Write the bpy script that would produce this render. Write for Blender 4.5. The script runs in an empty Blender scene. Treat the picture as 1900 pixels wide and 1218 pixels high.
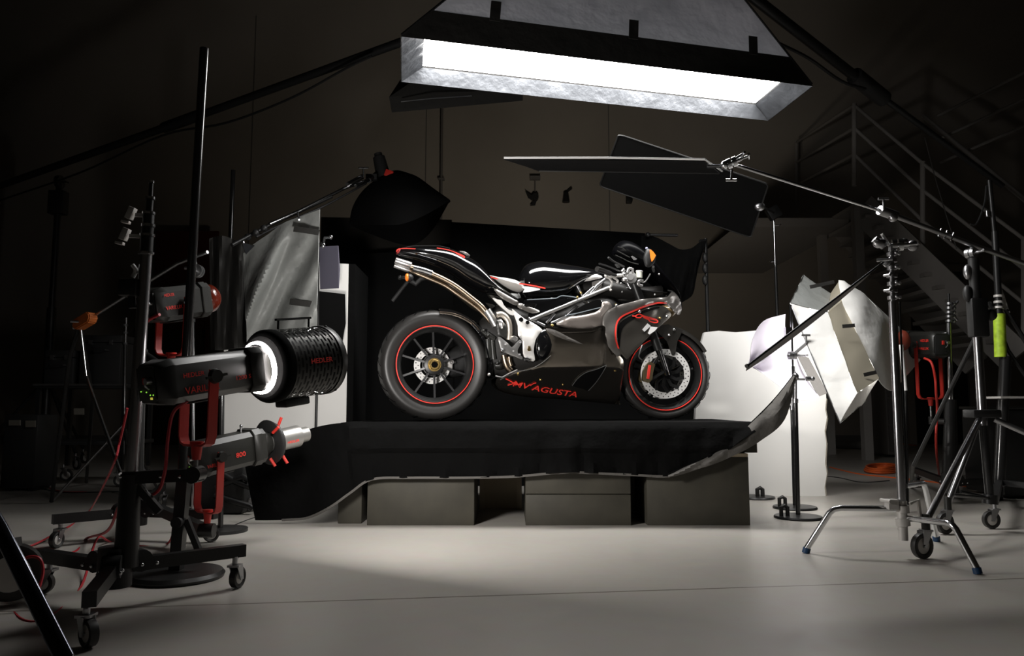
import bpy, bmesh, math, random
from mathutils import Vector, Matrix
from mathutils.geometry import delaunay_2d_cdt
random.seed(7)
V = Vector
SC = bpy.context.scene
COL = SC.collection
PI = math.pi

# ------------------------------------------------------------------ camera
FPX = 1430.0
CZ = 0.616
HOR = 755.0
PITCH = math.atan((HOR - 609.0) / FPX)
cd = bpy.data.cameras.new('camera')
cd.sensor_width = 36.0
cd.lens = FPX / 1900.0 * 36.0
cd.clip_end = 100
cam = bpy.data.objects.new('camera', cd)
COL.objects.link(cam)
cam.location = (0, 0, CZ)
cam.rotation_euler = (PI / 2 + PITCH, 0, 0)
SC.camera = cam

# ------------------------------------------------------------------ world, lights, exposure
w = bpy.data.worlds.new('night')
SC.world = w
w.use_nodes = True
w.node_tree.nodes['Background'].inputs[0].default_value = (0.9, 0.85, 0.75, 1)
w.node_tree.nodes['Background'].inputs[1].default_value = 0.0
SC.view_settings.view_transform = 'Standard'
SC.view_settings.look = 'None'
SC.view_settings.exposure = 0.0
SC.view_settings.gamma = 1.0
L_STRIP = 28.0        # overhead strip box diffuser
L_SIDE = 5.5         # right softbox diffuser
L_TUBE = 25.0         # bare flash tube ring in the drum
L_DRUM = 200.0        # mouth of the drum
L_SNOOT = 25.0
# unseen fill light added behind the backdrop boards to brighten the back wall
ld = bpy.data.lights.new('wall_fill_light', 'AREA')
ld.shape = 'DISK'; ld.size = 0.5; ld.energy = 14.0; ld.spread = math.radians(100); ld.color = (1.0, 0.90, 0.76)
lo_ = bpy.data.objects.new('wall_fill_light', ld)
COL.objects.link(lo_)
lo_.location = (0.5, 7.0, 0.5)
lo_.rotation_euler = (math.radians(124), 0, 0)

# ------------------------------------------------------------------ pixel <-> world
def ray(px, py):
    x = (px - 950.0) / FPX
    y = (609.0 - py) / FPX
    c, s = math.cos(PITCH), math.sin(PITCH)
    return V((x, c - y * s, s + y * c))
def P(px, py, Y):                      # point on the vertical plane at distance Y
    d = ray(px, py)
    t = Y / d.y
    return V((d.x * t, Y, CZ + d.z * t))
def PZt(px, py, z):                    # point on a level plane
    d = ray(px, py)
    t = (z - CZ) / d.z
    return V((d.x * t, d.y * t, z))
def G(px, py, z=0.0):
    return PZt(px, py, z)
def pix(p):
    c, s = math.cos(PITCH), math.sin(PITCH)
    q = V(p) - V((0, 0, CZ))
    f = q.y * c + q.z * s
    u = -q.y * s + q.z * c
    return 950 + FPX * q.x / f, 609 - FPX * u / f
def ht(py, Y):                         # height seen at row py, distance Y
    return P(950, py, Y).z

# ------------------------------------------------------------------ materials
MATS = {}
def mat(name, col, rough=0.5, metal=0.0, emit=0.0, coat=0.0, bump=None, spec=0.5, emcol=None, trans=0.0, alpha=1.0, var=None, sheen=0.0, coatrough=0.03):
    if name in MATS: return MATS[name]
    m = bpy.data.materials.new(name)
    m.use_nodes = True
    nt = m.node_tree
    b = nt.nodes['Principled BSDF']
    b.inputs['Base Color'].default_value = (*col, 1)
    b.inputs['Roughness'].default_value = rough
    b.inputs['Metallic'].default_value = metal
    b.inputs['Specular IOR Level'].default_value = spec
    b.inputs['Coat Weight'].default_value = coat
    b.inputs['Coat Roughness'].default_value = coatrough
    b.inputs['Transmission Weight'].default_value = trans
    b.inputs['Alpha'].default_value = alpha
    b.inputs['Sheen Weight'].default_value = sheen
    if emit:
        b.inputs['Emission Color'].default_value = (*(emcol or col), 1)
        b.inputs['Emission Strength'].default_value = emit
    if bump or var:
        tc = nt.nodes.new('ShaderNodeTexCoord')
    if bump:
        sc, st, dist = bump
        n = nt.nodes.new('ShaderNodeTexNoise')
        n.inputs['Scale'].default_value = sc
        n.inputs['Detail'].default_value = 4
        bp = nt.nodes.new('ShaderNodeBump')
        bp.inputs['Strength'].default_value = st
        bp.inputs['Distance'].default_value = dist
        nt.links.new(tc.outputs['Object'], n.inputs['Vector'])
        nt.links.new(n.outputs['Fac'], bp.inputs['Height'])
        nt.links.new(bp.outputs['Normal'], b.inputs['Normal'])
    if var:
        sc, amt = var
        n = nt.nodes.new('ShaderNodeTexNoise')
        n.inputs['Scale'].default_value = sc
        n.inputs['Detail'].default_value = 5
        r = nt.nodes.new('ShaderNodeValToRGB')
        r.color_ramp.elements[0].position = 0.3
        r.color_ramp.elements[1].position = 0.7
        r.color_ramp.elements[0].color = (*[c * (1 - amt) for c in col], 1)
        r.color_ramp.elements[1].color = (*[min(1, c * (1 + amt)) for c in col], 1)
        nt.links.new(tc.outputs['Object'], n.inputs['Vector'])
        nt.links.new(n.outputs['Fac'], r.inputs['Fac'])
        nt.links.new(r.outputs['Color'], b.inputs['Base Color'])
    MATS[name] = m
    return m

M = dict(
    chrome=mat('chrome', (0.75, 0.76, 0.78), 0.18, 1.0),
    steel=mat('steel', (0.45, 0.45, 0.46), 0.35, 1.0),
    blacksteel=mat('black_steel', (0.012, 0.012, 0.012), 0.38, 0.0, spec=0.5),
    blackpl=mat('black_plastic', (0.016, 0.016, 0.016), 0.5),
    greypl=mat('grey_plastic', (0.019, 0.019, 0.017), 0.38),
    rubber=mat('rubber', (0.022, 0.021, 0.020), 0.42, bump=(60, 0.1, 0.002)),
    gloss=mat('gloss_black', (0.004, 0.004, 0.0045), 0.12, coat=1.0),
    gun=mat('gunmetal_paint', (0.19, 0.178, 0.165), 0.34, 0.6, coat=0.6, coatrough=0.08),
    silver=mat('silver_paint', (0.82, 0.80, 0.77), 0.34, 0.35),
    alu=mat('aluminium', (0.72, 0.71, 0.7), 0.3, 0.9),
    titan=mat('titanium', (0.42, 0.33, 0.24), 0.3, 1.0),
    gold=mat('gold_metal', (0.65, 0.45, 0.16), 0.3, 1.0),
    red=mat('red_paint', (0.75, 0.035, 0.02), 0.4, spec=0.4),
    redline=mat('red_line', (0.9, 0.05, 0.035), 0.45),
    redpl=mat('red_plastic', (0.55, 0.03, 0.02), 0.42),
    redcab=mat('red_cable', (0.45, 0.02, 0.03), 0.5),
    orange=mat('orange_lens', (1.0, 0.25, 0.03), 0.3),
    orangecab=mat('orange_cable', (0.7, 0.12, 0.02), 0.6),
    white=mat('white_paint', (0.85, 0.85, 0.84), 0.5),
    foam=mat('foam_board', (0.86, 0.85, 0.82), 0.8, bump=(120, 0.15, 0.002)),
    foamedge=mat('foam_edge', (0.62, 0.57, 0.48), 0.9, bump=(60, 0.6, 0.01)),
    lilac=mat('lilac_paper', (0.70, 0.66, 0.74), 0.7),
    darkcard=mat('violet_card', (0.10, 0.095, 0.13), 0.8),
    velvet=mat('black_velvet', (0.0025, 0.0025, 0.0025), 0.95, bump=(9, 0.6, 0.03), spec=0.10),
    blackcloth=mat('black_cloth', (0.004, 0.004, 0.004), 0.95, bump=(6, 0.5, 0.03), spec=0.08),
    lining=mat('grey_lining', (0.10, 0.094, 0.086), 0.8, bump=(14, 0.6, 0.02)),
    greyfab=mat('grey_fabric', (0.29, 0.30, 0.29), 0.40, bump=(5, 0.6, 0.04), spec=0.4),
    boxfab=mat('softbox_fabric', (0.42, 0.41, 0.43), 0.6, bump=(4, 0.7, 0.05)),
    blackfab=mat('black_fabric', (0.02, 0.019, 0.017), 0.7, bump=(8, 0.4, 0.02)),
    silverfab=mat('silver_fabric', (0.10, 0.105, 0.115), 0.42, 0.6, bump=(7, 0.5, 0.03)),
    whitefab=mat('white_fabric', (0.88, 0.87, 0.84), 0.8, bump=(6, 0.5, 0.02)),
    diffuser=mat('diffuser_glow', (1, 1, 1), 0.9, emit=L_STRIP, emcol=(1.0, 0.985, 0.96)),
    diffuser2=mat('side_diffuser_glow', (1, 1, 1), 0.9, emit=L_SIDE, emcol=(1.0, 0.98, 0.96)),
    tube=mat('flash_tube_glow', (1, 1, 1), 0.9, emit=L_TUBE, emcol=(1.0, 0.93, 0.90)),
    drummouth=mat('drum_glow', (1, 1, 1), 0.9, emit=L_DRUM, emcol=(1.0, 0.96, 0.92)),
    snootglow=mat('snoot_glow', (1, 1, 1), 0.9, emit=L_SNOOT, emcol=(1.0, 0.96, 0.92)),
    led=mat('green_led', (0.3, 0.9, 0.1), 0.5, emit=0.7, emcol=(0.35, 0.9, 0.08)),
    yled=mat('yellow_led', (0.9, 0.8, 0.1), 0.5, emit=0.5, emcol=(0.8, 0.7, 0.1)),
    redglass=mat('red_glass', (0.09, 0.010, 0.004), 0.2, bump=(30, 0.5, 0.01)),
    screen=mat('smoked_screen', (0.002, 0.002, 0.0025), 0.34, spec=0.08),
    applebox=mat('dark_wood', (0.045, 0.041, 0.030), 0.65, var=(6, 0.25), bump=(30, 0.1, 0.004)),
    palewood=mat('pale_wood', (0.5, 0.42, 0.3), 0.7),
    hivis=mat('yellow_green_tape', (0.42, 0.62, 0.04), 0.5, var=(22, 0.35)),
    disc=mat('brake_disc', (0.88, 0.87, 0.85), 0.4, 0.25),
    seat=mat('seat_fabric', (0.55, 0.53, 0.50), 0.6),
    flagblk=mat('flag_black', (0.004, 0.004, 0.004), 0.95, spec=0.1),
    flaggrey=mat('flag_grey', (0.022, 0.020, 0.017), 0.9, spec=0.2),
    net=mat('flag_net', (0.005, 0.005, 0.005), 0.95, alpha=0.92, spec=0.1),
    blue=mat('blue_rubber', (0.008, 0.045, 0.12), 0.5),
    stair=mat('stair_paint', (0.34, 0.32, 0.30), 0.7),
    doorm=mat('door_dark', (0.02, 0.02, 0.02), 0.6),
    darkred=mat('dark_red_board', (0.10, 0.02, 0.012), 0.8),
    olive=mat('olive_board', (0.09, 0.08, 0.035), 0.8),
    blackhole=mat('black_void', (0.003, 0.003, 0.003), 0.9, spec=0.08),
    label=mat('paper_label', (0.6, 0.5, 0.4), 0.7),
    greysec=mat('pale_metal', (0.6, 0.58, 0.55), 0.5, 0.3),
)

def translucent(m, k, col):
    nt = m.node_tree; b = nt.nodes['Principled BSDF']; out = nt.nodes['Material Output']
    tr = nt.nodes.new('ShaderNodeBsdfTranslucent'); tr.inputs['Color'].default_value = (*col, 1)
    ms = nt.nodes.new('ShaderNodeMixShader'); ms.inputs[0].default_value = k
    nt.links.new(b.outputs[0], ms.inputs[1]); nt.links.new(tr.outputs[0], ms.inputs[2])
    nt.links.new(ms.outputs[0], out.inputs['Surface'])
translucent(M['boxfab'], .0042, (.9, .93, 1.0))
def floor_mat():
    m = bpy.data.materials.new('polished_concrete')
    m.use_nodes = True
    nt = m.node_tree; N = nt.nodes; Lk = nt.links
    b = N['Principled BSDF']
    tc = N.new('ShaderNodeTexCoord')
    n1 = N.new('ShaderNodeTexNoise'); n1.inputs['Scale'].default_value = 0.6; n1.inputs['Detail'].default_value = 6
    n2 = N.new('ShaderNodeTexNoise'); n2.inputs['Scale'].default_value = 14; n2.inputs['Detail'].default_value = 5
    Lk.new(tc.outputs['Object'], n1.inputs['Vector']); Lk.new(tc.outputs['Object'], n2.inputs['Vector'])
    mx = N.new('ShaderNodeMix'); mx.data_type = 'RGBA'
    mx.inputs['A'].default_value = (0.40, 0.375, 0.34, 1); mx.inputs['B'].default_value = (0.50, 0.475, 0.435, 1)
    Lk.new(n1.outputs['Fac'], mx.inputs['Factor'])
    mx2 = N.new('ShaderNodeMix'); mx2.data_type = 'RGBA'; mx2.blend_type = 'MULTIPLY'; mx2.inputs['Factor'].default_value = 0.12
    Lk.new(mx.outputs['Result'], mx2.inputs['A']); Lk.new(n2.outputs['Color'], mx2.inputs['B'])
    # expansion joints sawn into the slab
    a0 = G(480, 1120); a1 = G(1900, 1074)
    dirv = (a1 - a0).normalized(); nrm = V((-dirv.y, dirv.x, 0))
    dot = N.new('ShaderNodeVectorMath'); dot.operation = 'DOT_PRODUCT'; dot.inputs[1].default_value = nrm
    Lk.new(tc.outputs['Object'], dot.inputs[0])
    sub = N.new('ShaderNodeMath'); sub.operation = 'SUBTRACT'; sub.inputs[1].default_value = nrm.dot(a0)
    Lk.new(dot.outputs['Value'], sub.inputs[0])
    ab = N.new('ShaderNodeMath'); ab.operation = 'ABSOLUTE'; Lk.new(sub.outputs[0], ab.inputs[0])
    lt = N.new('ShaderNodeMath'); lt.operation = 'LESS_THAN'; lt.inputs[1].default_value = 0.005
    Lk.new(ab.outputs[0], lt.inputs[0])
    mx3 = N.new('ShaderNodeMix'); mx3.data_type = 'RGBA'; mx3.inputs['B'].default_value = (0.07, 0.045, 0.025, 1)
    ml = N.new('ShaderNodeMath'); ml.operation = 'MULTIPLY'; ml.inputs[1].default_value = 0.75
    Lk.new(lt.outputs[0], ml.inputs[0]); Lk.new(ml.outputs[0], mx3.inputs['Factor'])
    Lk.new(mx2.outputs['Result'], mx3.inputs['A'])
    Lk.new(mx3.outputs['Result'], b.inputs['Base Color'])
    mr = N.new('ShaderNodeMapRange'); mr.inputs['To Min'].default_value = 0.28; mr.inputs['To Max'].default_value = 0.42
    Lk.new(n2.outputs['Fac'], mr.inputs['Value']); Lk.new(mr.outputs[0], b.inputs['Roughness'])
    b.inputs['Specular IOR Level'].default_value = 0.4
    return m
M['floor'] = floor_mat()
M['wall'] = mat('wall_paint', (0.36, 0.325, 0.28), 0.85, var=(0.4, 0.12))
M['ceil'] = mat('ceiling_paint', (0.05, 0.05, 0.05), 0.9)
M['base'] = mat('baseboard_paint', (0.16, 0.15, 0.14), 0.7)

# ------------------------------------------------------------------ object helpers
MW = {}
def thing(name, label, cat, loc=(0, 0, 0), rz=0.0, group=None):
    o = bpy.data.objects.new(name, None)
    o.empty_display_size = 0.1
    COL.objects.link(o)
    o.location = loc; o.rotation_euler = (0, 0, rz)
    MW[o] = Matrix.Translation(V(loc)) @ Matrix.Rotation(rz, 4, 'Z')
    o['label'] = label; o['category'] = cat
    if group: o['group'] = group
    return o
def rootof(o):
    while o.parent: o = o.parent
    return o
SPLIT = {'collar', 'tab', 'bolt', 'pin', 'tread', 'column_section', 'indicator', 'cowl_bolt', 'fender_bolt', 'fairing_screw', 'bracket_bolt', 'lock_knob', 'rib', 'brace', 'frame_brace', 'bright_bracket', 'plate_hole', 'screen_rib', 'runner', 'skid', 'latch', 'leg', 'fender_side', 'white_reflection', 'rail', 'blade', 'hook', 'beam', 'suspension_link', 'lip', 'jaw'}
def part(name, bm, m, parent=None, label=None, smooth=True, angle=40):
    if name in SPLIT:
        isl, seen = [], set()
        for v in bm.verts:
            if v in seen: continue
            st, comp = [v], []
            seen.add(v)
            while st:
                q = st.pop(); comp.append(q)
                for e in q.link_edges:
                    o2 = e.other_vert(q)
                    if o2 not in seen: seen.add(o2); st.append(o2)
            isl.append(comp)
        if len(isl) > 1:
            out = None
            for comp in isl:
                idx = {v: i for i, v in enumerate(comp)}
                b2 = bmesh.new()
                nv = [b2.verts.new(v.co) for v in comp]
                for f in {f for v in comp for f in v.link_faces}: b2.faces.new([nv[idx[v]] for v in f.verts])
                o = _part(name, b2, m, parent, label, smooth, angle)
                out = out or o
            bm.free()
            return out
    return _part(name, bm, m, parent, label, smooth, angle)
def _part(name, bm, m, parent=None, label=None, smooth=True, angle=40):
    """bm is in world coordinates; it becomes ONE mesh object"""
    if parent is not None:
        r = rootof(parent)
        if r in MW: bm.transform(MW[r].inverted())
    bmesh.ops.recalc_face_normals(bm, faces=bm.faces[:])
    me = bpy.data.meshes.new(name)
    bm.to_mesh(me); bm.free()
    me.materials.append(m)
    if smooth:
        for p in me.polygons: p.use_smooth = True
        try: me.set_sharp_from_angle(angle=math.radians(angle))
        except Exception: pass
    o = bpy.data.objects.new(name, me)
    COL.objects.link(o)
    if parent is not None: o.parent = parent
    if label: o['label'] = label
    return o
def solo(name, bm, m, label, cat, group=None, **k):
    lo = V((min(v.co.x for v in bm.verts), min(v.co.y for v in bm.verts), min(v.co.z for v in bm.verts)))
    hi = V((max(v.co.x for v in bm.verts), max(v.co.y for v in bm.verts), max(v.co.z for v in bm.verts)))
    c = V(((lo.x + hi.x) / 2, (lo.y + hi.y) / 2, lo.z))
    bm.transform(Matrix.Translation(-c))
    o = part(name, bm, m, **k)
    o.location = c
    o['label'] = label; o['category'] = cat
    if group: o['group'] = group
    return o
def struct(name, bm, m, **k):
    o = part(name, bm, m, **k); o['kind'] = 'structure'; return o

def B_(): return bmesh.new()
def frame(o, x, up=V((0, 0, 1))):
    x = V(x).normalized(); y = up.cross(x)
    if y.length < 1e-4: y = V((0, 1, 0))
    y.normalize(); z = x.cross(y)
    m = Matrix((x, y, z)).transposed().to_4x4()
    m.translation = V(o)
    return m
def box(bm, lo, hi, mx=None, bev=0.0):
    r = bmesh.ops.create_cube(bm, size=1.0)
    vs = r['verts']
    lo = V(lo); hi = V(hi)
    for v in vs:
        v.co = V(((v.co.x + .5) * (hi.x - lo.x) + lo.x, (v.co.y + .5) * (hi.y - lo.y) + lo.y, (v.co.z + .5) * (hi.z - lo.z) + lo.z))
    if bev:
        es = list({e for v in vs for e in v.link_edges})
        rr = bmesh.ops.bevel(bm, geom=es, offset=bev, segments=2, affect='EDGES', profile=0.5)
        vs = list({v for f in rr['faces'] for v in f.verts} | {v for v in vs if v.is_valid})
    if mx is not None:
        bmesh.ops.transform(bm, matrix=mx, verts=vs)
    return bm
def cyl(bm, a, b, r, r2=None, n=14, cap=True):
    a = V(a); b = V(b); r2 = r if r2 is None else r2
    L = (b - a).length
    if L < 1e-6: return bm
    q = (b - a).to_track_quat('Z', 'Y').to_matrix().to_4x4()
    mx = Matrix.Translation((a + b) / 2) @ q
    bmesh.ops.create_cone(bm, cap_ends=cap, segments=n, radius1=r, radius2=r2, depth=L, matrix=mx)
    return bm
def cr(pts, n=6):
    """Catmull-Rom through tuples of any size"""
    if len(pts) < 3: return [tuple(p) for p in pts]
    out = []
    k = len(pts[0])
    for i in range(len(pts) - 1):
        p0 = pts[i - 1] if i > 0 else tuple(2 * a - b for a, b in zip(pts[0], pts[1]))
        p1, p2 = pts[i], pts[i + 1]
        p3 = pts[i + 2] if i + 2 < len(pts) else tuple(2 * a - b for a, b in zip(pts[-1], pts[-2]))
        for j in range(n):
            t = j / n
            out.append(tuple(0.5 * (2 * p1[c] + (p2[c] - p0[c]) * t + (2 * p0[c] - 5 * p1[c] + 4 * p2[c] - p3[c]) * t * t + (-p0[c] + 3 * p1[c] - 3 * p2[c] + p3[c]) * t ** 3) for c in range(k)))
    out.append(tuple(pts[-1]))
    return out
def tube(bm, pts, r, n=8, sm=0, rr=None):
    pts = [tuple(p) for p in pts]
    if sm: pts = cr(pts, sm)
    pts = [V(p) for p in pts]
    N = len(pts)
    rings = []
    t = (pts[1] - pts[0]).normalized()
    u = t.orthogonal().normalized()
    for i, p in enumerate(pts):
        t2 = ((pts[min(i + 1, N - 1)] - pts[max(i - 1, 0)])).normalized()
        u = (u - t2 * u.dot(t2))
        if u.length < 1e-5: u = t2.orthogonal()
        u.normalize()
        v = t2.cross(u)
        ri = r if rr is None else rr[0] + (rr[1] - rr[0]) * i / (N - 1)
        rings.append([bm.verts.new(p + (u * math.cos(a) + v * math.sin(a)) * ri) for a in [2 * PI * k / n for k in range(n)]])
    for i in range(N - 1):
        for k in range(n):
            bm.faces.new((rings[i][k], rings[i][(k + 1) % n], rings[i + 1][(k + 1) % n], rings[i + 1][k]))
    bm.faces.new(rings[0][::-1]); bm.faces.new(rings[-1])
    return bm
def bar(bm, pts, wd, th, up=V((0, 0, 1)), sm=0):
    """rectangular-section bar; wd along side, th along up"""
    pts = [tuple(p) for p in pts]
    if sm: pts = cr(pts, sm)
    pts = [V(p) for p in pts]; N = len(pts); rings = []
    for i, p in enumerate(pts):
        t = (pts[min(i + 1, N - 1)] - pts[max(i - 1, 0)]).normalized()
        s = t.cross(up)
        if s.length < 1e-4: s = t.orthogonal()
        s.normalize(); v = s.cross(t)
        rings.append([bm.verts.new(p + s * a * wd / 2 + v * b * th / 2) for a, b in ((-1, -1), (1, -1), (1, 1), (-1, 1))])
    for i in range(N - 1):
        for k in range(4):
            bm.faces.new((rings[i][k], rings[i][(k + 1) % 4], rings[i + 1][(k + 1) % 4], rings[i + 1][k]))
    bm.faces.new(rings[0][::-1]); bm.faces.new(rings[-1])
    return bm
def lathe(bm, prof, mx, n=32, a0=0.0, a1=2 * PI):
    """prof: (axial, radius) ; axis = local x of mx"""
    full = abs(a1 - a0 - 2 * PI) < 1e-6
    k = n if full else n + 1
    rings = []
    for j in range(k):
        a = a0 + (a1 - a0) * j / n
        rings.append([bm.verts.new(mx @ V((x, r * math.cos(a), r * math.sin(a)))) for x, r in prof])
    m = len(prof)
    for j in range(n):
        A = rings[j]; C = rings[(j + 1) % k]
        for i in range(m - 1):
            try: bm.faces.new((A[i], A[i + 1], C[i + 1], C[i]))
            except ValueError: pass
    return bm
def quad(bm, a, b, c, d, th=0.0):
    """flat plate, th thick away from its normal side"""
    a, b, c, d = V(a), V(b), V(c), V(d)
    n = (b - a).cross(d - a).normalized() * th
    vs = [bm.verts.new(p) for p in (a, b, c, d)]
    if th:
        ws = [bm.verts.new(p + n) for p in (a, b, c, d)]
        bm.faces.new(vs[::-1]); bm.faces.new(ws)
        for i in range(4):
            j = (i + 1) % 4
            bm.faces.new((vs[i], vs[j], ws[j], ws[i]))
    else:
        bm.faces.new(vs)
    return bm
def plate(bm, pts, th, nrm=None):
    pts = [V(p) for p in pts]
    if nrm is None:
        nrm = V((0, 0, 0))
        for i in range(len(pts)):
            nrm += (pts[i] - pts[0]).cross(pts[(i + 1) % len(pts)] - pts[0])
        nrm.normalize()
    A = [bm.verts.new(p) for p in pts]
    Bv = [bm.verts.new(p + nrm * th) for p in pts]
    bm.faces.new(A[::-1]); bm.faces.new(Bv)
    for i in range(len(pts)):
        j = (i + 1) % len(pts)
        bm.faces.new((A[i], A[j], Bv[j], Bv[i]))
    return bm
def grid(bm, rows, th=0.0):
    """rows of equally many points; thickened by copying along vertex normals"""
    R = [[bm.verts.new(p) for p in r] for r in rows]
    fs = []
    for i in range(len(R) - 1):
        for j in range(len(R[0]) - 1):
            fs.append(bm.faces.new((R[i][j], R[i][j + 1], R[i + 1][j + 1], R[i + 1][j])))
    if th:
        bm.normal_update()
        bmesh.ops.solidify(bm, geom=fs, thickness=th)
    return bm
def ball(bm, c, r, sx=1, sy=1, sz=1, seg=12):
    bmesh.ops.create_uvsphere(bm, u_segments=seg, v_segments=max(6, seg // 2 + 1), radius=r,
                              matrix=Matrix.Translation(V(c)) @ Matrix.Diagonal((sx, sy, sz, 1)))
    return bm

def text_mesh(s, shear=0.0, bold=0.0):
    cu = bpy.data.curves.new('lettering', 'FONT')
    cu.body = s; cu.size = 1.0; cu.shear = shear; cu.offset = bold
    cu.resolution_u = 3
    tmp = bpy.data.objects.new('lettering_tmp', cu)
    COL.objects.link(tmp)
    bpy.context.view_layer.update()
    me = tmp.to_mesh()
    bm = bmesh.new(); bm.from_mesh(me)
    tmp.to_mesh_clear()
    bpy.data.objects.remove(tmp); bpy.data.curves.remove(cu)
    xs = [v.co.x for v in bm.verts]; ys = [v.co.y for v in bm.verts]
    x0, x1, y0, y1 = min(xs), max(xs), min(ys), max(ys)
    for v in bm.verts:
        v.co = V(((v.co.x - x0) / (x1 - x0), (v.co.y - y0) / (y1 - y0), 0))
    return bm
def text_on(s, o, xv, yv, shear=0.0, bold=0.0):
    """lettering filling the parallelogram o, o+xv, o+yv"""
    bm = text_mesh(s, shear, bold)
    o = V(o); xv = V(xv); yv = V(yv)
    for v in bm.verts:
        v.co = o + xv * v.co.x + yv * v.co.y
    return bm

# castor: wheel and fork
def castor(parent, p, r=0.045, ang=0.0, wmat=None):
    """p = floor point under the wheel"""
    p = V(p)
    c = V((p.x, p.y, r + 0.001))
    ax = V((math.sin(ang), -math.cos(ang), 0))
    mx = frame(c, ax)
    bm = B_()
    lathe(bm, [(-.010, r * .62), (-.013, r * .8), (-.011, r * .97), (0, r), (.011, r * .97), (.013, r * .8), (.010, r * .62), (-.010, r * .62)], mx, 24)
    wh = part('wheel', bm, M['rubber'], parent)
    bm = B_()
    lathe(bm, [(-.011, 0.0), (-.012, r * .3), (-.008, r * .64), (.008, r * .64), (.012, r * .3), (.011, 0.0)], mx, 20)
    part('wheel_hub', bm, M['greysec'], wh)
    bm = B_()
    fwd = V((math.cos(ang), math.sin(ang), 0))
    top = c + V((0, 0, r * 1.15)) - fwd * r * 0.5
    for s in (-1, 1):
        o = c + ax * s * .016
        t = top + ax * s * .016
        plate(bm, [o - fwd * .008 - V((0, 0, .008)), o + fwd * .008 - V((0, 0, .006)), t + fwd * r * .55, t - fwd * r * .35], .003, ax)
    box(bm, (-.02, -.02, -.003), (.02, .02, .004), Matrix.Translation(top))
    cyl(bm, top, top + V((0, 0, .03)), .009)
    cyl(bm, c - ax * .02, c + ax * .02, .006)
    part('castor_fork', bm, M['steel'], parent)
    return top + V((0, 0, .03))
def knob(bm, p, d, l=0.035, r=0.004):
    """T-handle screw"""
    p = V(p); d = V(d).normalized()
    cyl(bm, p, p + d * l, r)
    s = d.cross(V((0, 0, 1)))
    if s.length < .1: s = V((1, 0, 0))
    s.normalize()
    cyl(bm, p + d * l - s * l * .5, p + d * l + s * l * .5, r * 1.1)
def griphead(bm, p, ax=V((1, 0, 0)), r=0.032):
    p = V(p); ax = V(ax).normalized()
    cyl(bm, p - ax * .022, p - ax * .003, r, n=18)
    cyl(bm, p + ax * .003, p + ax * .022, r, n=18)
    cyl(bm, p - ax * .03, p + ax * .045, .009)
    knob(bm, p + ax * .02, ax, .06, .006)
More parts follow.
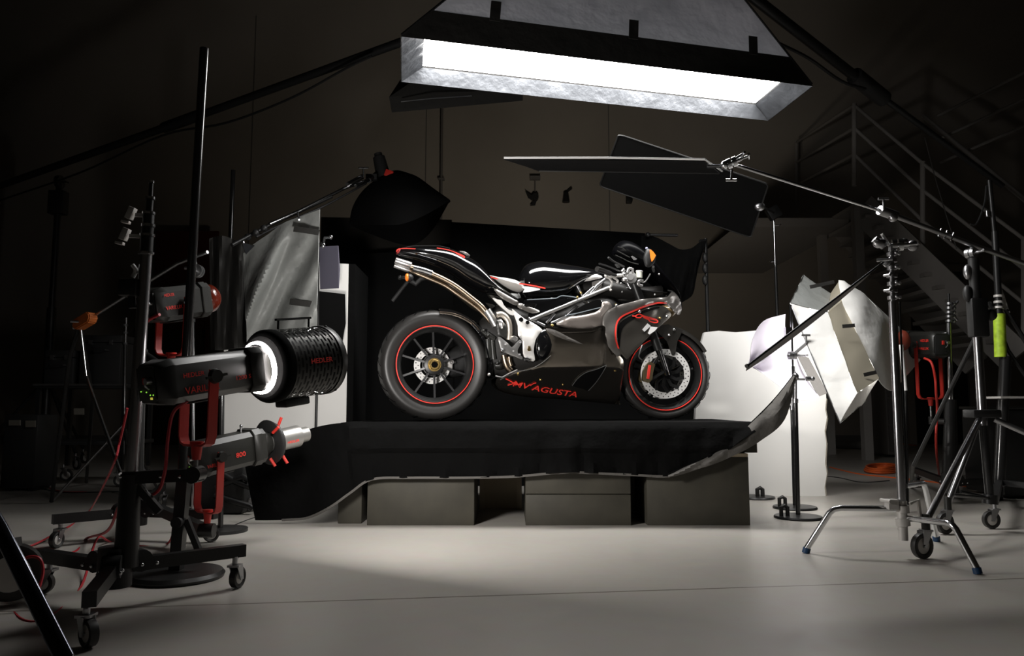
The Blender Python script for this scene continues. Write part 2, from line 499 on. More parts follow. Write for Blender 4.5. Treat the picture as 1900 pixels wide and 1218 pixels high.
# ================================================================== THE ROOM
def b_room():
    YB = 13.0
    bm = B_(); box(bm, (-11, -4, -.1), (11, YB, 0)); struct('floor', bm, M['floor'], smooth=False)
    bm = B_(); box(bm, (-11, YB, 0), (11, YB + .15, 8.0)); struct('wall_back', bm, M['wall'], smooth=False)
    bm = B_(); box(bm, (-11.15, -4, 0), (-11, YB, 8.0)); struct('wall_left', bm, M['wall'], smooth=False)
    bm = B_(); box(bm, (11, -4, 0), (11.15, YB, 8.0)); struct('wall_right', bm, M['wall'], smooth=False)
    bm = B_(); box(bm, (-11, -4.15, 0), (11, -4, 8.0)); struct('wall_front', bm, M['wall'], smooth=False)
    bm = B_(); box(bm, (-11, -4, 8.0), (11, YB, 8.1)); struct('ceiling', bm, M['ceil'], smooth=False)
    bm = B_(); box(bm, (-11, YB - .02, 0), (11, YB, .14)); struct('baseboard_back', bm, M['base'], smooth=False)
    # pilaster strips on the back wall, right
    for px, wd in ((1640, .25),):
        x = P(px, 700, YB).x
        bm = B_(); box(bm, (x - wd / 2, YB - .12, 0), (x + wd / 2, YB, 2.2)); struct('trim_1', bm, M['wall'], smooth=False)
    # conduit pipe on the wall
    x = P(820, 300, YB).x
    bm = B_(); cyl(bm, (x, YB - .07, 0), (x, YB - .07, 7.5), .022)
    for z in (1.5, 3.0, 4.5, 6.0): box(bm, (x - .05, YB - .10, z), (x + .05, YB - .004, z + .03))
    solo('conduit', bm, M['base'], 'thin dark vertical conduit running up the back wall', 'pipe')
    # panel joints in the wall
    for i, px in enumerate((790, 1130, 466)):
        x = P(px, 300, YB).x
        bm = B_(); box(bm, (x - .008, YB - .006, 0), (x + .008, YB, 7.5)); struct('trim_%d' % (i + 2), bm, M['base'], smooth=False)
    # small fittings on the wall
    a = P(993, 365, YB - .1)
    t = thing('wall_fan', 'small dark fan bracket on the back wall, leftmost of the three fittings', 'fan', (a.x, YB, a.z - .2))
    bm = B_(); cyl(bm, a + V((0, .1, 0)), a - V((0, .02, 0)), .06, n=18); part('motor', bm, M['blackpl'], t)
    bm = B_()
    plate(bm, [a + V((-.17, 0, .10)), a + V((-.05, 0, .02)), a + V((-.05, 0, -.07)), a + V((-.12, 0, -.02))], .02)
    plate(bm, [a + V((-.09, 0, -.16)), a + V((0, 0, -.05)), a + V((.03, 0, -.06)), a + V((.0, 0, -.15))], .02)
    part('blade', bm, M['blackpl'], t)
    bm = B_(); cyl(bm, a + V((0, .06, .02)), a + V((0, .06, .33)), .012); box(bm, (a.x - .09, YB - .1, a.z + .31), (a.x + .09, YB, a.z + .37)); part('mounting_arm', bm, M['base'], t)
    a = P(1050, 365, YB - .06)
    t = thing('wall_spotlight', 'small dark spotlight on the back wall with a short arm, middle fitting', 'lamp', (a.x, YB, a.z - .1))
    bm = B_(); cyl(bm, a + V((0, 0, -.1)), a + V((0, 0, .07)), .065, .04, n=14); part('lamp_body', bm, M['blackpl'], t)
    bm = B_(); bar(bm, [a + V((0, .06, .09)), a + V((.1, 0, .15))], .03, .03); cyl(bm, a + V((0, .06, .05)), a + V((0, 0, .09)), .02); part('arm', bm, M['blackpl'], t)
    a = P(1167, 370, YB - .05)
    bm = B_(); box(bm, (a.x - .05, YB - .1, a.z - .07), (a.x + .05, YB, a.z + .07), bev=.01)
    solo('wall_box', bm, M['blackpl'], 'small dark box on the back wall under the tilted black flag', 'box')
    # dark doors on the right of the back wall
    for i, (x0, x1, yt) in enumerate(((1681, 1738, 497), (1747, 1782, 505))):
        a = P(x0, yt, YB - .03); b = P(x1, yt, YB - .03)
        bm = B_(); box(bm, (a.x, YB - .05, 0), (b.x, YB - .005, a.z)); d = struct('door_%d' % (i + 1), bm, M['doorm'], smooth=False)
        bm = B_()
        for (q0, q1, z0, z1) in ((a.x - .12, a.x, 0, a.z + .12), (b.x, b.x + .12, 0, b.z + .12), (a.x, b.x, a.z, a.z + .12)):
            box(bm, (q0, YB - .1, z0), (q1, YB, z1))
        part('door_frame', bm, M['wall'], d, smooth=False)
    # wide dark shutter behind the stands, left part of the back wall
    a = P(292, 430, YB - .3); b = P(400, 612, YB - .3)
    bm = B_(); box(bm, (a.x, YB - .34, b.z), (b.x, YB - .3, a.z)); box(bm, (a.x + .1, YB - .34, 0), (a.x + .15, YB - .3, b.z)); box(bm, (b.x - .15, YB - .34, 0), (b.x - .1, YB - .3, b.z))
    solo('board', bm, M['darkred'], 'dark red board raised on legs against the back wall at left', 'board')
    b = P(402, 800, YB - .2)
    bm = B_(); box(bm, (P(262, 600, YB).x, YB - .24, 0), (b.x, YB - .2, P(0, 612, YB).z))
    solo('board', bm, M['olive'], 'dull olive board leaning at the wall below the dark red board', 'board')
    # low grey cabinet at the far wall
    a = P(1638, 640, 9.5); b = P(1668, 812, 9.5)
    bm = B_(); box(bm, (a.x, 9.5, .03), (b.x + .0, 9.95, P(1650, 690, 9.5).z), bev=.01)
    t = thing('cabinet', 'narrow dark grey cabinet on the floor behind the tilted white softbox', 'cabinet', (a.x, 9.5, 0))
    part('body', bm, mat('cabinet_grey', (.12, .11, .10), .6), t)
    bm = B_()
    for i in range(3):
        z = .08 + i * .33
        box(bm, (a.x + .02, 9.485, z), (b.x - .02, 9.5, z + .3))
    part('drawer', bm, mat('cabinet_front', (.10, .09, .085), .5), t)
    bm = B_(); box(bm, (a.x, 9.55, 0), (b.x, 9.9, .03)); part('plinth', bm, M['blackpl'], t)

def b_stairs():
    Y0 = 9.0
    t = thing('staircase', 'pale painted steel staircase with railings descending to the right in the dark', 'staircase', (P(1585, 350, Y0).x, Y0, 0))
    top = P(1600, 385, Y0); lo = P(1885, 665, Y0 - 1.2)
    dirn = (lo - top)
    for s, nm in ((0, 'stringer'), (1.1, 'stringer')):
        bm = B_()
        off = V((.25 * s, s, 0))
        bar(bm, [top + off, lo + off], .05, .34)
        part(nm, bm, M['stair'], t)
    n = 12
    for i in range(n):
        q = top + dirn * ((i + .5) / n)
        bm = B_(); box(bm, (-.14, .03, -.02), (.14, 1.08, .02), Matrix.Translation(q + V((0, 0, .1))))
        part('tread', bm, M['stair'], t)
    # landing
    bm = B_(); box(bm, (top.x - 2.6, Y0 - .05, top.z - .12), (top.x + .1, YT, top.z + .02)) if False else box(bm, (top.x - 1.2, Y0 + .6, top.z - .1), (top.x + .1, Y0 + 4.0, top.z + .02))
    part('landing', bm, M['stair'], t)
    # legs to the floor
    for q in (V((top.x - .05, Y0 + .05, 0)), V((top.x - .05, Y0 + 1.1, 0))):
        bm = B_(); box(bm, (q.x - .05, q.y - .05, 0), (q.x + .05, q.y + .05, top.z)); part('post', bm, M['stair'], t)
    # landing railing going left-back, stair railing going right-down
    a0 = P(1585, 345, Y0); a1 = P(1585, 192, Y0)
    b0 = P(1712, 478, Y0 - .45); b1 = P(1712, 300, Y0 - .45)
    c0 = P(1900, 640, Y0 - 1.2); c1 = P(1900, 440, Y0 - 1.2)
    l0 = P(1478, 395, Y0 + 3.8); l1 = P(1478, 262, Y0 + 3.8)
    for lo_, hi_ in ((a0, a1), (b0, b1), (c0, c1), (l0, l1)):
        bm = B_(); cyl(bm, lo_, hi_, .028); part('baluster', bm, M['stair'], t)
    for k in (0.02, .30, .62):
        for p0, p1, q0, q1 in ((a0, a1, b0, b1), (b0, b1, c0, c1), (a0, a1, l0, l1)):
            bm = B_(); cyl(bm, p1.lerp(p0, k), q1.lerp(q0, k), .02); part('rail', bm, M['stair'], t)
    # upper flight with its railing far right
    u0 = P(1712, 215, Y0 + 1.2); u1 = P(1930, 395, Y0)
    bm = B_(); cyl(bm, u0, u1, .03); part('rail', bm, M['stair'], t)
    u0 = P(1740, 215, Y0 + 1.2); u1 = P(1930, 120, Y0)
    for dz in (0, .33, .66):
        bm = B_(); cyl(bm, u0 - V((0, 0, dz)), u1 - V((0, 0, dz)), .02); part('rail', bm, M['stair'], t)

# ================================================================== THE STAGE
PZT = 0.53
YF = 4.1
def b_stage():
    xl = P(640, 785, YF).x; xr = P(1430, 785, YF).x
    z0 = P(950, 842, YF).z
    t = thing('platform', 'long low wooden platform resting on the dark boxes under the black velvet', 'platform', ((xl + xr) / 2, YF, z0))
    bm = B_(); box(bm, (xl + .02, YF + .02, PZT - .045), (xr - .03, 5.25, PZT - .006)); part('deck', bm, M['applebox'], t, smooth=False)
    bm = B_(); box(bm, (xl + .04, YF + .05, z0 + .001), (xr - .06, YF + .13, PZT - .045)); box(bm, (xl + .04, 5.1, z0 + .001), (xr - .06, 5.2, PZT - .045)); part('beam', bm, M['applebox'], t, smooth=False)
    # boxes below
    spec = [(682, 880, 'dark plywood box under the left end of the platform', .45, 0),
            (975, 1170, 'dark plywood box under the middle of the platform with a seam across its front', .45, 1),
            (1200, 1390, 'tall dark plywood box under the right end of the platform', .62, 2)]
    for x0, x1, lab, dep, k in spec:
        a = P(x0, 900, YF); b = P(x1, 900, YF)
        tt = thing('wooden_box', lab, 'box', ((a.x + b.x) / 2, YF, 0), group='dark boxes under the platform')
        if k == 1:
            zz = P(950, 917, YF).z
            bm = B_(); box(bm, (a.x, YF, 0.0), (b.x, YF + dep, zz - .004), bev=.003); part('lower_tier', bm, M['applebox'], tt)
            bm = B_(); box(bm, (a.x, YF, zz), (b.x, YF + dep, z0), bev=.003); box(bm, (a.x + .01, YF + .01, zz - .004), (b.x - .01, YF + dep - .01, zz)); part('upper_tier', bm, M['applebox'], tt)
        else:
            bm = B_(); box(bm, (a.x, YF, 0.0), (b.x, YF + dep, z0 - .018), bev=.003); part('body', bm, M['applebox'], tt)
            bm = B_(); box(bm, (a.x + .001, YF + .002, z0 - .018), (b.x - .001, YF + dep - .002, z0)); part('lid', bm, M['palewood'] if k == 2 else M['applebox'], tt)
    for x0, x1, lab, yy, mm in ((628, 672, 'dark box set back at the left behind the cloth hem', YF + .06, 'applebox'), (1157, 1178, 'narrow dark box set back between the middle and right boxes', YF + .35, 'applebox'), (890, 968, 'pale wooden box set far back in the gap under the platform', YF + .62, 'palewood')):
        a = P(x0, 900, yy); b = P(x1, 900, yy)
        bm = B_()
        if mm == 'palewood':
            box(bm, (a.x, yy, z0 - .11), (b.x, yy + .3, z0 - .002), bev=.004); box(bm, (a.x, yy, 0), (a.x + .03, yy + .3, z0 - .11)); box(bm, (b.x - .03, yy, 0), (b.x, yy + .3, z0 - .11)); box(bm, (a.x, yy + .05, 0), (b.x, yy + .07, z0 - .11))
        else:
            box(bm, (a.x, yy, 0), (b.x, yy + .3, z0 - .002), bev=.004)
        solo('wooden_box', bm, M[mm], lab, 'box')
    # the velvet
    t = thing('black_velvet_cloth', 'black velvet cloth draped over the platform and swept down to the floor at left', 'cloth', ((xl + xr) / 2, YF, z0))
    cols = [  # top px, hem px, top Y, hem Y
        ((450, 838), (474, 966), 4.22, 4.16), ((478, 828), (500, 966), 4.22, 4.16), ((520, 814), (535, 965), 4.2, 4.155), ((560, 801), (572, 961), 4.17, 4.15), ((600, 790), (612, 942), 4.14, 4.07),
        ((640, 785), (650, 915), YF, YF - .03), ((690, 785), (690, 890), YF, YF - .03), ((760, 785), (760, 887), YF, YF - .03),
        ((860, 785), (860, 887), YF, YF - .03), ((950, 785), (950, 885), YF, YF - .03), ((1010, 785), (1010, 880), YF, YF - .04), ((1060, 785), (1060, 877), YF, YF - .06), ((1110, 785), (1110, 879), YF, YF - .04),
        ((1180, 785), (1180, 882), YF, YF - .03), ((1240, 785), (1240, 884), YF, YF - .03), ((1290, 785), (1292, 870), YF, YF - .04), ((1335, 785), (1335, 848), YF, YF - .05), ((1385, 785), (1385, 812), YF, YF - .05), ((1428, 785), (1425, 790), YF, YF - .03)]
    cols = [(c[0][0], c[0][1], c[1][0], c[1][1], c[2], c[3]) for c in cols]
    cs = cr(cols, 6)
    rows = []
    NR = 22
    for j in range(NR + 1):
        v = j / NR
        row = []
        for i, c in enumerate(cs):
            px = c[0] + (c[2] - c[0]) * v; py = c[1] + (c[3] - c[1]) * v
            Y = c[4] + (c[5] - c[4]) * v
            if c[0] > 640:
                # the ledge: cloth hangs straight, then breaks over the box edge
                k = max(0, min(1, (py - 833) / 8)); Y += -.035 * (1 - k) * (min(1, (py - 785) / 10)) + .0 * k
                Y -= .012 * math.sin(px * .09 + v * 3) * v + .006 * math.sin(px * .23) * v
                Y -= .05 * math.exp(-((px - 1060) / 38) ** 2) * v * (0.6 + .4 * math.cos((px - 1060) * .17))
            else:
                Y -= .02 * math.sin(px * .05 + v * 2.2) * math.sin(v * PI)
            row.append(P(px, py, min(Y, c[4] if c[0] > 640 else 9) - .012))
        rows.append(row)
    bm = B_(); grid(bm, rows, .004)
    part('front_drop', bm, M['velvet'], t)
    bm = B_()
    xl2 = xl - .02; xr2 = P(1428, 785, YF).x
    rr = []
    for j in range(9):
        y = YF - .012 + (5.3 - YF) * j / 8
        rr.append([V((xl2 + (xr2 - xl2) * i / 30, y, PZT + .0015 + .0012 * math.sin(i * 1.7 + j))) for i in range(31)])
    grid(bm, rr, .003)
    part('top_layer', bm, M['velvet'], t)
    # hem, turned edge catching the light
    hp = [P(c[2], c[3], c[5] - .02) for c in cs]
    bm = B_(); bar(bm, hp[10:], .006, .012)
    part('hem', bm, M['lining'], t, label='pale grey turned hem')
    # left back side of the sweep
    # raised right corner, pale lining showing
    up = [(1425, 786), (1440, 764), (1455, 738), (1466, 716), (1474, 699)]
    lw = [(1290, 871), (1345, 850), (1400, 822), (1448, 778), (1469, 722)]
    ups = cr([(1240, 882)] + [(1300, 855), (1350, 826), (1400, 781), (1440, 740), (1474, 697)], 6)
    lws = cr([(1240, 886)] + [(1300, 869), (1355, 848), (1410, 818), (1455, 778), (1476, 702)], 6)
    rows = []
    for j in range(7):
        v = j / 6; row = []
        for i, (a, b) in enumerate(zip(ups, lws)):
            s = i / (len(ups) - 1)
            row.append(P(a[0] + (b[0] - a[0]) * v, a[1] + (b[1] - a[1]) * v, YF - .07 + .02 * s - .05 * math.sin(v * PI) * s + .008 * math.sin(i * .9 + v * 5)))
        rows.append(row)
    bm = B_(); grid(bm, rows, .004); part('lining', bm, M['lining'], t, label='grey lining of the raised right corner')
    bm = B_(); tube(bm, [V(P(p[0], p[1] - 1, YF - .06 + .02 * i / 30)) for i, p in enumerate(ups)], .007, 6); part('edge_piping', bm, M['velvet'], t)

# ================================================================== SOFTBOXES
def b_strip():
    ZB = 2.42
    nl, nr, fl, fr = G(745, 68, ZB), G(1507, 160, ZB), G(745, 152, ZB), G(1420, 227, ZB)
    fr = fl + (nr - nl) * ((fr - fl).length / (nr - nl).length)
    c = (nl + nr + fl + fr) / 4
    d = ray(1165, -275); apex = V((c.x, c.y, 0)); apex.z = CZ + d.z * (c.y / d.y)
    apex.x = d.x * (c.y / d.y)
    t = thing('strip_softbox', 'huge glowing overhead softbox with a black lip and grey body above the motorcycle', 'softbox', (c.x, c.y, ZB))
    q0 = [nl, nr, fr, fl]
    k1 = .17 / (apex.z - ZB)
    q1 = [p.lerp(apex, k1) for p in q0]
    q2 = [p.lerp(apex, .86) for p in q0]
    # body: two fabric skins, seamed and slightly slack
    def skin(A, Bq, n, sag, nv=8):
        bm = B_()
        for i in range(4):
            a0, a1 = A[i], A[(i + 1) % 4]; b0, b1 = Bq[i], Bq[(i + 1) % 4]
            nn = (a1 - a0).cross(b0 - a0).normalized()
            if nn.dot(((a0 + a1) / 2) - c) < 0: nn = -nn
            rows = []
            for j in range(nv + 1):
                v = j / nv
                rows.append([a0.lerp(a1, u / n).lerp(b0.lerp(b1, u / n), v) - nn * sag * math.sin(PI * u / n) * math.sin(PI * min(1, v * 1.0)) + nn * .022 * math.sin(u * 1.7 + v * 9 + 2 * math.sin(u * .6)) * math.sin(PI * v) * math.sin(PI * u / n) * (1 if sag else 0) for u in range(n + 1)])
            grid(bm, rows)
        return bm
    qb = [p.lerp(apex, k1 * .8) for p in q0]
    bm = skin(qb, q2, 22, .04); part('fabric_body', bm, M['boxfab'], t)
    qo = [p.lerp(c, -.004) for p in q0]; q1o = [p.lerp(c, -.004) for p in q1]
    bm = skin(qo, q1o, 12, .0, 2)
    bmesh.ops.remove_doubles(bm, verts=bm.verts[:], dist=.001)
    part('lip', bm, M['blackfab'], t, label='black fabric lip')
    # silver inner lip and the diffuser
    kk = .085 / (apex.z - ZB)
    cc_ = c.lerp(apex, kk)
    ins = [p.lerp(apex, kk).lerp(cc_, .035) for p in q0]
    e = .012
    inn0 = [p.copy() for p in q0]
    bm = B_()
    for i in range(4):
        a0, a1, b0, b1 = inn0[i], inn0[(i + 1) % 4], ins[i], ins[(i + 1) % 4]
        grid(bm, [[a0.lerp(a1, u / 14).lerp(b0.lerp(b1, u / 14), v / 3) + V((0, 0, .006 * math.sin(u * 1.9) * (1 if 0 < v < 3 else 0))) for u in range(15)] for v in range(4)])
    part('silver_lining', bm, M['silverfab'], t, label='silver inner lip')
    bm = B_(); grid(bm, [[ins[3].lerp(ins[2], u / 16).lerp(ins[0].lerp(ins[1], u / 16), v / 6) - V((0, 0, .015 * math.sin(PI * u / 16) * math.sin(PI * v / 6) - .01)) for u in range(17)] for v in range(7)])
    part('diffuser', bm, M['diffuser'], t, label='glowing white diffuser')
    bm = B_()
    for tt in (.155, .53, .885):
        a = q1[0].lerp(q1[1], tt)
        up = (q2[0].lerp(q2[1], .5) - q1[0].lerp(q1[1], .5)).normalized()
        up = (q2[0].lerp(q2[1], .5) - q1[0].lerp(q1[1], .5)).normalized()
        s = (q1[1] - q1[0]).normalized() * .027
        o = -(s.cross(up)).normalized() * .006
        if o.y > 0: o = -o
        quad(bm, a - s + o - up * .02, a + s + o - up * .02, a + s + o + up * .10, a - s + o + up * .10, .003)
    part('tab', bm, M['blackfab'], t, label='black hook tabs')
    bm = B_()
    for i in range(4): cyl(bm, q0[i] + V((0, 0, .01)), q2[i] , .006, n=8)
    part('rib', bm, M['blacksteel'], t)
    rc = apex.lerp(c, .14)
    bm = B_(); lathe(bm, [(-.03, .10), (.03, .10), (.03, .16), (-.03, .16), (-.03, .10)], frame(rc, V((0, 0, 1)), V((0, 1, 0))), 24)
    part('speed_ring', bm, M['blackpl'], t)
    bm = B_(); cyl(bm, rc + V((0, 0, .02)), rc + V((0, 0, .42)), .085, n=20); part('lamp_head', bm, M['blackpl'], t)
    # boom carrying it
    A = P(-60, 366, 7.9); e1 = P(345, 225, 6.2); e2 = P(700, 97, 4.95); e3 = P(760, 75, 4.75)
    bt = thing('lighting_boom', 'long black boom arm rising from the left to the overhead softbox', 'boom', P(95, 320, 7.4))
    bm = B_(); tube(bm, [P(-60, 366, 7.6), P(345, 223, 6.1)], .032, 12); part('outer_tube', bm, M['blacksteel'], bt)
    endp = rc + V((0, .1, .30))
    bm = B_(); tube(bm, [P(330, 229, 6.15), P(745, 78, 4.95), P(860, 37, 4.75), endp], .030, 12); part('inner_tube', bm, M['blacksteel'], bt)
    bm = B_(); tube(bm, [P(305, 237, 6.3), P(372, 213, 6.0)], .045, 12); part('collar', bm, M['blackpl'], bt)
    bm = B_(); cyl(bm, endp - V((0, .12, 0)), endp + V((0, .05, 0)), .04); part('end_clamp', bm, M['blackpl'], bt)
    bm = B_(); tube(bm, [P(0, 372, 7.5), P(150, 320, 6.9), P(300, 252, 6.2), P(420, 228, 5.8), P(540, 182, 5.4), P(640, 128, 5.1), P(690, 104, 4.97)], .009, 6, sm=6)
    solo('cable', bm, M['blackpl'], 'black cable sagging under the long black boom arm', 'cable')
    # stand of that boom, far left
    s0 = G(78, 868); sy = s0.y
    tt = thing('boom_stand', 'tall dark boom stand on castors in the far left background', 'stand', s0)
    topz = ht(338, sy)
    bm = B_(); cyl(bm, s0 + V((0, 0, .2)), V((s0.x, sy, topz * .55)), .045); part('lower_column', bm, M['blacksteel'], tt)
    bm = B_(); cyl(bm, V((s0.x, sy, topz * .5)), V((s0.x, sy, topz)), .032); part('upper_column', bm, M['blacksteel'], tt)
    bm = B_(); griphead(bm, V((s0.x, sy, topz)), r=.07); box(bm, (s0.x - .08, sy - .06, topz - .35), (s0.x + .08, sy + .06, topz - .1), bev=.01); part('boom_clamp', bm, M['blackpl'], tt)
    for a in (200, 330, 80):
        f = s0 + V((math.cos(math.radians(a)), math.sin(math.radians(a)), 0)) * .6
        tp = castor(tt, f, .06, math.radians(a))
        bm = B_(); tube(bm, [tp, s0 + V((0, 0, .9))], .016, 8); part('leg', bm, M['blacksteel'], tt)
    # right-hand support: second pole and strap
    bm = B_(); a = P(1365, -30, 4.6); b = P(1625, 172, 5.5)
    tube(bm, [a, b], .036, 12); 
    t2 = thing('lighting_boom', 'black boom arm falling away to the right behind the overhead softbox', 'boom', b)
    part('tube', bm, M['blacksteel'], t2)
    bm = B_(); tube(bm, [P(1585, 140, 5.35), P(1640, 184, 5.55)], .06, 12); part('collar', bm, M['blackpl'], t2)
    bm = B_(); tube(bm, [P(1625, 172, 5.5), P(1860, 345, 5.9)], .022, 10); part('extension_tube', bm, M['blacksteel'], t2)
    bm = B_(); tube(bm, [P(1440, 78, 4.7), P(1500, 108, 4.9), P(1560, 150, 5.1), P(1605, 165, 5.3)], .012, 6, sm=5)
    solo('cable', bm, M['blackpl'], 'black cable under the right boom arm beside the softbox corner', 'cable')
    bm = B_(); tube(bm, [P(1716, 255, 5.7), P(1738, 340, 5.72), P(1775, 462, 5.75)], .004, 5, sm=3)
    solo('rope', bm, M['steel'], 'thin rope hanging from the right boom arm to the chrome boom', 'rope')
    # second, unlit softbox behind
    y = 5.3
    t3 = thing('softbox', 'unlit black softbox hanging behind the left end of the glowing strip softbox', 'softbox', P(900, 190, y))
    bm = B_()
    lo_ = [P(727, 209, y - .2), P(970, 187, y + .1), P(965, 165, y + .5), P(742, 187, y + .3)]
    hi_ = [P(722, 180, y - .2), P(970, 160, y + .1), P(965, 150, y + .5), P(748, 140, y + .3)]
    apx = P(900, 60, y + .1)
    vs = [bm.verts.new(p) for p in lo_]; ws = [bm.verts.new(p) for p in hi_]; us = [bm.verts.new(p.lerp(apx, .8)) for p in hi_]
    for X_, Y_ in ((vs, ws), (ws, us)):
        for i in range(4): bm.faces.new((X_[i], X_[(i + 1) % 4], Y_[(i + 1) % 4], Y_[i]))
    bm.faces.new(us)
    part('fabric_body', bm, M['blackfab'], t3, smooth=False)
    bm = B_(); quad(bm, *[p + V((0, 0, .01)) for p in lo_]); part('front_panel', bm, M['flaggrey'], t3)
    bm = B_(); tube(bm, [P(744, 189, y - .24), P(800, 183, y - .22), P(875, 178, y - .1)], .004, 6); part('rib', bm, M['steel'], t3)
    bm = B_(); tube(bm, [P(905, 85, y + .1), P(880, 32, 5.0), P(860, 37, 4.78)], .012, 8); part('hanging_rod', bm, M['blacksteel'], t3)

def b_sidebox():
    # softbox on the right, tipped down to the left
    Yn, Yf_ = 4.35, 4.9
    t = thing('softbox', 'white tilted softbox facing left with pale lip, behind the chrome light stand', 'softbox', P(1560, 650, 4.7))
    o0, o1, o2, o3 = P(1466, 563, 4.75), P(1559, 786, 4.35), P(1606, 745, 4.75), P(1491, 510, 5.15)   # outer lip edge
    i0, i1, i2, i3 = P(1534, 580, 4.78), P(1590, 731, 4.42), P(1634, 700, 4.80), P(1560, 522, 5.12)    # lip root
    i0 = P(1512, 560, 4.8)
    bm = B_()
    def strip(a0, a1, b0, b1, n=10, wob=.006):
        rows = []
        for v in range(5):
            rows.append([a0.lerp(a1, u / n).lerp(b0.lerp(b1, u / n), v / 4) + V((0, wob * math.sin(u * 1.3 + v), wob * math.sin(u * 2.1))) for u in range(n + 1)])
        return rows
    grid(bm, strip(o0, o1, P(1536, 582, 4.74), P(1590, 731, 4.38)), .003)
    part('lip', bm, M['whitefab'], t, label='white fabric lip')
    bm = B_(); grid(bm, strip(o3, o0, P(1541, 545, 5.1), P(1536, 582, 4.76)), .003)
    part('lip_end', bm, M['greyfab'], t)
    bm = B_(); grid(bm, strip(o1, o2, P(1590, 731, 4.40), P(1632, 700, 4.80)), .003)
    part('lip_end', bm, M['whitefab'], t)
    bm = B_(); grid(bm, strip(P(1536, 582, 4.745), P(1590, 731, 4.385), P(1562, 560, 4.8), P(1631, 703, 4.5), wob=.003), .003)
    part('side_band', bm, mat('beige_fabric', (.26, .235, .18), .8), t, label='beige side band')
    bm = B_(); grid(bm, strip(P(1541, 545, 5.1), P(1536, 582, 4.76), P(1558, 520, 5.1), P(1562, 560, 4.8), wob=.003), .003)
    part('side_band', bm, mat('beige_fabric', (.26, .235, .18), .8), t)
    # shell
    st = [P(1556, 520, 5.05), P(1562, 556, 4.8), P(1596, 632, 4.65), P(1631, 704, 4.52)]
    st = cr([tuple(p) for p in st], 6)
    outl = cr([tuple(P(1567, 523, 5.1)), tuple(P(1610, 552, 5.05)), tuple(P(1646, 606, 4.98)), tuple(P(1661, 722, 4.9))], 6)
    mid = cr([tuple(P(1566, 520, 5.0)), tuple(P(1600, 553, 4.78)), tuple(P(1632, 630, 4.66)), tuple(P(1650, 735, 4.66))], 6)
    bm = B_()
    rows = []
    for v in range(7):
        tt = v / 6
        rows.append([V(a) * (1 - tt) ** 2 + V(m_) * 2 * tt * (1 - tt) + V(b) * tt ** 2 + V((0, .008 * math.sin(i * 1.1 + v), 0)) for i, (a, m_, b) in enumerate(zip(st, mid, outl))])
    grid(bm, rows, .003)
    part('shell', bm, M['whitefab'], t, label='white back shell')
    bm = B_()
    back = P(1720, 655, 5.5)
    rows = []
    for v in range(5):
        tt = v / 4 * .8
        rows.append([V(a).lerp(back, tt) for a in outl])
    grid(bm, rows, .003)
    part('back_shell', bm, M['whitefab'], t)
    bm = B_()
    for (x0, y0), (x1, y1), Y in (((1503, 533), (1548, 523), 4.72), ((1563, 606), (1586, 604), 4.60), ((1603, 696), (1626, 691), 4.47)):
        a = P(x0, y0, Y); b = P(x1, y1, Y)
        bar(bm, [a, b], .004, .022)
    part('tab', bm, M['blackfab'], t, label='black hook tabs')
    # diffuser inside
    bm = B_(); quad(bm, P(1498, 565, 4.82), P(1575, 752, 4.45), P(1610, 730, 4.80), P(1522, 545, 5.1))
    part('diffuser', bm, M['diffuser2'], t)
    bm = B_(); tube(bm, [o0, o1, o2], .004, 6); tube(bm, [o2, o3, o0], .004, 6); part('rim_wire', bm, M['steel'], t)
    # curved lilac paper in front of the foam board
    U = [(1391, 668), (1397, 630), (1417, 598), (1440, 588), (1457, 583)]
    t2 = thing('paper_reflector', 'curled lilac white paper reflector beside the tilted white softbox', 'reflector', P(1440, 700, 4.85))
    bm = B_()
    top = cr([tuple(P(1391, 672, 4.9)), tuple(P(1396, 630, 4.8)), tuple(P(1417, 596, 4.78)), tuple(P(1457, 583, 4.95))], 6)
    bot = cr([tuple(P(1400, 681, 4.88)), tuple(P(1425, 668, 4.86)), tuple(P(1450, 662, 4.9)), tuple(P(1476, 655, 5.0))], 6)
    grid(bm, [[V(a).lerp(V(b), v / 8) + V((0, .08 * math.sin(PI * v / 8), 0)) for a, b in zip(top, bot)] for v in range(9)], .002)
    part('upper_curl', bm, M['lilac'], t2)
    bm = B_()
    b0 = cr([tuple(P(1402, 683, 4.88)), tuple(P(1440, 712, 4.8)), tuple(P(1481, 742, 4.78)), tuple(P(1520, 736, 4.82))], 6)
    b1 = cr([tuple(P(1400, 681, 4.89)), tuple(P(1425, 668, 4.87)), tuple(P(1450, 662, 4.91)), tuple(P(1476, 655, 5.0))], 6)
    grid(bm, [[V(a).lerp(V(b), v / 8) + V((0, .05 * math.sin(PI * v / 8), 0)) for a, b in zip(b0, b1)] for v in range(9)], .002)
    part('lower_sheet', bm, M['lilac'], t2)
    bm = B_(); quad(bm, P(1476, 655, 5.0), P(1518, 737, 4.83), P(1535, 730, 4.9), P(1500, 665, 5.02), .003); part('shaded_strip', bm, M['lining'], t2, label='dark strip for the shadowed part of the sheet')  # shadowed part of the curved paper, put in as a dark strip
    bm = B_(); tube(bm, [P(1466, 566, 4.7), P(1470, 620, 4.7), P(1472, 680, 4.7)], .009, 8); box(bm, (-.02, -.02, -.03), (.02, .02, .03), Matrix.Translation(P(1462, 617, 4.7)))
    part('holder_rod', bm, M['chrome'], t2)
    bm = B_(); a = P(1470, 660, 4.66); b = P(1496, 638, 4.6); tube(bm, [a, b], .010, 8); knob(bm, b, V((0, 0, 1)), .05, .006); griphead(bm, a, r=.025)
    part('clamp', bm, M['steel'], t2)
    bm = B_()
    tube(bm, [P(1472, 680, 4.7), V((P(1472, 680, 4.7).x, 4.7, .02))], .011, 8)
    part('pole', bm, M['blacksteel'], t2)

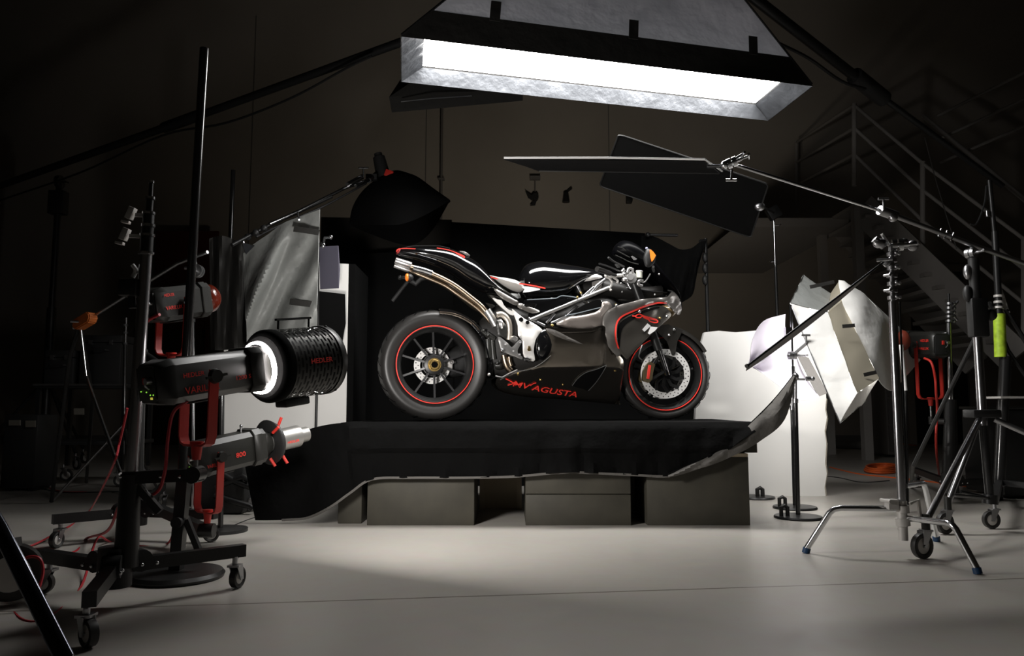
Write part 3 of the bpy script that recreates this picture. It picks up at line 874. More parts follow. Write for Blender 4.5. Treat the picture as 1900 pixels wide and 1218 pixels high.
def b_boards():
    # right foam board
    Yb = 5.45
    pts = [(1290, 918), (1290, 778), (1297, 655), (1307, 617), (1333, 614), (1365, 617), (1410, 613), (1450, 612), (1490, 612), (1528, 620)]
    rag = [(1533, 740), (1531, 760), (1534, 775), (1530, 800), (1533, 822), (1531, 860), (1534, 880), (1530, 905), (1532, 921)]
    bot = G(1532, 921).y; Yb = bot
    bm = B_()
    lo = [P(x, y, Yb) for x, y in pts] + [P(x, y, Yb) for x, y in rag]
    lo[0].z = 0; lo[-1].z = 0
    plate(bm, lo, .05, V((0, 1, 0)))
    t = thing('foam_board', 'tall white foam board standing on the floor right of the motorcycle', 'board', (lo[0].x, Yb, 0))
    part('sheet', bm, M['foam'], t, smooth=False)
    bm = B_()
    for i in range(len(rag) - 1):
        a = P(*rag[i], Yb); b = P(*rag[i + 1], Yb)
        tube(bm, [a + V((0.004, .025, 0)), b + V((0.004, .025, 0))], .012 + .006 * random.random(), 6)
    part('ragged_edge', bm, M['foamedge'], t, label='ragged brown edge')
    # left foam board (V-flat)
    Y = 4.75
    bm = B_()
    a = P(414, 690, Y); b = P(645, 700, Y)
    top_l = P(414, 478, Y).z
    quad(bm, V((a.x, Y, 0.0)), V((b.x, Y, 0.0)), P(647, 490, Y), V((a.x, Y, top_l)), -.04)
    t = thing('foam_board', 'bright white foam board behind the perforated drum lamp at left', 'board', (a.x, Y, 0))
    part('sheet', bm, M['foam'], t, smooth=False)
    bm = B_(); quad(bm, V((b.x, Y, 0.0)), V((b.x - .02, Y + .5, 0.0)), V((b.x - .02, Y + .5, P(647, 490, Y).z)), P(647, 490, Y), .04)
    part('folded_wing', bm, M['blackcloth'], t, label='black back of the folded wing')
    # black card masking it
    t = thing('flag', 'black card masking the upper part of the left foam board', 'flag', P(600, 600, 5.1))
    bm = B_(); plate(bm, [P(588, 540, 4.62), P(640, 546, 4.62), P(641, 600, 4.62), P(634, 640, 4.62), P(588, 640, 4.62)], .006); part('card', bm, M['flagblk'], t, smooth=False)
    bm = B_(); tube(bm, [P(590, 445, 4.60), P(590, 640, 4.60), V((P(590, 640, 4.60).x, 4.60, .3)), V((P(590, 640, 4.60).x, 4.60, 0))], .008); part('rod', bm, M['blacksteel'], t)
    t = thing('flag', 'dark violet card clipped beside the grey fabric softbox', 'flag', P(610, 535, 5.0))
    bm = B_(); plate(bm, [P(592, 458, 4.56), P(627, 456, 4.5), P(630, 500, 4.5), P(628, 535, 4.5), P(594, 537, 4.56)], .005); part('card', bm, M['darkcard'], t, smooth=False)
    bm = B_(); a = P(600, 458, 4.5); cyl(bm, a, P(602, 443, 4.5), .008); cyl(bm, P(602, 441, 4.5), P(615, 440, 4.48), .008); ball(bm, P(614, 440, 4.47), .014); ball(bm, P(600, 455, 4.5), .013, 1, 1, 1.6); cyl(bm, P(600, 452, 4.5), P(590, 452, 4.60), .008)
    part('clamp', bm, M['chrome'], t)
    # backdrop behind the bike
    Y = 6.1
    def board(name, x0, x1, yt0, yt1, Y, m, lab, z0=0.0, cat='backdrop', x1b=None):
        a = P(x0, yt0, Y); b = P(x1, yt1, Y)
        bm = B_(); quad(bm, V((a.x, Y, z0)), V(((P(x1b, 700, Y).x if x1b else b.x), Y, z0)), b, a, -.04)
        return solo(name, bm, M[m], lab, cat, smooth=False)
    board('backdrop_board', 600, 842, 476, 461, 6.0, 'flagblk', 'black backdrop board behind the tail of the motorcycle')
    board('backdrop_board', 836, 1197, 412, 433, 6.1, 'flagblk', 'tall black backdrop board behind the tank and seat of the motorcycle')
    board('backdrop_board', 596, 838, 403, 408, 6.3, 'flaggrey', 'charcoal board showing above the black board behind the tail')
    board('backdrop_board', 1180, 1292, 640, 640, 6.2, 'flagblk', 'low black board behind the front wheel of the motorcycle')
    # black cloth on its stand
    Y = 5.9
    top = [(1190, 438), (1215, 440), (1240, 452), (1262, 463), (1282, 461), (1298, 450), (1311, 446)]
    btm = [(1185, 560), (1205, 575), (1225, 578), (1248, 572), (1268, 560), (1285, 545), (1296, 495)]
    T = cr(top, 5); Bt = cr(btm, 5)
    rows = [[P(a[0] + (b[0] - a[0]) * v / 12, a[1] + (b[1] - a[1]) * v / 12, Y + .05 * math.sin(i * .9 + v * .25) * (v / 12)) for i, (a, b) in enumerate(zip(T, Bt))] for v in range(13)]
    bm = B_(); grid(bm, rows, .004)
    solo('black_cloth', bm, M['blackcloth'], 'black cloth hanging behind the windscreen of the motorcycle', 'cloth')
    s0 = V((P(1313, 600, 5.95).x, 5.95, 0))
    t = thing('light_stand', 'slim black stand holding the black cloth left of the foam board', 'stand', s0)
    bm = B_(); cyl(bm, s0 + V((0, 0, .02)), V((s0.x, 5.95, ht(443, 5.95))), .014); part('pole', bm, M['blacksteel'], t)
    bm = B_(); tube(bm, [V((s0.x, 5.95, ht(448, 5.95))), P(1300, 449, 5.92)], .02)
    for yy in (478, 498, 520): ball(bm, P(1308, yy, 5.93), .022, 1, 1, 1.8)
    part('clamp', bm, M['blackpl'], t)
    bm = B_()
    for a in (210, 330, 90): tube(bm, [s0 + V((0, 0, .35)), s0 + V((.35 * math.cos(math.radians(a)), .3 * math.sin(math.radians(a)), .012))], .01)
    part('leg', bm, M['blacksteel'], t)
    bm = B_(); cyl(bm, P(1198, 436, 5.88), P(1257, 437, 5.9), .012); ball(bm, P(1202, 436, 5.86), .02)
    solo('rod', bm, M['blacksteel'], 'short black rod sticking out above the black hanging cloth', 'rod')

def b_grey_sail():
    Y = 4.35
    t = thing('softbox', 'grey crumpled fabric softbox hanging from a boom left of the motorcycle', 'softbox', P(530, 500, Y))
    T = cr([(452, 470), (469, 455), (497, 436), (528, 414), (560, 402), (594, 389)], 8)
    Bt = cr([(458, 640), (480, 640), (505, 636), (530, 632), (560, 628), (587, 622)], 8)
    N = len(T)
    rows = []
    for v in range(33):
        q = v / 32
        row = []
        for i in range(N):
            s = i / (N - 1)
            px = T[i][0] + (Bt[i][0] - T[i][0]) * q; py = T[i][1] + (Bt[i][1] - T[i][1]) * q
            fan = s * 1.0 - q * .42                      # folds fan out from the upper left
            fold = .115 * math.sin((s + .75 * q) * 2 * PI * 1.15 + .6) * min(1, q * 2.5) * (1 - .5 * s)
            fold += .028 * math.sin((s * 1.2 + 1.1 * q) * 2 * PI * 2.3) * min(1, q * 3)
            pk = .006 * math.sin(q * 60 + 4 * s) * math.exp(-((s - .78) / .12) ** 2)
            row.append(P(px, py, Y + fold + pk + .25 * (1 - s)))
        rows.append(row)
    bm = B_(); grid(bm, rows, .004); part('fabric_side', bm, M['greyfab'], t, label='grey fabric side, fanned folds')
    bm = B_()
    bar(bm, [P(545, 425, Y - .02 + .0), P(568, 428, Y - .03), P(592, 432, Y - .03)], .004, .032)
    bar(bm, [P(538, 560, Y - .01), P(560, 563, Y - .03), P(589, 566, Y - .03)], .004, .034)
    part('tab', bm, M['blackfab'], t, label='dark hook tabs')
    # black side, left
    T2 = cr([(388, 443), (412, 438), (440, 448), (456, 462)], 6)
    B2 = cr([(392, 650), (410, 650), (440, 648), (466, 645)], 6)
    rows = [[P(a[0] + (b[0] - a[0]) * v / 10, a[1] + (b[1] - a[1]) * v / 10, Y + .32 + .05 * math.sin(i * .8 + v * .2)) for i, (a, b) in enumerate(zip(T2, B2))] for v in range(11)]
    bm = B_(); grid(bm, rows, .004); part('black_side', bm, M['blackfab'], t)
    bm = B_(); plate(bm, [P(449, 450, Y + .2), P(472, 456, Y + .18), P(456, 472, Y + .18)], .004); part('corner', bm, M['silverfab'], t)
    # back face so that it is a box
    bm = B_(); quad(bm, P(470, 462, Y + .32), P(590, 398, Y + .16), P(584, 610, Y + .16), P(470, 620, Y + .32)); part('back_panel', bm, M['blackfab'], t)
    # boom that carries it, with flash head and dark dome softbox
    bt = thing('lighting_boom', 'chrome boom arm rising to the dark dome softbox behind', 'boom', P(560, 395, 4.7))
    bm = B_(); tube(bm, [P(430, 455, 4.5), P(500, 418, 4.75), P(615, 365, 5.1)], .012, 10); part('black_tube', bm, M['blacksteel'], bt)
    bm = B_(); tube(bm, [P(500, 416, 4.74), P(555, 392, 4.9), P(640, 349, 5.2), P(680, 335, 5.35)], .011, 10); part('chrome_tube', bm, M['chrome'], bt)
    bm = B_(); tube(bm, [P(645, 343, 5.18), P(672, 328, 5.3)], .018, 10); tube(bm, [P(660, 345, 5.2), P(684, 334, 5.3)], .013, 8); knob(bm, P(674, 330, 5.28), V((0, 0, 1)), .07, .006); part('end_clamp', bm, M['chrome'], bt)
    bm = B_(); tube(bm, [P(553, 394, 4.9), P(553, 400, Y + .3), P(555, 408, Y + .0)], .006, 6); tube(bm, [P(451, 446, 4.58), P(456, 470, Y + .24)], .006, 6); part('hook', bm, M['steel'], bt)
    bm = B_()
    for x, y in ((460, 440), (475, 432), (490, 424)): ball(bm, P(x, y, 4.62), .022)
    part('collar', bm, M['blackpl'], bt)
    bm = B_(); tube(bm, [P(475, 440, 4.6), P(520, 418, 4.8), P(590, 388, 5.0), P(640, 362, 5.2), P(680, 340, 5.35)], .007, 6, sm=5)
    solo('cable', bm, M['blackpl'], 'black cable taped along the chrome boom arm', 'cable')
    # dome
    Yd = 5.6
    t2 = thing('dome_softbox', 'black dome shaped softbox on the end of the chrome boom', 'softbox', P(735, 400, Yd))
    prof = cr([(648, 412), (654, 385), (668, 360), (688, 340), (712, 324), (735, 316), (760, 322), (778, 330), (805, 350), (835, 371)], 5)
    baseL = (648, 414); baseR = (835, 374)
    rows = []
    lowr = [(648 + (835 - 648) * i / (len(prof) - 1), 418 + (372 - 418) * (max(0, i / (len(prof) - 1) - .45) / .55) ** 1.5) for i in range(len(prof))]
    for v in range(13):
        a = PI * v / 12
        row = []
        for i, p in enumerate(prof):
            k = (1 - math.cos(a)) / 2
            px = p[0] + (lowr[i][0] - p[0]) * 0
            mid = ((p[0] + lowr[i][0]) / 2, (p[1] + lowr[i][1]) / 2)
            th = a / 2
            # quarter shells: top profile at mid depth, rim at front
            px = p[0] * math.cos(th) + (lowr[i][0]) * (1 - math.cos(th)); py = p[1] * math.cos(th) + lowr[i][1] * (1 - math.cos(th))
            s = i / (len(prof) - 1)
            row.append(P(px, py, Yd - .34 * math.sin(th) * math.sin(PI * min(.98, max(.02, s)))))
        rows.append(row)
    bm = B_(); grid(bm, rows)
    rows2 = [[V((p.x, 2 * Yd - p.y, p.z)) for p in r] for r in rows]
    grid(bm, rows2)
    part('fabric_shell', bm, M['flagblk'], t2)
    bm = B_(); a = P(712, 330, Yd); b = P(703, 292, Yd)
    cyl(bm, a, b, .055, .045, n=18); cyl(bm, b, b + (b - a).normalized() * .03, .03, n=12); box(bm, (-.04, -.03, -.02), (.04, .03, .02), Matrix.Translation(P(690, 330, Yd - .1)))
    tube(bm, [P(684, 335, 5.4), P(700, 322, Yd)], .02)
    part('flash_head', bm, M['blackpl'], t2)
    bm = B_(); a = P(722, 323, Yd - .08); box(bm, (-.03, -.02, -.025), (.03, .02, .025), Matrix.Translation(a) @ Matrix.Rotation(.35, 4, 'Y'), bev=.004); part('red_bracket', bm, M['redpl'], t2)

def b_flags_right():
    # thin flag on the chrome boom, near wire painted white as its lit edge
    Y = 3.6
    t = thing('flag', 'large thin black flag held level and edge on by the chrome boom', 'flag', P(1130, 300, Y))
    z = P(1000, 293, Y).z
    a = P(935, 293, Y); b = P(1308, 296, Y - .05); c_ = P(1335, 322, Y + .35); d = P(1000, 317, Y + .45)
    bm = B_(); quad(bm, a + V((0, .01, -.006)), b + V((0, .01, -.006)), c_, d, .004); part('cloth', bm, M['flagblk'], t, smooth=False)
    bm = B_(); tube(bm, [a, P(1120, 292.5, Y - .02), b], .0048, 8); tube(bm, [b, P(1340, 318, Y + .25)], .004, 8); part('wire_frame', bm, M['white'], t, label='near frame wire painted white as a lit edge')
    bm = B_(); tube(bm, [P(1312, 309, Y - .02), P(1350, 308, Y - .05)], .009, 8); part('mounting_pin', bm, M['chrome'], t); bm = B_(); tube(bm, [a, d, c_], .004, 6); part('rear_wire', bm, M['blacksteel'], t)
    # boom
    t = thing('lighting_boom', 'chrome boom arm sloping down to the right from the level flag', 'boom', P(1805, 465, 3.9))
    s = P(1360, 305, 3.52); m1 = P(1640, 393, 3.7); m2 = P(1805, 455, 3.9); e = P(1960, 510, 4.1)
    bm = B_(); tube(bm, [s, m1], .0085, 10); part('thin_tube', bm, M['chrome'], t)
    bm = B_(); tube(bm, [m1, m2, e], .013, 12); part('thick_tube', bm, M['steel'], t)
    bm = B_(); griphead(bm, P(1358, 302, 3.5), V((.9, -.3, .3)), .024); knob(bm, P(1358, 315, 3.48), V((-.1, 0, -1)), .05, .006); knob(bm, P(1362, 296, 3.48), V((.8, 0, .5)), .05, .006); ball(bm, P(1345, 306, 3.5), .02); part('grip_head', bm, M['chrome'], t)
    bm = B_(); tube(bm, [P(1632, 390, 3.69), P(1662, 401, 3.72)], .024, 10); knob(bm, P(1640, 388, 3.67), V((0, 0, 1)), .05, .006); ball(bm, P(1657, 404, 3.7), .022); part('collar', bm, M['steel'], t)
    bm = B_()
    for x, y in ((1744, 433), (1755, 437), (1767, 441)): tube(bm, [P(x + 3, y - 9, 3.83), P(x, y, 3.83), P(x - 3, y + 6, 3.83)], .004, 6)
    part('pin', bm, M['steel'], t)
    # dark tilted net flag behind
    Y = 4.8
    t = thing('net_flag', 'big dark flag hanging tilted behind the level flag', 'flag', P(1300, 400, Y))
    cs = [P(1148, 249, Y - .25), P(1426, 342, Y - .25), P(1393, 441, Y + .1), P(1112, 345, Y + .1)]
    # rounded corners
    def rnd(q, r=.12):
        out = []
        n = len(q)
        for i in range(n):
            p0, p1, p2 = q[i - 1], q[i], q[(i + 1) % n]
            a = p1.lerp(p0, r * .25); b = p1.lerp(p2, r * .5)
            for k in range(5):
                tt = k / 4; out.append(a * (1 - tt) ** 2 + p1 * 2 * tt * (1 - tt) + b * tt ** 2)
        return out
    rp = rnd(cs)
    bm = B_(); plate(bm, rp, .003); part('cloth', bm, M['net'], t, smooth=False)
    bm = B_(); tube(bm, rp + [rp[0]], .005, 6); part('frame', bm, M['blacksteel'], t)
    # thin stand for it
    s0 = G(1440, 905); y = s0.y; zt = ht(402, y)
    x = P(1439, 500, y).x; s0 = V((x, y, 0))
    t = thing('light_stand', 'slim chrome topped stand rising behind the foam board and holding the tilted flag', 'stand', s0)
    bm = B_(); cyl(bm, s0 + V((0, 0, .03)), V((x, y, ht(495, y))), .012); part('lower_pole', bm, M['blacksteel'], t)
    bm = B_(); cyl(bm, V((x, y, ht(500, y))), V((x, y, zt)), .010); cyl(bm, V((x, y, ht(492, y))), V((x, y, ht(482, y))), .016); knob(bm, V((x, y, ht(486, y))), V((-1, 0, 0)), .04, .005); knob(bm, V((x, y, ht(418, y))), V((1, 0, 0)), .045, .005); part('upper_pole', bm, M['chrome'], t)
    bm = B_(); box(bm, (-.05, -.03, -.05), (.05, .03, .05), Matrix.Translation(V((x, y, zt + .03))) @ Matrix.Rotation(-.5, 4, 'Y'), bev=.01); tube(bm, [V((x, y, zt + .03)), P(1412, 382, 4.72)], .007, 6); part('clamp', bm, M['blackpl'], t)
    bm = B_(); ball(bm, P(1410, 384, 4.69), .026, 1.3, 1, 1); part('clip', bm, M['steel'], t)
    bm = B_(); lathe(bm, [(0, 0), (.02, 0.0), (.02, .13), (.0, .14)], frame(s0, V((0, 0, 1)), V((0, 1, 0))), 24); part('base', bm, M['blackpl'], t)
# ================================================================== LAMP HEADS
def lamp_head(name, label, A, Bq, hgt, wid, words_, group=None, leds=True):
    """A rear centre, Bq nose centre"""
    A = V(A); Bq = V(Bq); L = (Bq - A).length
    mx = frame(A, Bq - A)                      # x nose, y left (far side), z up
    t = thing(name, label, 'studio light', A, group=group)
    h, w2 = hgt / 2, wid / 2
    bm = B_()
    # chamfered hull
    def ring(x, s):
        c = .28 * h
        q = [(-w2 + c, -h), (w2 - c, -h), (w2, -h + c), (w2, h - c), (w2 - c, h), (-w2 + c, h), (-w2, h - c), (-w2, -h + c)]
        return [bm.verts.new(mx @ V((x, y * s, z * s))) for y, z in q]
    rs = [ring(.0, .80), ring(.006, .86), ring(.05, 1.02), ring(.06, .98), ring(L * .80, .98), ring(L * .81, .94)]
    for a, b in zip(rs, rs[1:]):
        for i in range(8): bm.faces.new((a[i], a[(i + 1) % 8], b[(i + 1) % 8], b[i]))
    bm.faces.new(rs[0][::-1]); bm.faces.new(rs[-1])
    part('housing', bm, M['greypl'], t)
    bm = B_(); rs = [ring(L * .81, 1.04), ring(L * .82, 1.08), ring(L * .93, 1.08), ring(L * .94, 1.02), ring(L, 1.0)]
    for a, b in zip(rs, rs[1:]):
        for i in range(8): bm.faces.new((a[i], a[(i + 1) % 8], b[(i + 1) % 8], b[i]))
    bm.faces.new(rs[0][::-1]); bm.faces.new(rs[-1])
    part('nose_collar', bm, M['greypl'], t)
    # rear panel furniture
    bm = B_(); box(bm, (-.004, -w2 * .7, -h * .72), (.002, w2 * .7, h * .72), mx, .001); part('control_panel', bm, M['blackpl'], t)
    bm = B_(); box(bm, (-.012, -.01, h * .0), (-.003, .004, h * .3), mx, .001); part('power_switch', bm, M['redpl'], t)
    bm = B_(); cyl(bm, mx @ V((-.004, -w2 * .45, h * .15)), mx @ V((-.022, -w2 * .45, h * .15)), .010, n=12); tube(bm, [mx @ V((-.006, -w2 * .3, h * .3)), mx @ V((-.02, -w2 * .35, 0)), mx @ V((-.006, -w2 * .3, -h * .2))], .003, 6, sm=4); part('dial', bm, M['steel'], t)
    bm = B_()
    for yy, zz in ((w2 * .45, -.30), (w2 * .0, -.33), (-w2 * .3, -.46), (-w2 * .55, -.46)):
        ball(bm, mx @ V((-.005, yy, h * zz)), .0022, seg=8)
    part('indicator', bm, M['led'] if leds else M['blackpl'], t, label='small indicator lights')
    bm = B_(); box(bm, (-.006, -w2 * .45, -h * .66), (-.004, -w2 * .3, -h * .56), mx); part('display', bm, M['yled'] if leds else M['blackpl'], t)
    # lower ledge
    bm = B_(); box(bm, (L * .28, -w2 * .5, -h * 1.12), (L * .55, w2 * .5, -h), mx, .004); part('base_rail', bm, M['blackpl'], t)
    # lettering on the near side (y = -w2)
    for s, x0, x1, z0, z1 in words_:
        o = mx @ V((L * x0, -w2 * 1.0 - .0012, h * z0))
        b = text_on(s, o, (mx.to_3x3() @ V((L * (x1 - x0), 0, 0))), (mx.to_3x3() @ V((0, 0, h * (z1 - z0)))), bold=.012)
        part('lettering', b, M['redline'], t, smooth=False, label='red word ' + s)
    return t, mx, L

def yoke(t, mx, L, piv, down, wid, lean=0.0, rod=.05):
    """U bracket: pivots on both sides at x = piv, crossbar `down` metres below"""
    c = mx @ V((piv * L, 0, 0))
    side = (mx.to_3x3() @ V((0, -1, 0))); side.z = 0; side.normalize()
    up = V((lean, 0, 1)).normalized()
    fw = side.cross(V((0, 0, 1)))
    w2 = wid / 2 + .012
    bm = B_()
    pts = [c + side * w2 + up * .02, c + side * w2 - up * (down - .03), c + side * (w2 - .01) - up * (down - .008), c + side * (w2 - .03) - up * down,
           c - side * (w2 - .03) - up * down, c - side * (w2 - .01) - up * (down - .008), c - side * w2 - up * (down - .03), c - side * w2 + up * .02]
    N = len(pts); rings = []
    for i, p in enumerate(pts):
        tt = (pts[min(i + 1, N - 1)] - pts[max(0, i - 1)]).normalized()
        n = tt.cross(fw).normalized()
        rings.append([bm.verts.new(p + fw * a * .016 + n * b * .0035) for a, b in ((-1, -1), (1, -1), (1, 1), (-1, 1))])
    for i in range(N - 1):
        for k in range(4): bm.faces.new((rings[i][k], rings[i][(k + 1) % 4], rings[i + 1][(k + 1) % 4], rings[i + 1][k]))
    bm.faces.new(rings[0][::-1]); bm.faces.new(rings[-1])
    yk = part('yoke', bm, M['redpl'], t, label='red U-shaped yoke')
    bm = B_()
    cyl(bm, c - up * (down - .004), c - up * (down + .045), .018, .013, n=16)
    cyl(bm, c - up * (down - .012), c - up * (down - .004), .021, n=16)
    part('spigot_socket', bm, M['redpl'], yk)
    bm = B_(); cyl(bm, c - up * (down + .045), c - up * (down + .045 + rod), .007, n=12); part('spigot', bm, M['chrome'], yk)
    for s in (1, -1):
        p = c + side * s * (w2 + .004)
        bm = B_(); cyl(bm, p, p + side * s * .014, .024, .020, n=22)
        bar(bm, [p + side * s * .010 - fw * .036 + V((0, 0, .008)), p + side * s * .010, p + side * s * .010 + fw * .036 - V((0, 0, .008))], .008, .007, up=side)
        part('lock_knob', bm, M['greypl'], t)
    return c - up * (down + .045 + rod)

def roller_base(t, c, feet, colh, colr0, colr1, lean=(0, 0), zarm=.135):
    c = V((c[0], c[1], 0))
    for f in feet:
        f = V((f.x, f.y, 0)); d = (f - c); ang = math.atan2(d.y, d.x)
        tp = castor(t, f, .036, ang + .6)
        bm = B_(); e = V((f.x, f.y, zarm)); k = c + V((0, 0, zarm))
        bar(bm, [k + d.normalized() * .03, e + d.normalized() * .02], .035, .04)
        part('leg', bm, M['blacksteel'], t)
        bm = B_(); cyl(bm, tp - V((0, 0, .01)), V((f.x, f.y, zarm)), .009)
        part('castor_stem', bm, M['steel'], t)
    bm = B_(); cyl(bm, c + V((0, 0, zarm - .06)), c + V((0, 0, zarm + .06)), .05, n=16)
    for f in feet:
        d = (V((f.x, f.y, 0)) - c).normalized()
        p = c + d * .07 + V((0, 0, zarm + .012)); s = V((-d.y, d.x, 0))
        cyl(bm, p - s * .026, p + s * .026, .034, n=16)
    part('hub', bm, M['blackpl'], t)
    bm = B_()
    for f in feet:
        d = (V((f.x, f.y, 0)) - c).normalized(); s = V((-d.y, d.x, 0))
        for q in (.07, .115):
            p = c + d * q + V((0, 0, zarm))
            for k in (-1, 1): ball(bm, p + s * k * .03, .006, seg=8)
    part('bolt', bm, M['chrome'], t)

def rope(pts, r, m, name, label, cat='cable', group=None):
    bm = B_(); tube(bm, pts, r, 6, sm=7)
    return solo(name, bm, m, label, cat, group=group)

def b_left_lamps():
    # ---------------- stand one
    c = V((-1.225, 2.44, 0)); Y = c.y
    def X(px, py): return P(px, py, Y)
    t = thing('roller_stand', 'heavy chrome column stand on a black castor base at front left', 'stand', c)
    feet = [G(440, 1092), G(163, 1203), G(78, 1104)]
    roller_base(t, c, feet, 0, 0, 0, zarm=.125)
    bm = B_(); tube(bm, [X(233, 1052), X(243, 880)], .036, 16, rr=(.037, .030)); part('lower_sleeve', bm, M['blacksteel'], t)
    bm = B_(); tube(bm, [X(244, 885), X(271, 470)], .0185, 18); part('main_column', bm, mat('dark_chrome', (.55, .55, .57), .26, 1.0), t)
    prev = None
    for i, (p0, p1, r) in enumerate((((271, 470), (273, 436), .0200), ((273, 436), (275, 418), .0185), ((275, 418), (276, 394), .0175), ((276, 400), (279, 366), .0110), ((279, 370), (281, 336), .0065))):
        bm = B_(); tube(bm, [X(*p0), X(*p1)], r, 16); part('column_section', bm, M['blacksteel'], t)
    bm = B_()
    for x, y, r in ((271, 470, .024), (273, 437, .023), (275, 419, .0215), (276, 396, .020), (279, 368, .015), (281, 338, .009)):
        a = X(x, y); cyl(bm, a - V((0, 0, .004)), a + V((0, 0, .004)), r, n=20)
    part('collar', bm, M['chrome'], t, label='chrome collars')
    for (x, y, s) in ((243, 396, 1), (232, 435, 1)):
        bm = B_(); a = X(275, y + 4); b = X(x + 8, y + 3)
        bar(bm, [a, b], .006, .012); 
        q = X(x, y); box(bm, (-.010, -.012, -.020), (.010, .012, .020), Matrix.Translation(q) @ Matrix.Rotation(.35, 4, 'Y'), .002)
        box(bm, (-.016, -.008, -.006), (.010, .008, .003), Matrix.Translation(q + V((-.012, 0, -.028))) @ Matrix.Rotation(.2, 4, 'Y'), .001)
        part('locking_clamp', bm, M['greysec'], t, label='silver locking clamp')
    bm = B_(); tube(bm, [X(246, 492), X(252, 502), X(246, 515)], .007, 8, sm=4); bar(bm, [X(250, 505), X(264, 507)], .01, .01); part('lever', bm, M['white'], t)
    bm = B_(); box(bm, (-.03, -.03, -.028), (.03, .03, .028), Matrix.Translation(X(243, 535)), .008); tube(bm, [X(243, 540), X(246, 572)], .012); part('clamp_block', bm, M['blackpl'], t)
    # side arm holding lamp one
    A1 = P(273, 714, 2.30); B1 = P(479, 683, 2.62)
    lt, mx, L = lamp_head('studio_light', 'long black studio light with red lettering and a glowing ring at its nose', A1, B1, .138, .128,
                          [('HEDLER', .20, .38, .10, .30), ('VARILUX', .20, .50, -.62, -.32), ('1200 S', .66, .80, -.36, -.16)])
    foot = yoke(lt, mx, L, .44, .215, .128, rod=.045)
    bm = B_(); bar(bm, [X(232, 887), V((foot.x + .02, foot.y, foot.z + .0))], .04, .038); cyl(bm, foot + V((0, -.03, 0)), foot + V((0, .03, 0)), .026, n=18); part('side_arm', bm, M['blacksteel'], t)
    bm = B_(); bar(bm, [X(246, 893), X(297, 950)], .02, .022); part('crank_handle', bm, M['blackpl'], t)
    bm = B_()
    for x in (232, 305, 340): ball(bm, X(x, 884) - V((0, .025, 0)), .006, seg=8)
    part('bolt', bm, M['chrome'], t)
    # glass ring and the perforated drum
    N = mx.to_3x3() @ V((1, 0, 0))
    fr = mx.copy(); fr.translation = B1
    bm = B_(); lathe(bm, [(0, .0), (0, .052), (.018, .056), (.03, .050), (.03, 0)], fr, 28); part('nose_ring', bm, M['greypl'], lt)
    d0 = .012
    bm = B_(); lathe(bm, [(-.004, .081), (-.009, .084), (-.006, .089), (.006, .091)], fr, 40)
    part('flash_tube', bm, M['tube'], lt, label='glowing ring-shaped tube')
    # drum
    D0 = P(489, 681, B1.y + .02); D1 = P(600, 668, B1.y + .25)
    R = .125; LD = (D1 - D0).length
    fd = frame(D0, D1 - D0)
    dt = thing('drum_reflector', 'perforated black drum reflector on the nose of the glowing studio light', 'reflector', D0)
    # perforated wall: staggered slots modelled as geometry
    bm = B_()
    nA, nX = 72, 26
    ring = []
    xs = []
    for i in range(nX + 1): xs.append(.035 + (LD - .06) * i / nX)
    vv = [[bm.verts.new(fd @ V((x, R * math.cos(2 * PI * a / nA), R * math.sin(2 * PI * a / nA)))) for a in range(nA)] for x in xs]
    for i in range(nX):
        for a in range(nA):
            hole = (i % 2 == 1) and ((a + (i // 2) * 2) % 4 in (0, 1, 2)) and 1 <= i <= nX - 1
            if hole: continue
            bm.faces.new((vv[i][a], vv[i][(a + 1) % nA], vv[i + 1][(a + 1) % nA], vv[i + 1][a]))
    bmesh.ops.solidify(bm, geom=bm.faces[:], thickness=.0025)
    part('perforated_wall', bm, mat('drum_black', (.07, .07, .066), .34, .6), dt, label='black wall with staggered slots')
    bm = B_(); lathe(bm, [(.0, .0), (.0, .088), (-.006, .105), (.0, .118), (.012, R + .002), (.036, R + .002), (.036, R - .004)], fd, 48); part('rear_ring', bm, M['blackhole'], dt)
    bm = B_(); lathe(bm, [(LD - .028, R - .003), (LD - .028, R + .003), (LD - .004, R + .003), (LD + .002, R - .002), (LD - .004, R - .006), (LD - .028, R - .003)], fd, 48); part('front_ring', bm, M['greypl'], dt)
    bm = B_(); lathe(bm, [(.014, 0), (.014, R - .02), (LD - .034, R - .014), (LD - .022, R - .004), (LD - .020, 0)], fd, 40); part('inner_baffle', bm, M['blackpl'], dt)
    bm = B_(); lathe(bm, [(LD - .008, 0), (LD - .008, R - .007)], fd, 40); part('glass_front', bm, M['drummouth'], dt, label='glowing front glass')
    bm = B_(); a = fd @ V((.075, 0, R)); b = fd @ V((LD - .06, 0, R)); u = V((0, 0, .034))
    tube(bm, [a, a + u], .004, 8); tube(bm, [b, b + u], .004, 8); bar(bm, [a + u - (b - a) * .08, b + u + (b - a) * .05], .012, .008); part('handle', bm, M['blackpl'], dt)
    bm = B_(); box(bm, (.06, -.03, -R - .025), (.17, .03, -R + .004), fd, .006); part('foot_bracket', bm, M['blackpl'], dt)
    # curved lettering on the drum
    b_ = text_mesh('HEDLER', bold=.012)
    bmesh.ops.subdivide_edges(b_, edges=b_.edges[:], cuts=1)
    for v in b_.verts:
        x = LD * (.36 + .36 * v.co.x); ang = -PI / 2 + (.02 + .13 * v.co.y)
        rr = R + .0035
        v.co = fd @ V((x, rr * math.sin(ang), rr * math.cos(ang + 0)) ) if False else fd @ V((x, -rr * math.cos(.13 * v.co.y - .02), rr * math.sin(.13 * v.co.y - .02)))
    part('lettering', b_, M['redline'], dt, smooth=False, label='red word HEDLER')
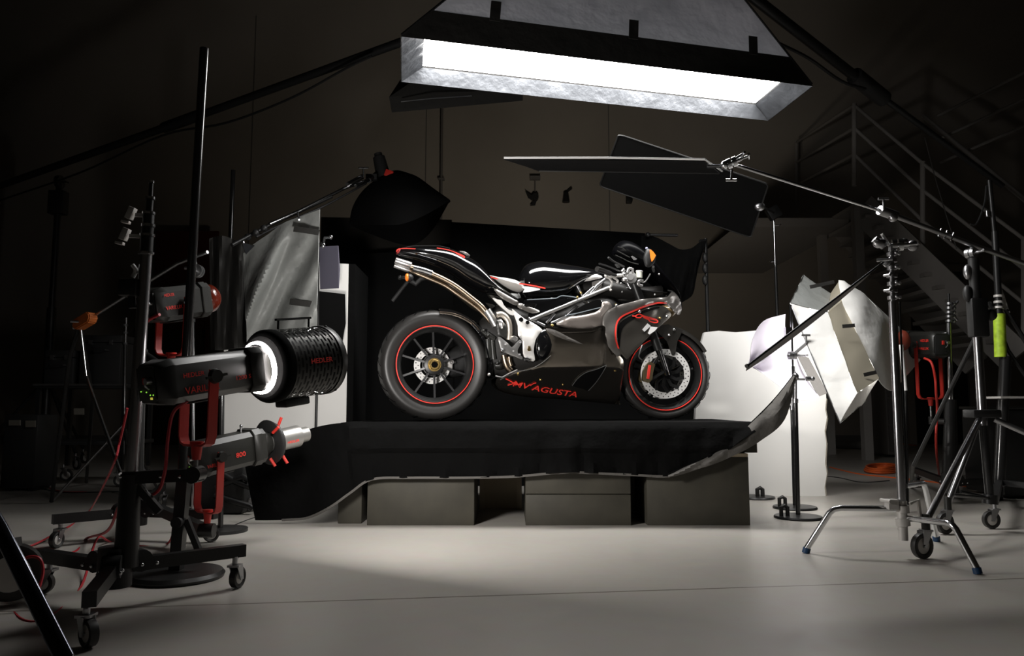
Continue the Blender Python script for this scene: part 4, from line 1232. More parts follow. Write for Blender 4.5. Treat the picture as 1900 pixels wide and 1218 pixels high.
    bm = B_(); ball(bm, fd @ V((LD - .012, -R * .5, -R * .88)), .006, seg=8); ball(bm, fd @ V((LD - .012, -R * .3, R * .97)), .006, seg=8); part('bolt', bm, M['blackpl'], dt)

    # ---------------- stand two, behind
    feet = [G(391, 1007), G(104, 1018), G(300, 942)]
    c2 = V((-1.75, 3.66, 0)); c2 = V((P(252, 960, 3.68).x, 3.68, 0))
    t = thing('roller_stand', 'second black castor stand behind the front left column, carrying two lamps', 'stand', c2)
    roller_base(t, c2, feet, 0, 0, 0, zarm=.125)
    def X2(px, py): return P(px, py, 3.68)
    bm = B_(); tube(bm, [c2 + V((0, 0, .1)), X2(256, 880)], .035, 14); part('lower_sleeve', bm, M['blacksteel'], t)
    bm = B_(); tube(bm, [X2(256, 885), X2(262, 640)], .024, 14); part('main_column', bm, M['blacksteel'], t)
    # lamp two
    A2 = P(352, 856, 3.25); B2 = P(478, 826, 3.52)
    l2, mx2, L2 = lamp_head('studio_light', 'black studio light with a silver snoot and red-tipped focusing levers', A2, B2, .150, .135,
                            [('800', .52, .66, -.30, -.02), ('VARILUX', .1, .3, -.5, -.3)])
    f2 = yoke(l2, mx2, L2, .28, .235, .135, rod=.03)
    bm = B_(); bar(bm, [c2 + V((0, 0, .18)), V((f2.x, f2.y, f2.z))], .04, .04); cyl(bm, f2 + V((-.03, 0, 0)), f2 + V((.03, 0, 0)), .03); part('lamp_arm', bm, M['blacksteel'], t)
    f = frame(B2, (P(568, 806, 3.74) - B2))
    LS = (P(568, 806, 3.74) - B2).length
    bm = B_(); lathe(bm, [(0, 0), (0, .066), (.03, .06), (.05, .05), (.05, 0)], f, 28); part('nose_ring', bm, M['greypl'], l2)
    bm = B_(); lathe(bm, [(.05, .045), (LS * .30, .045), (LS * .31, .055), (LS * .36, .055), (LS * .37, .050), (LS * .80, .052), (LS * .81, .036), (LS, .036), (LS, .030), (LS * .9, .030)], f, 32)
    sn = part('snoot', bm, mat('snoot_metal', (.42, .41, .39), .38, .8), l2, label='silver snoot')
    bm = B_(); lathe(bm, [(LS * .92, 0), (LS * .92, .030)], f, 24); part('snoot_lens', bm, M['snootglow'], sn)
    bm = B_(); lathe(bm, [(LS * .20, .05), (LS * .20, .098), (LS * .215, .104), (LS * .25, .10), (LS * .25, .05)], f, 32); lathe(bm, [(LS * .28, .05), (LS * .28, .088), (LS * .32, .088), (LS * .32, .05)], f, 32); part('focus_ring', bm, M['blackpl'], l2)
    for a0, xx in ((2.4, .16), (1.0, .36), (.25 - 1.4, .40), (-2.2, .14)):
        bm = B_(); dv = V((0, -math.cos(a0) if False else math.sin(a0 - PI), math.cos(a0 - .9)))
        dv = V((0, -abs(math.cos(a0)) * .7, math.sin(a0 + .3))).normalized()
        p0 = f @ (V((LS * xx, 0, 0)) + dv * .075); p1 = f @ (V((LS * (xx + .05), 0, 0)) + dv * .125)
        tube(bm, [p0, p0.lerp(p1, .8)], .007, 8); part('focus_lever', bm, M['redpl'], l2, label='red focusing lever')
    bm = B_(); o = f @ V((LS * .52, -.0535, -.012)); text_ = None
    bm.free()
    b_ = text_mesh('HEDLER', bold=.012)
    for v in b_.verts:
        an = -.35 + .22 * v.co.y
        v.co = f @ V((LS * (.46 + .24 * v.co.x), -.0535 * math.cos(an), .0535 * math.sin(an)))
    part('lettering', b_, M['redline'], l2, smooth=False, label='red word HEDLER')
    bm = B_(); a = P(447, 796, 3.45); cyl(bm, a - V((0, 0, .02)), a + V((0, 0, .01)), .005); ball(bm, a + V((0, 0, .012)), .007); part('top_screw', bm, M['steel'], l2)
    # lamp three, upper
    A3 = P(272, 569, 3.15); B3 = P(372, 556, 3.42)
    l3, mx3, L3 = lamp_head('studio_light', 'black studio light with a red glass dome behind the tall black pole', A3, B3, .145, .13,
                            [('HEDLER', .12, .3, .45, .62), ('VARILUX', .12, .42, -.32, -.10)], leds=False)
    f3 = yoke(l3, mx3, L3, .48, .225, .13, rod=.03)
    bm = B_(); tube(bm, [X2(262, 655), V((f3.x, f3.y, f3.z - .0))], .02, 10); cyl(bm, f3 + V((-.03, 0, 0)), f3 + V((.03, 0, 0)), .024); tube(bm, [X2(261, 650), X2(262, 668)], .032, 14); part('lamp_arm', bm, M['blacksteel'], t)
    f = frame(B3, B3 - A3)
    bm = B_(); lathe(bm, [(-.01, .045), (.0, .058), (.02, .066), (.055, .064), (.075, .05), (.085, .0)], f, 24)
    part('glass_dome', bm, M['redglass'], l3, label='red glass dome')
    q = P(321, 645, 3.15)
    c3 = mx3 @ V((.48 * L3, 0, 0)); side = mx3.to_3x3() @ V((0, -1, 0)); side.z = 0; side.normalize(); fw = side.cross(V((0, 0, 1)))
    p = c3 + side * (.13 / 2 + .0165) - V((0, 0, .195))
    bm = B_(); quad(bm, p - fw * .011 - V((0, 0, .011)), p + fw * .011 - V((0, 0, .011)), p + fw * .011 + V((0, 0, .011)), p - fw * .011 + V((0, 0, .011)), .001)
    part('sticker', bm, M['label'], l3, label='small pale sticker')

    # ---------------- tall black pole on a round base
    base = G(328, 1073)
    yy = base.y
    t = thing('pole_stand', 'tall black pole on a heavy round base at front left', 'stand', base)
    bm = B_(); lathe(bm, [(0, 0), (0, .16), (.012, .165), (.024, .155), (.030, .0)], frame(base, V((0, 0, 1)), V((0, 1, 0))), 48); part('round_base', bm, M['blacksteel'], t)
    bm = B_(); bar(bm, [P(326, 1072, yy) + V((0, 0, .02)), P(342, 880, yy)], .04, .04); part('lower_sleeve', bm, M['blacksteel'], t)
    bm = B_(); tube(bm, [P(338, 885, yy), P(346, 660, yy), P(379, 90, yy)], .0165, 18); part('pole', bm, mat('satin_black', (.02, .02, .02), .25, .3, coat=.7, coatrough=.12), t)
    bm = B_(); bar(bm, [P(346, 965, yy), P(372, 1030, yy)], .022, .02); cyl(bm, P(335, 968, yy) - V((0, .04, 0)), P(335, 968, yy) + V((0, .04, 0)), .02); part('brake_lever', bm, M['blackpl'], t)
    # second black pole
    s0 = G(430, 925); yy = 5.3; s0 = V((P(428, 440, yy).x, yy, 0))
    t = thing('pole_stand', 'shorter black pole rising behind the grey fabric softbox', 'stand', s0)
    bm = B_(); tube(bm, [s0 + V((0, 0, .02)), P(428, 440, yy), P(433, 316, yy)], .016, 14); part('pole', bm, MATS['satin_black'], t)
    bm = B_(); lathe(bm, [(0, 0), (0, .15), (.02, .15), (.025, 0)], frame(s0, V((0, 0, 1)), V((0, 1, 0))), 32); part('round_base', bm, M['blacksteel'], t)
    # thin chrome poles between
    for x, y0, y1, Y_, lab in ((412, 690, 905, 3.9, 'black pole with a bright edge crossing the left edge of the foam board'), (358, 598, 960, 4.4, 'thin chrome pole seen just right of the tall black pole')):
        s = V((P(x, y1, Y_).x, Y_, 0))
        t = thing('pole_stand', lab, 'stand', s)
        bm = B_(); tube(bm, [s + V((0, 0, .015)), P(x, y0, Y_)], .009 if x != 412 else .013, 12); part('pole', bm, M['chrome'] if x != 412 else MATS['satin_black'], t)
        bm = B_(); lathe(bm, [(0, 0), (0, .13), (.015, .13), (.02, 0)], frame(s, V((0, 0, 1)), V((0, 1, 0))), 32); part('round_base', bm, M['blacksteel'], t)
        bm = B_(); cyl(bm, P(x, y0, Y_), P(x, y0 - 6, Y_), .014); part('cap', bm, M['blackpl'], t)
    # dark folded gear between base two and the velvet
    q = G(430, 935)
    t = thing('folded_stand', 'folded black stand lying behind the silver snoot lamp', 'stand', q)
    yq = 4.5
    for pts in (((392, 868), (440, 896), (466, 905)), ((400, 905), (450, 885), (462, 893)), ((398, 920), (464, 940), (470, 945))):
        bm = B_(); tube(bm, [P(x, y, yq) for x, y in pts], .018, 10); part('leg', bm, M['blacksteel'], t)
    bm = B_(); box(bm, (-.16, -.1, 0), (.10, .12, .28), Matrix.Translation(V((P(430, 900, 4.6).x, 4.6, 0))), .02); part('hub', bm, M['blackpl'], t)
    for x in (464, 410):
        castor(t, G(x, 950) + V((0, 0, 0)), .035, .5)
    # boom stand with the orange weight
    Yo = 4.4
    s0 = V((P(178, 700, Yo).x, Yo, 0))
    t = thing('boom_stand', 'dark boom stand on thin legs at left with a sloping grip arm', 'stand', s0)
    s1 = P(148, 604, Yo)
    bm = B_(); tube(bm, [s1, P(160, 700, Yo), P(224, 880, 3.9)], .010, 10); part('leg', bm, M['chrome'], t, label='chrome leg')
    bm = B_(); tube(bm, [s1, P(130, 660, 4.6), G(95, 935) + V((0, 0, .012))], .012, 8); part('leg', bm, M['blacksteel'], t)
    bm = B_(); tube(bm, [s1, P(172, 740, 4.8), G(160, 900) + V((0, 0, .02))], .012, 8); part('leg', bm, M['blacksteel'], t)
    bm = B_(); tube(bm, [s1, P(180, 583, 4.35), P(262, 531, 4.2), P(330, 489, 4.1), P(385, 468, 4.0)], .009, 10); part('arm', bm, M['steel'], t)
    bm = B_(); griphead(bm, P(365, 503, 4.02), V((0, -1, 0)), .035); griphead(bm, P(146, 600, Yo), V((.4, -1, 0)), .02); tube(bm, [P(360, 480, 4.04), P(365, 503, 4.02)], .01); part('grip_head', bm, M['steel'], t)
    a = P(157, 596, Yo - .05)
    t = thing('counterweight', 'orange counterweight at the low end of the dark sloping grip arm', 'weight', a)
    ax = (P(180, 583, 4.35) - P(146, 603, Yo)).normalized()
    fm = frame(a, ax)
    bm = B_()
    hh = [(-.072, -.012), (-.055, .030), (.055, .030), (.072, .014), (.072, -.012), (.050, -.034), (-.050, -.034)]
    plate(bm, [fm @ V((x, -.03, z)) for x, z in hh], .06, fm.to_3x3() @ V((0, 1, 0)))
    bmesh.ops.bevel(bm, geom=bm.edges[:], offset=.006, segments=2, affect='EDGES')
    part('body', bm, mat('dull_orange', (.42, .10, .012), .6), t)
    bm = B_(); cyl(bm, fm @ V((-.08, 0, 0)), fm @ V((-.06, 0, 0)), .012); ball(bm, fm @ V((-.085, 0, 0)), .014); part('hook', bm, M['steel'], t)
    # equipment cart in the dark
    Yc = 6.0
    a = P(62, 713, Yc); b = P(236, 713, Yc)
    t = thing('equipment_cart', 'dark two-shelf equipment cart in the gloom at far left', 'cart', ((a.x + b.x) / 2, Yc, 0))
    for zz in (a.z, .35):
        bm = B_(); box(bm, (a.x, Yc, zz - .03), (b.x, Yc + .5, zz), bev=.004); part('shelf', bm, M['blackpl'], t)
    bm = B_(); box(bm, (a.x, Yc - .012, a.z - .012), (b.x, Yc, a.z + .002)); part('shelf_edge', bm, M['steel'], t, label='thin bright metal edge')
    for x in (a.x + .03, b.x - .03):
        for y in (Yc + .03, Yc + .47):
            bm = B_(); box(bm, (x - .015, y - .015, .13), (x + .015, y + .015, a.z)); part('upright', bm, M['blacksteel'], t)
            castor(t, V((x, y, 0)), .05, .3)
    for x0, x1, yt, lab, dd in ((150, 226, 622, 'large black equipment case standing on the dark cart', .42), (84, 138, 650, 'smaller black case on the dark cart, left of the large case', .35)):
        p = P(x0, yt, Yc + .03); q = P(x1, yt, Yc + .03)
        tt = thing('equipment_case', lab, 'case', ((p.x + q.x) / 2, Yc + .2, a.z + .001))
        bm = B_(); box(bm, (p.x, Yc + .03, a.z + .001), (q.x, Yc + .03 + dd, p.z - .06), bev=.008); part('body', bm, M['blackpl'], tt)
        bm = B_(); box(bm, (p.x, Yc + .03, p.z - .058), (q.x, Yc + .03 + dd, p.z), bev=.008); part('lid', bm, M['blackpl'], tt)
        bm = B_(); m_ = (p.x + q.x) / 2
        for k in (-.25, .25): box(bm, (m_ + k * (q.x - p.x) - .012, Yc + .018, p.z - .075), (m_ + k * (q.x - p.x) + .012, Yc + .03, p.z - .04))
        part('latch', bm, M['steel'], tt)
        bm = B_(); tube(bm, [V((m_ - .06, Yc + .03, p.z - .12)), V((m_ - .05, Yc, p.z - .12)), V((m_ + .05, Yc, p.z - .12)), V((m_ + .06, Yc + .03, p.z - .12))], .007, 8); part('handle', bm, M['blackpl'], tt)
    for x0, x1, y0, y1, lab in ((137, 155, 758, 770, 'small pale tag on the lower part of the dark cart'), (16, 37, 780, 790, 'pale tag lowest at the far left'), (47, 65, 781, 793, 'square pale tag beside the lowest far left one')):
        bm = B_()
        if x0 > 100:
            quad(bm, P(x0, y1, Yc - .02), P(x1, y1, Yc - .02), P(x1, y0, Yc - .02), P(x0, y0, Yc - .02), -.01)
            o = part('tag', bm, mat('dim_tag', (.12, .11, .09), .8), t)
        else:
            quad(bm, P(x0, y1, 5.7), P(x1, y1, 5.7), P(x1, y0, 5.7), P(x0, y0, 5.7), -.01); solo('tag', bm, mat('dim_tag', (.12, .11, .09), .8), lab, 'tag')
    # black crate that carries the tags
    p = P(8, 795, 5.72); q = P(72, 778, 5.72)
    tt = thing('crate', 'black crate on the floor at the far left edge with two pale tags', 'crate', ((p.x + q.x) / 2, 5.9, 0))
    bm = B_(); box(bm, (p.x, 5.711, .02), (q.x, 6.0 - .03, P(0, 770, 5.72).z), bev=.01); part('body', bm, M['blackpl'], tt)
    bm = B_()
    for x in (p.x + .04, q.x - .04): box(bm, (x - .02, 5.74, 0), (x + .02, 5.94, .02))
    part('runner', bm, M['blackpl'], tt)
    # thin light stand beside the cart
    s = V((P(228, 880, 5.2).x, 5.2, 0))
    t = thing('light_stand', 'thin chrome light stand just left of the front left column', 'stand', s)
    bm = B_(); tube(bm, [s + V((0, 0, .3)), P(232, 640, 5.2)], .013, 10); part('lower_tube', bm, MATS['satin_black'], t)
    bm = B_(); tube(bm, [P(232, 655, 5.2), P(234, 590, 5.2)], .008, 10); part('upper_tube', bm, M['chrome'], t)
    bm = B_()
    for y in (640, 620, 606): cyl(bm, P(232, y, 5.2), P(232, y - 4, 5.2), .018)
    part('collar', bm, M['blackpl'], t)
    for a in (200, 320, 80):
        bm = B_(); e = s + V((.4 * math.cos(math.radians(a)), .4 * math.sin(math.radians(a)), .012))
        tube(bm, [P(228, 790, 5.2), e], .009, 8); part('leg', bm, M['steel'], t)
    # foreground leg and wheel cut by the left edge
    t = thing('stand_leg', 'blurred shiny black stand leg crossing the bottom left corner', 'stand', G(150, 1250))
    bm = B_(); tube(bm, [P(-60, 880, 1.35), P(0, 982, 1.30), P(118, 1218, 1.16), PZt(160, 1300, .03)], .0125, 20); part('tube', bm, mat('blued_steel', (.10, .105, .13), .16, .9), t)
    bm = B_(); e = PZt(160, 1300, .03); ball(bm, e, .018); cyl(bm, V((e.x, e.y, 0)), V((e.x, e.y, .02)), .018); part('foot', bm, M['rubber'], t)
    bm = B_(); ball(bm, P(-58, 878, 1.35), .02); tube(bm, [P(-58, 878, 1.35), V((P(-58, 878, 1.35).x - .3, 1.6, .01))], .0125); part('joint', bm, M['blackpl'], t)
    c = G(20, 1125)
    t = thing('castor_base', 'grey wheel housing at the left edge beside the red cable loop', 'wheel', c)
    fm = frame(P(22, 1062, c.y), V((.5, -1, 0)))
    bm = B_(); lathe(bm, [(-.03, .02), (-.035, .06), (-.025, .085), (.025, .085), (.035, .06), (.03, .02), (-.03, .02)], fm, 30); part('tyre', bm, M['rubber'], t)
    bm = B_(); lathe(bm, [(-.036, 0), (-.037, .055), (.037, .055), (.036, 0)], fm, 24); part('wheel_disc', bm, M['greysec'], t)
    bm = B_(); bar(bm, [P(22, 1062, c.y) + V((0, 0, .09)), P(-40, 1040, c.y + .1)], .05, .03); part('bracket', bm, M['greypl'], t)
    # ---------------- red cables
    R_ = M['redcab']
    rope([G(-20, 1010), G(40, 1018), G(100, 1000) + V((0, 0, .02)), G(160, 962) + V((0, 0, .02)), P(205, 875, 2.9), P(222, 820, 2.85), P(236, 758, 2.8)], .0045, R_, 'cable', 'red cable rising from the floor to the left of the front left column')
    rope([G(30, 1022), G(90, 1030), G(140, 1024), G(160, 1000) , P(200, 985, 2.9), P(228, 930, 2.7), P(286, 917, 2.45), P(305, 880, 2.4), P(312, 810, 2.38), P(322, 765, 2.38), P(348, 744, 2.36)], .0055, R_, 'cable', 'red cable hanging below the studio light with the glowing ring')
    rope([P(352, 906, 3.3), P(338, 940, 3.35), P(326, 968, 3.4), G(310, 1010), G(258, 1014), G(205, 1006), P(180, 1000, 3.2), G(150, 1090), G(90, 1146), G(40, 1150), G(12, 1110), P(22, 1070, 2.45), P(45, 1038, 2.45), P(72, 1036, 2.45), P(80, 1060, 2.45), P(72, 1095, 2.42)], .0045, R_, 'cable', 'red cable looping on the floor at the left edge')
    rope([G(-20, 905), G(60, 906), G(120, 915), G(200, 914), G(290, 912)], .008, M['blackpl'], 'cable', 'dark cable lying across the floor behind the left stands')
    rope([G(45, 870), G(70, 895), G(110, 912), G(160, 914)], .006, R_, 'cable', 'thin dark red cable on the floor behind the left stands')
    rope([P(262, 610, 3.2), P(275, 595, 3.15), P(296, 584, 3.12)], .007, R_, 'cable', 'short red cable plugged into the studio light with the red dome')
    rope([G(380, 1000), G(470, 962), G(560, 940), G(620, 925)], .004, M['blackpl'], 'cable', 'thin black cable on the floor in front of the black velvet')

def b_right_stands():
    # ---------------- chrome stand with bent legs
    c = V((1.615, 3.22, 0)); Y = c.y
    def X(px, py): return P(px, py, Y)
    t = thing('c_stand', 'chrome stand with bent turtle legs standing at front right', 'stand', c)
    for f, z0, nm in ((G(1495, 1027), .225, 0), (G(1815, 1066), .165, 1), (V((1.95, 3.62, 0)), .28, 2)):
        d = (V((f.x, f.y, 0)) - c); Ld = d.length; d.normalize()
        k = c + d * Ld * .66 + V((0, 0, z0))
        if nm == 0: k = P(1545, 943, 3.28); 
        if nm == 1: k = P(1768, 972, 2.98)
        a = c + V((0, 0, k.z + .012))
        if nm == 0: a = X(1678, 945)
        if nm == 1: a = X(1680, 962)
        bm = B_(); e = V((f.x, f.y, .012))
        k1 = a.lerp(k, .88); k2 = k.lerp(e, .12)
        tube(bm, [a, k1, k, k2, e], .0125, 12) if False else tube(bm, [tuple(a), tuple(a.lerp(k, .5)), tuple(k1), tuple(k * .5 + (k1 + k2) * .25), tuple(k2), tuple(e)], .0125, 14)
        lg = part('leg', bm, M['chrome'], t)
        bm = B_(); cyl(bm, V((f.x, f.y, 0.0005)), V((f.x, f.y, .022)) - d * .006, .016); part('foot_cap', bm, M['blue'], lg, label='blue rubber foot')
    bm = B_(); cyl(bm, X(1676, 1003), X(1673, 930), .019, n=18); cyl(bm, X(1676, 976), X(1674, 962), .028, n=18); cyl(bm, X(1675, 952), X(1674, 938), .026, n=18); knob(bm, X(1668, 932), V((-1, -.2, .1)), .06, .007); box(bm, (-.05, -.02, -.02), (-.01, .02, .02), Matrix.Translation(X(1668, 936))); part('leg_hub', bm, M['greysec'], t)
    bm = B_(); bar(bm, [X(1688, 935), X(1704, 928), X(1708, 960)], .012, .01); part('release_lever', bm, M['greysec'], t)
    bm = B_(); tube(bm, [X(1673, 935), X(1656, 560)], .0165, 18); part('lower_column', bm, MATS['dark_chrome'], t)
    bm = B_(); tube(bm, [X(1671, 930), X(1657, 560)], .004, 6)
    for v in bm.verts: v.co.x += .028
    part('hanging_rod', bm, M['blacksteel'], t)
    bm = B_(); tube(bm, [X(1656, 562), X(1654, 465)], .010, 14); part('riser', bm, M['steel'], t)
    bm = B_()
    for i, y in enumerate((553, 540, 527, 512, 498, 484, 472)):
        a = X(1655.5 - i * .2, y); cyl(bm, a - V((0, 0, .007)), a + V((0, 0, .007)), .019 + .003 * (i % 2), n=16)
        knob(bm, a, V((-1 if i % 2 else 1, -.5, 0)), .030, .005)
        ball(bm, a + V((.012 * (-1) ** i, -.016, .004)), .010)
    part('collar', bm, M['steel'], t, label='stacked metal collars and wing screws')
    # grip heads on the top
    t2 = thing('grip_head', 'cluster of shiny clamps on top of the chrome stand', 'clamp', X(1655, 462))
    bm = B_(); griphead(bm, X(1665, 455), V((1, -.3, 0)), .026); part('disc_clamp', bm, M['chrome'], t2)
    bm = B_(); ball(bm, X(1633, 452), .026, 1.2, .8, .8); tube(bm, [X(1622, 444), X(1640, 458)], .016); part('jaw', bm, M['steel'], t2)
    bm = B_(); tube(bm, [X(1636, 434), X(1650, 456)], .007); part('handle', bm, M['white'], t2)
    bm = B_(); tube(bm, [X(1655, 466), X(1655, 455)], .015); tube(bm, [X(1668, 458), X(1690, 455)], .012); ball(bm, X(1694, 456), .022, 1, 1, 1.1); ball(bm, X(1678, 450), .018); griphead(bm, X(1645, 488), V((-.6, -1, 0)), .016); part('clamp_body', bm, M['steel'], t2)
    # flag edge on running down to the left
    t3 = thing('flag', 'black flag seen edge on, running down left from the chrome stand', 'flag', P(1500, 590, 3.0))
    a = P(1645, 482, 3.18); b = P(1387, 679, 2.75)
    bm = B_(); tube(bm, [a, b], .0042, 10); cyl(bm, b, b + (b - a).normalized() * .006, .008); part('rod', bm, M['blacksteel'], t3)
    bm = B_()
    e1 = P(1600, 530, 3.30); e2 = P(1490, 600, 2.95)
    top = [a.lerp(b, k) for k in [i / 12 for i in range(1, 13)]]
    rows = []
    for v in range(5):
        rows.append([p + (V((.02, .10, -.030)) * (v / 4) * math.sin(PI * min(1, (.12 + .88 * (1 - i / 11)) * 1.0)) ** .6) for i, p in enumerate(top)])
    grid(bm, rows, .002)
    part('cloth', bm, mat('flag_lining', (.32, .31, .30), .8), t3)
    # ---------------- tripod boom stand on castors
    Yc = 3.9
    c = V((P(1834, 930, Yc).x, Yc, 0))
    t = thing('boom_stand', 'black tripod boom stand on castors carrying the chrome boom at right', 'stand', c)
    def X3(px, py): return P(px, py, Yc)
    bm = B_(); tube(bm, [X3(1837, 930), X3(1822, 770)], .021, 16); part('lower_column', bm, MATS['satin_black'], t)
    bm = B_(); tube(bm, [X3(1824, 790), X3(1813, 615)], .022, 16); part('middle_column', bm, MATS['dark_chrome'], t)
    bm = B_(); tube(bm, [X3(1814, 620), X3(1806, 480)], .026, 16); part('upper_sleeve', bm, M['blackpl'], t)
    bm = B_(); box(bm, (-.045, -.03, -.10), (.04, .03, .10), Matrix.Translation(X3(1815, 590)), .01); ball(bm, X3(1838, 585), .03); ball(bm, X3(1795, 545), .022, 1, 1, 2); part('lift_gear', bm, M['blackpl'], t)
    bm = B_(); tube(bm, [X3(1806, 485), X3(1804, 460)], .013); griphead(bm, X3(1802, 470), V((.5, -1, 0)), .026); ball(bm, X3(1795, 505), .02, 1, 1, 2); part('boom_clamp', bm, M['steel'], t)
    bm = B_(); a = X3(1822, 768); box(bm, (-.07, -.05, -.02), (.07, .05, .02), Matrix.Translation(a), .006); part('leg_collar', bm, M['blackpl'], t)
    w1 = G(1712, 1038); w2_ = G(1754, 992); w3 = V((c.x + .75, 3.5, 0)); 
    for wq, nm in ((w1, 0), (w2_, 1), (w3, 2)):
        tp = castor(t, wq, .052, math.radians(200 if nm < 2 else 10))
        bm = B_(); tube(bm, [tp, a + (tp - a).normalized() * .06], .014, 12); part('leg', bm, MATS['dark_chrome'] if nm != 2 else M['steel'], t)
        bm = B_(); cyl(bm, tp - V((0, 0, .03)), tp + V((0, 0, .035)), .017); part('leg_end', bm, M['greypl'], t)
    bm = B_(); tube(bm, [X3(1812, 622), P(1695, 865, 4.3)], .011, 10); part('brace', bm, M['blacksteel'], t)
    bm = B_(); tube(bm, [P(1695, 862, 4.3), G(1690, 905) + V((0, 0, .01))], .011, 10); part('brace_foot', bm, M['blacksteel'], t)
    bm = B_(); tube(bm, [X3(1837, 925), w1.lerp(c, .45) + V((0, 0, .22))], .008, 8); tube(bm, [X3(1837, 925), w2_.lerp(c, .4) + V((0, 0, .2))], .008, 8); cyl(bm, X3(1837, 935), X3(1837, 918), .035); part('spreader', bm, M['blacksteel'], t)
    # ---------------- stand with yellow green tape
    Yt = 4.75
    def X4(px, py): return P(px, py, Yt)
    c = V((P(1858, 960, Yt).x, Yt, 0))
    t = thing('light_stand', 'black stand with a bright yellow-green taped sleeve at the far right', 'stand', c)
    bm = B_(); tube(bm, [c + V((0, 0, .15)), X4(1866, 662)], .034, 16); part('lower_column', bm, MATS['satin_black'], t)
    bm = B_(); tube(bm, [X4(1856.5, 663), X4(1854, 583)], .0335, 18); part('taped_sleeve', bm, M['hivis'], t, label='yellow-green taped sleeve')
    bm = B_(); tube(bm, [X4(1854, 585), X4(1846, 430)], .020, 14); part('middle_column', bm, M['blacksteel'], t)
    bm = B_(); tube(bm, [X4(1846, 440), X4(1836, 335)], .014, 12); part('top_column', bm, M['blacksteel'], t)
    bm = B_(); tube(bm, [X4(1833, 402), X4(1832, 392)], .014, 10); tube(bm, [X4(1834, 370), X4(1834, 340)], .004, 6); part('top_clamp', bm, M['chrome'], t)
    bm = B_(); plate(bm, [X4(1847, 530), X4(1857, 528), X4(1872, 575), X4(1866, 582), X4(1860, 575)], .012); ball(bm, X4(1870, 580), .014); part('bracket', bm, M['greysec'], t)
    bm = B_()
    for i, y in enumerate((573, 563, 552)): cyl(bm, X4(1853, y), X4(1853, y - 4), .028)
    part('collar', bm, M['greysec'], t)
    bm = B_(); tube(bm, [X4(1830, 345), X4(1826, 380), X4(1812, 415), X4(1800, 416)], .005, 6, sm=4); part('wire', bm, M['blackpl'], t)
    bm = B_(); tube(bm, [X4(1835, 560), X4(1870, 650), X4(1925, 730)], .012, 8); tube(bm, [X4(1866, 575), X4(1925, 670)], .014, 8); part('brace', bm, M['blacksteel'], t)
    bm = B_(); plate(bm, [V((X4(1838, 735).x, Yt - .1, ht(740, Yt))), V((X4(1892, 735).x, Yt - .1, ht(740, Yt))), V((X4(1892, 735).x, Yt + .15, ht(740, Yt))), V((X4(1838, 735).x, Yt + .15, ht(740, Yt)))], .012); part('shelf_plate', bm, M['greysec'], t)
    for a in (185, 300, 60):
        e = c + V((.55 * math.cos(math.radians(a)), .5 * math.sin(math.radians(a)), 0))
        if a == 185: e = G(1840, 982); e = V((e.x, e.y, 0))
        tp = castor(t, e, .045, math.radians(a))
        bm = B_(); bar(bm, [c + V((0, 0, .16)), tp + V((0, 0, .01))], .035, .035); part('leg', bm, M['blacksteel'], t)
    # dark case with things on it, far right
    p = P(1846, 760, 5.3)
    bm = B_(); box(bm, (p.x, 5.25, .02), (p.x + .9, 5.7, p.z), bev=.01)
    t = thing('equipment_case', 'big black case standing at the right edge behind the taped stand', 'case', (p.x + .45, 5.5, 0))
    part('body', bm, M['blackpl'], t)
    bm = B_(); box(bm, (p.x - .01, 5.24, p.z), (p.x + .91, 5.71, p.z + .02), bev=.004); part('lid', bm, M['greypl'], t)
    bm = B_()
    for x in (.1, .8): box(bm, (p.x + x - .04, 5.3, 0), (p.x + x + .04, 5.6, .02))
    part('skid', bm, M['blackpl'], t)
    # ---------------- stand with stacked clamps and red flash
    Yr = 5.0
    def X5(px, py): return P(px, py, Yr)
    c = V((P(1763, 900, Yr).x, Yr, 0))
    t = thing('roller_stand', 'chrome topped stand with stacked clamps behind the right boom stand', 'stand', c)
    bm = B_(); tube(bm, [c + V((0, 0, .12)), X5(1764, 742)], .042, 14, rr=(.05, .035)); part('lower_sleeve', bm, M['blacksteel'], t)
    bm = B_(); tube(bm, [X5(1764, 745), X5(1761, 600)], .016, 14); part('main_column', bm, M['chrome'], t)
    bm = B_(); tube(bm, [X5(1761, 602), X5(1760, 545)], .008, 10); part('riser', bm, M['blacksteel'], t)
    bm = B_()
    for i, y in enumerate((598, 590, 582, 574, 566)):
        cyl(bm, X5(1762, y), X5(1762, y - 4), .024, n=14); ball(bm, X5(1770, y - 2), .014)
    tube(bm, [X5(1765, 572), X5(1777, 559)], .01); tube(bm, [X5(1765, 584), X5(1776, 595)], .01)
    part('collar', bm, M['steel'], t, label='stacked metal collars')
    roller_base(t, c, [G(1700, 905), G(1848, 930), G(1770, 885)], 0, 0, 0, zarm=.13)
    # red flash head seen from behind
    A = P(1748, 640, 4.95); Bq = P(1690, 640, 5.3)
    lt, mx, L = lamp_head('studio_light', 'dark studio light on a bright red yoke behind the chrome stand', A, Bq, .175, .14, [], leds=False)
    for s, x0, x1, z0, z1 in (('HEDLER', .08, .34, .2, .4), ('VARILUX', .08, .44, -.38, -.2)):
        o = mx @ V((L * x1, .0715, .0875 * z0))
        o = mx @ V((0.0, 0, 0)) if False else o
        part('lettering', text_on(s, mx @ V((L * x1, .0725, .0875 * z0)), mx.to_3x3() @ V((-L * (x1 - x0), 0, 0)), mx.to_3x3() @ V((0, 0, .0875 * (z1 - z0))), bold=.01), M['redline'], lt, smooth=False, label='red word ' + s)
    ft = yoke(lt, mx, L, .45, .36, .14, rod=.10)
    bm = B_(); tube(bm, [ft, V((c.x, c.y, ft.z))], .02, 10); cyl(bm, ft - V((0, 0, .02)), ft + V((0, 0, .03)), .02); part('lamp_arm', bm, M['blacksteel'], t)
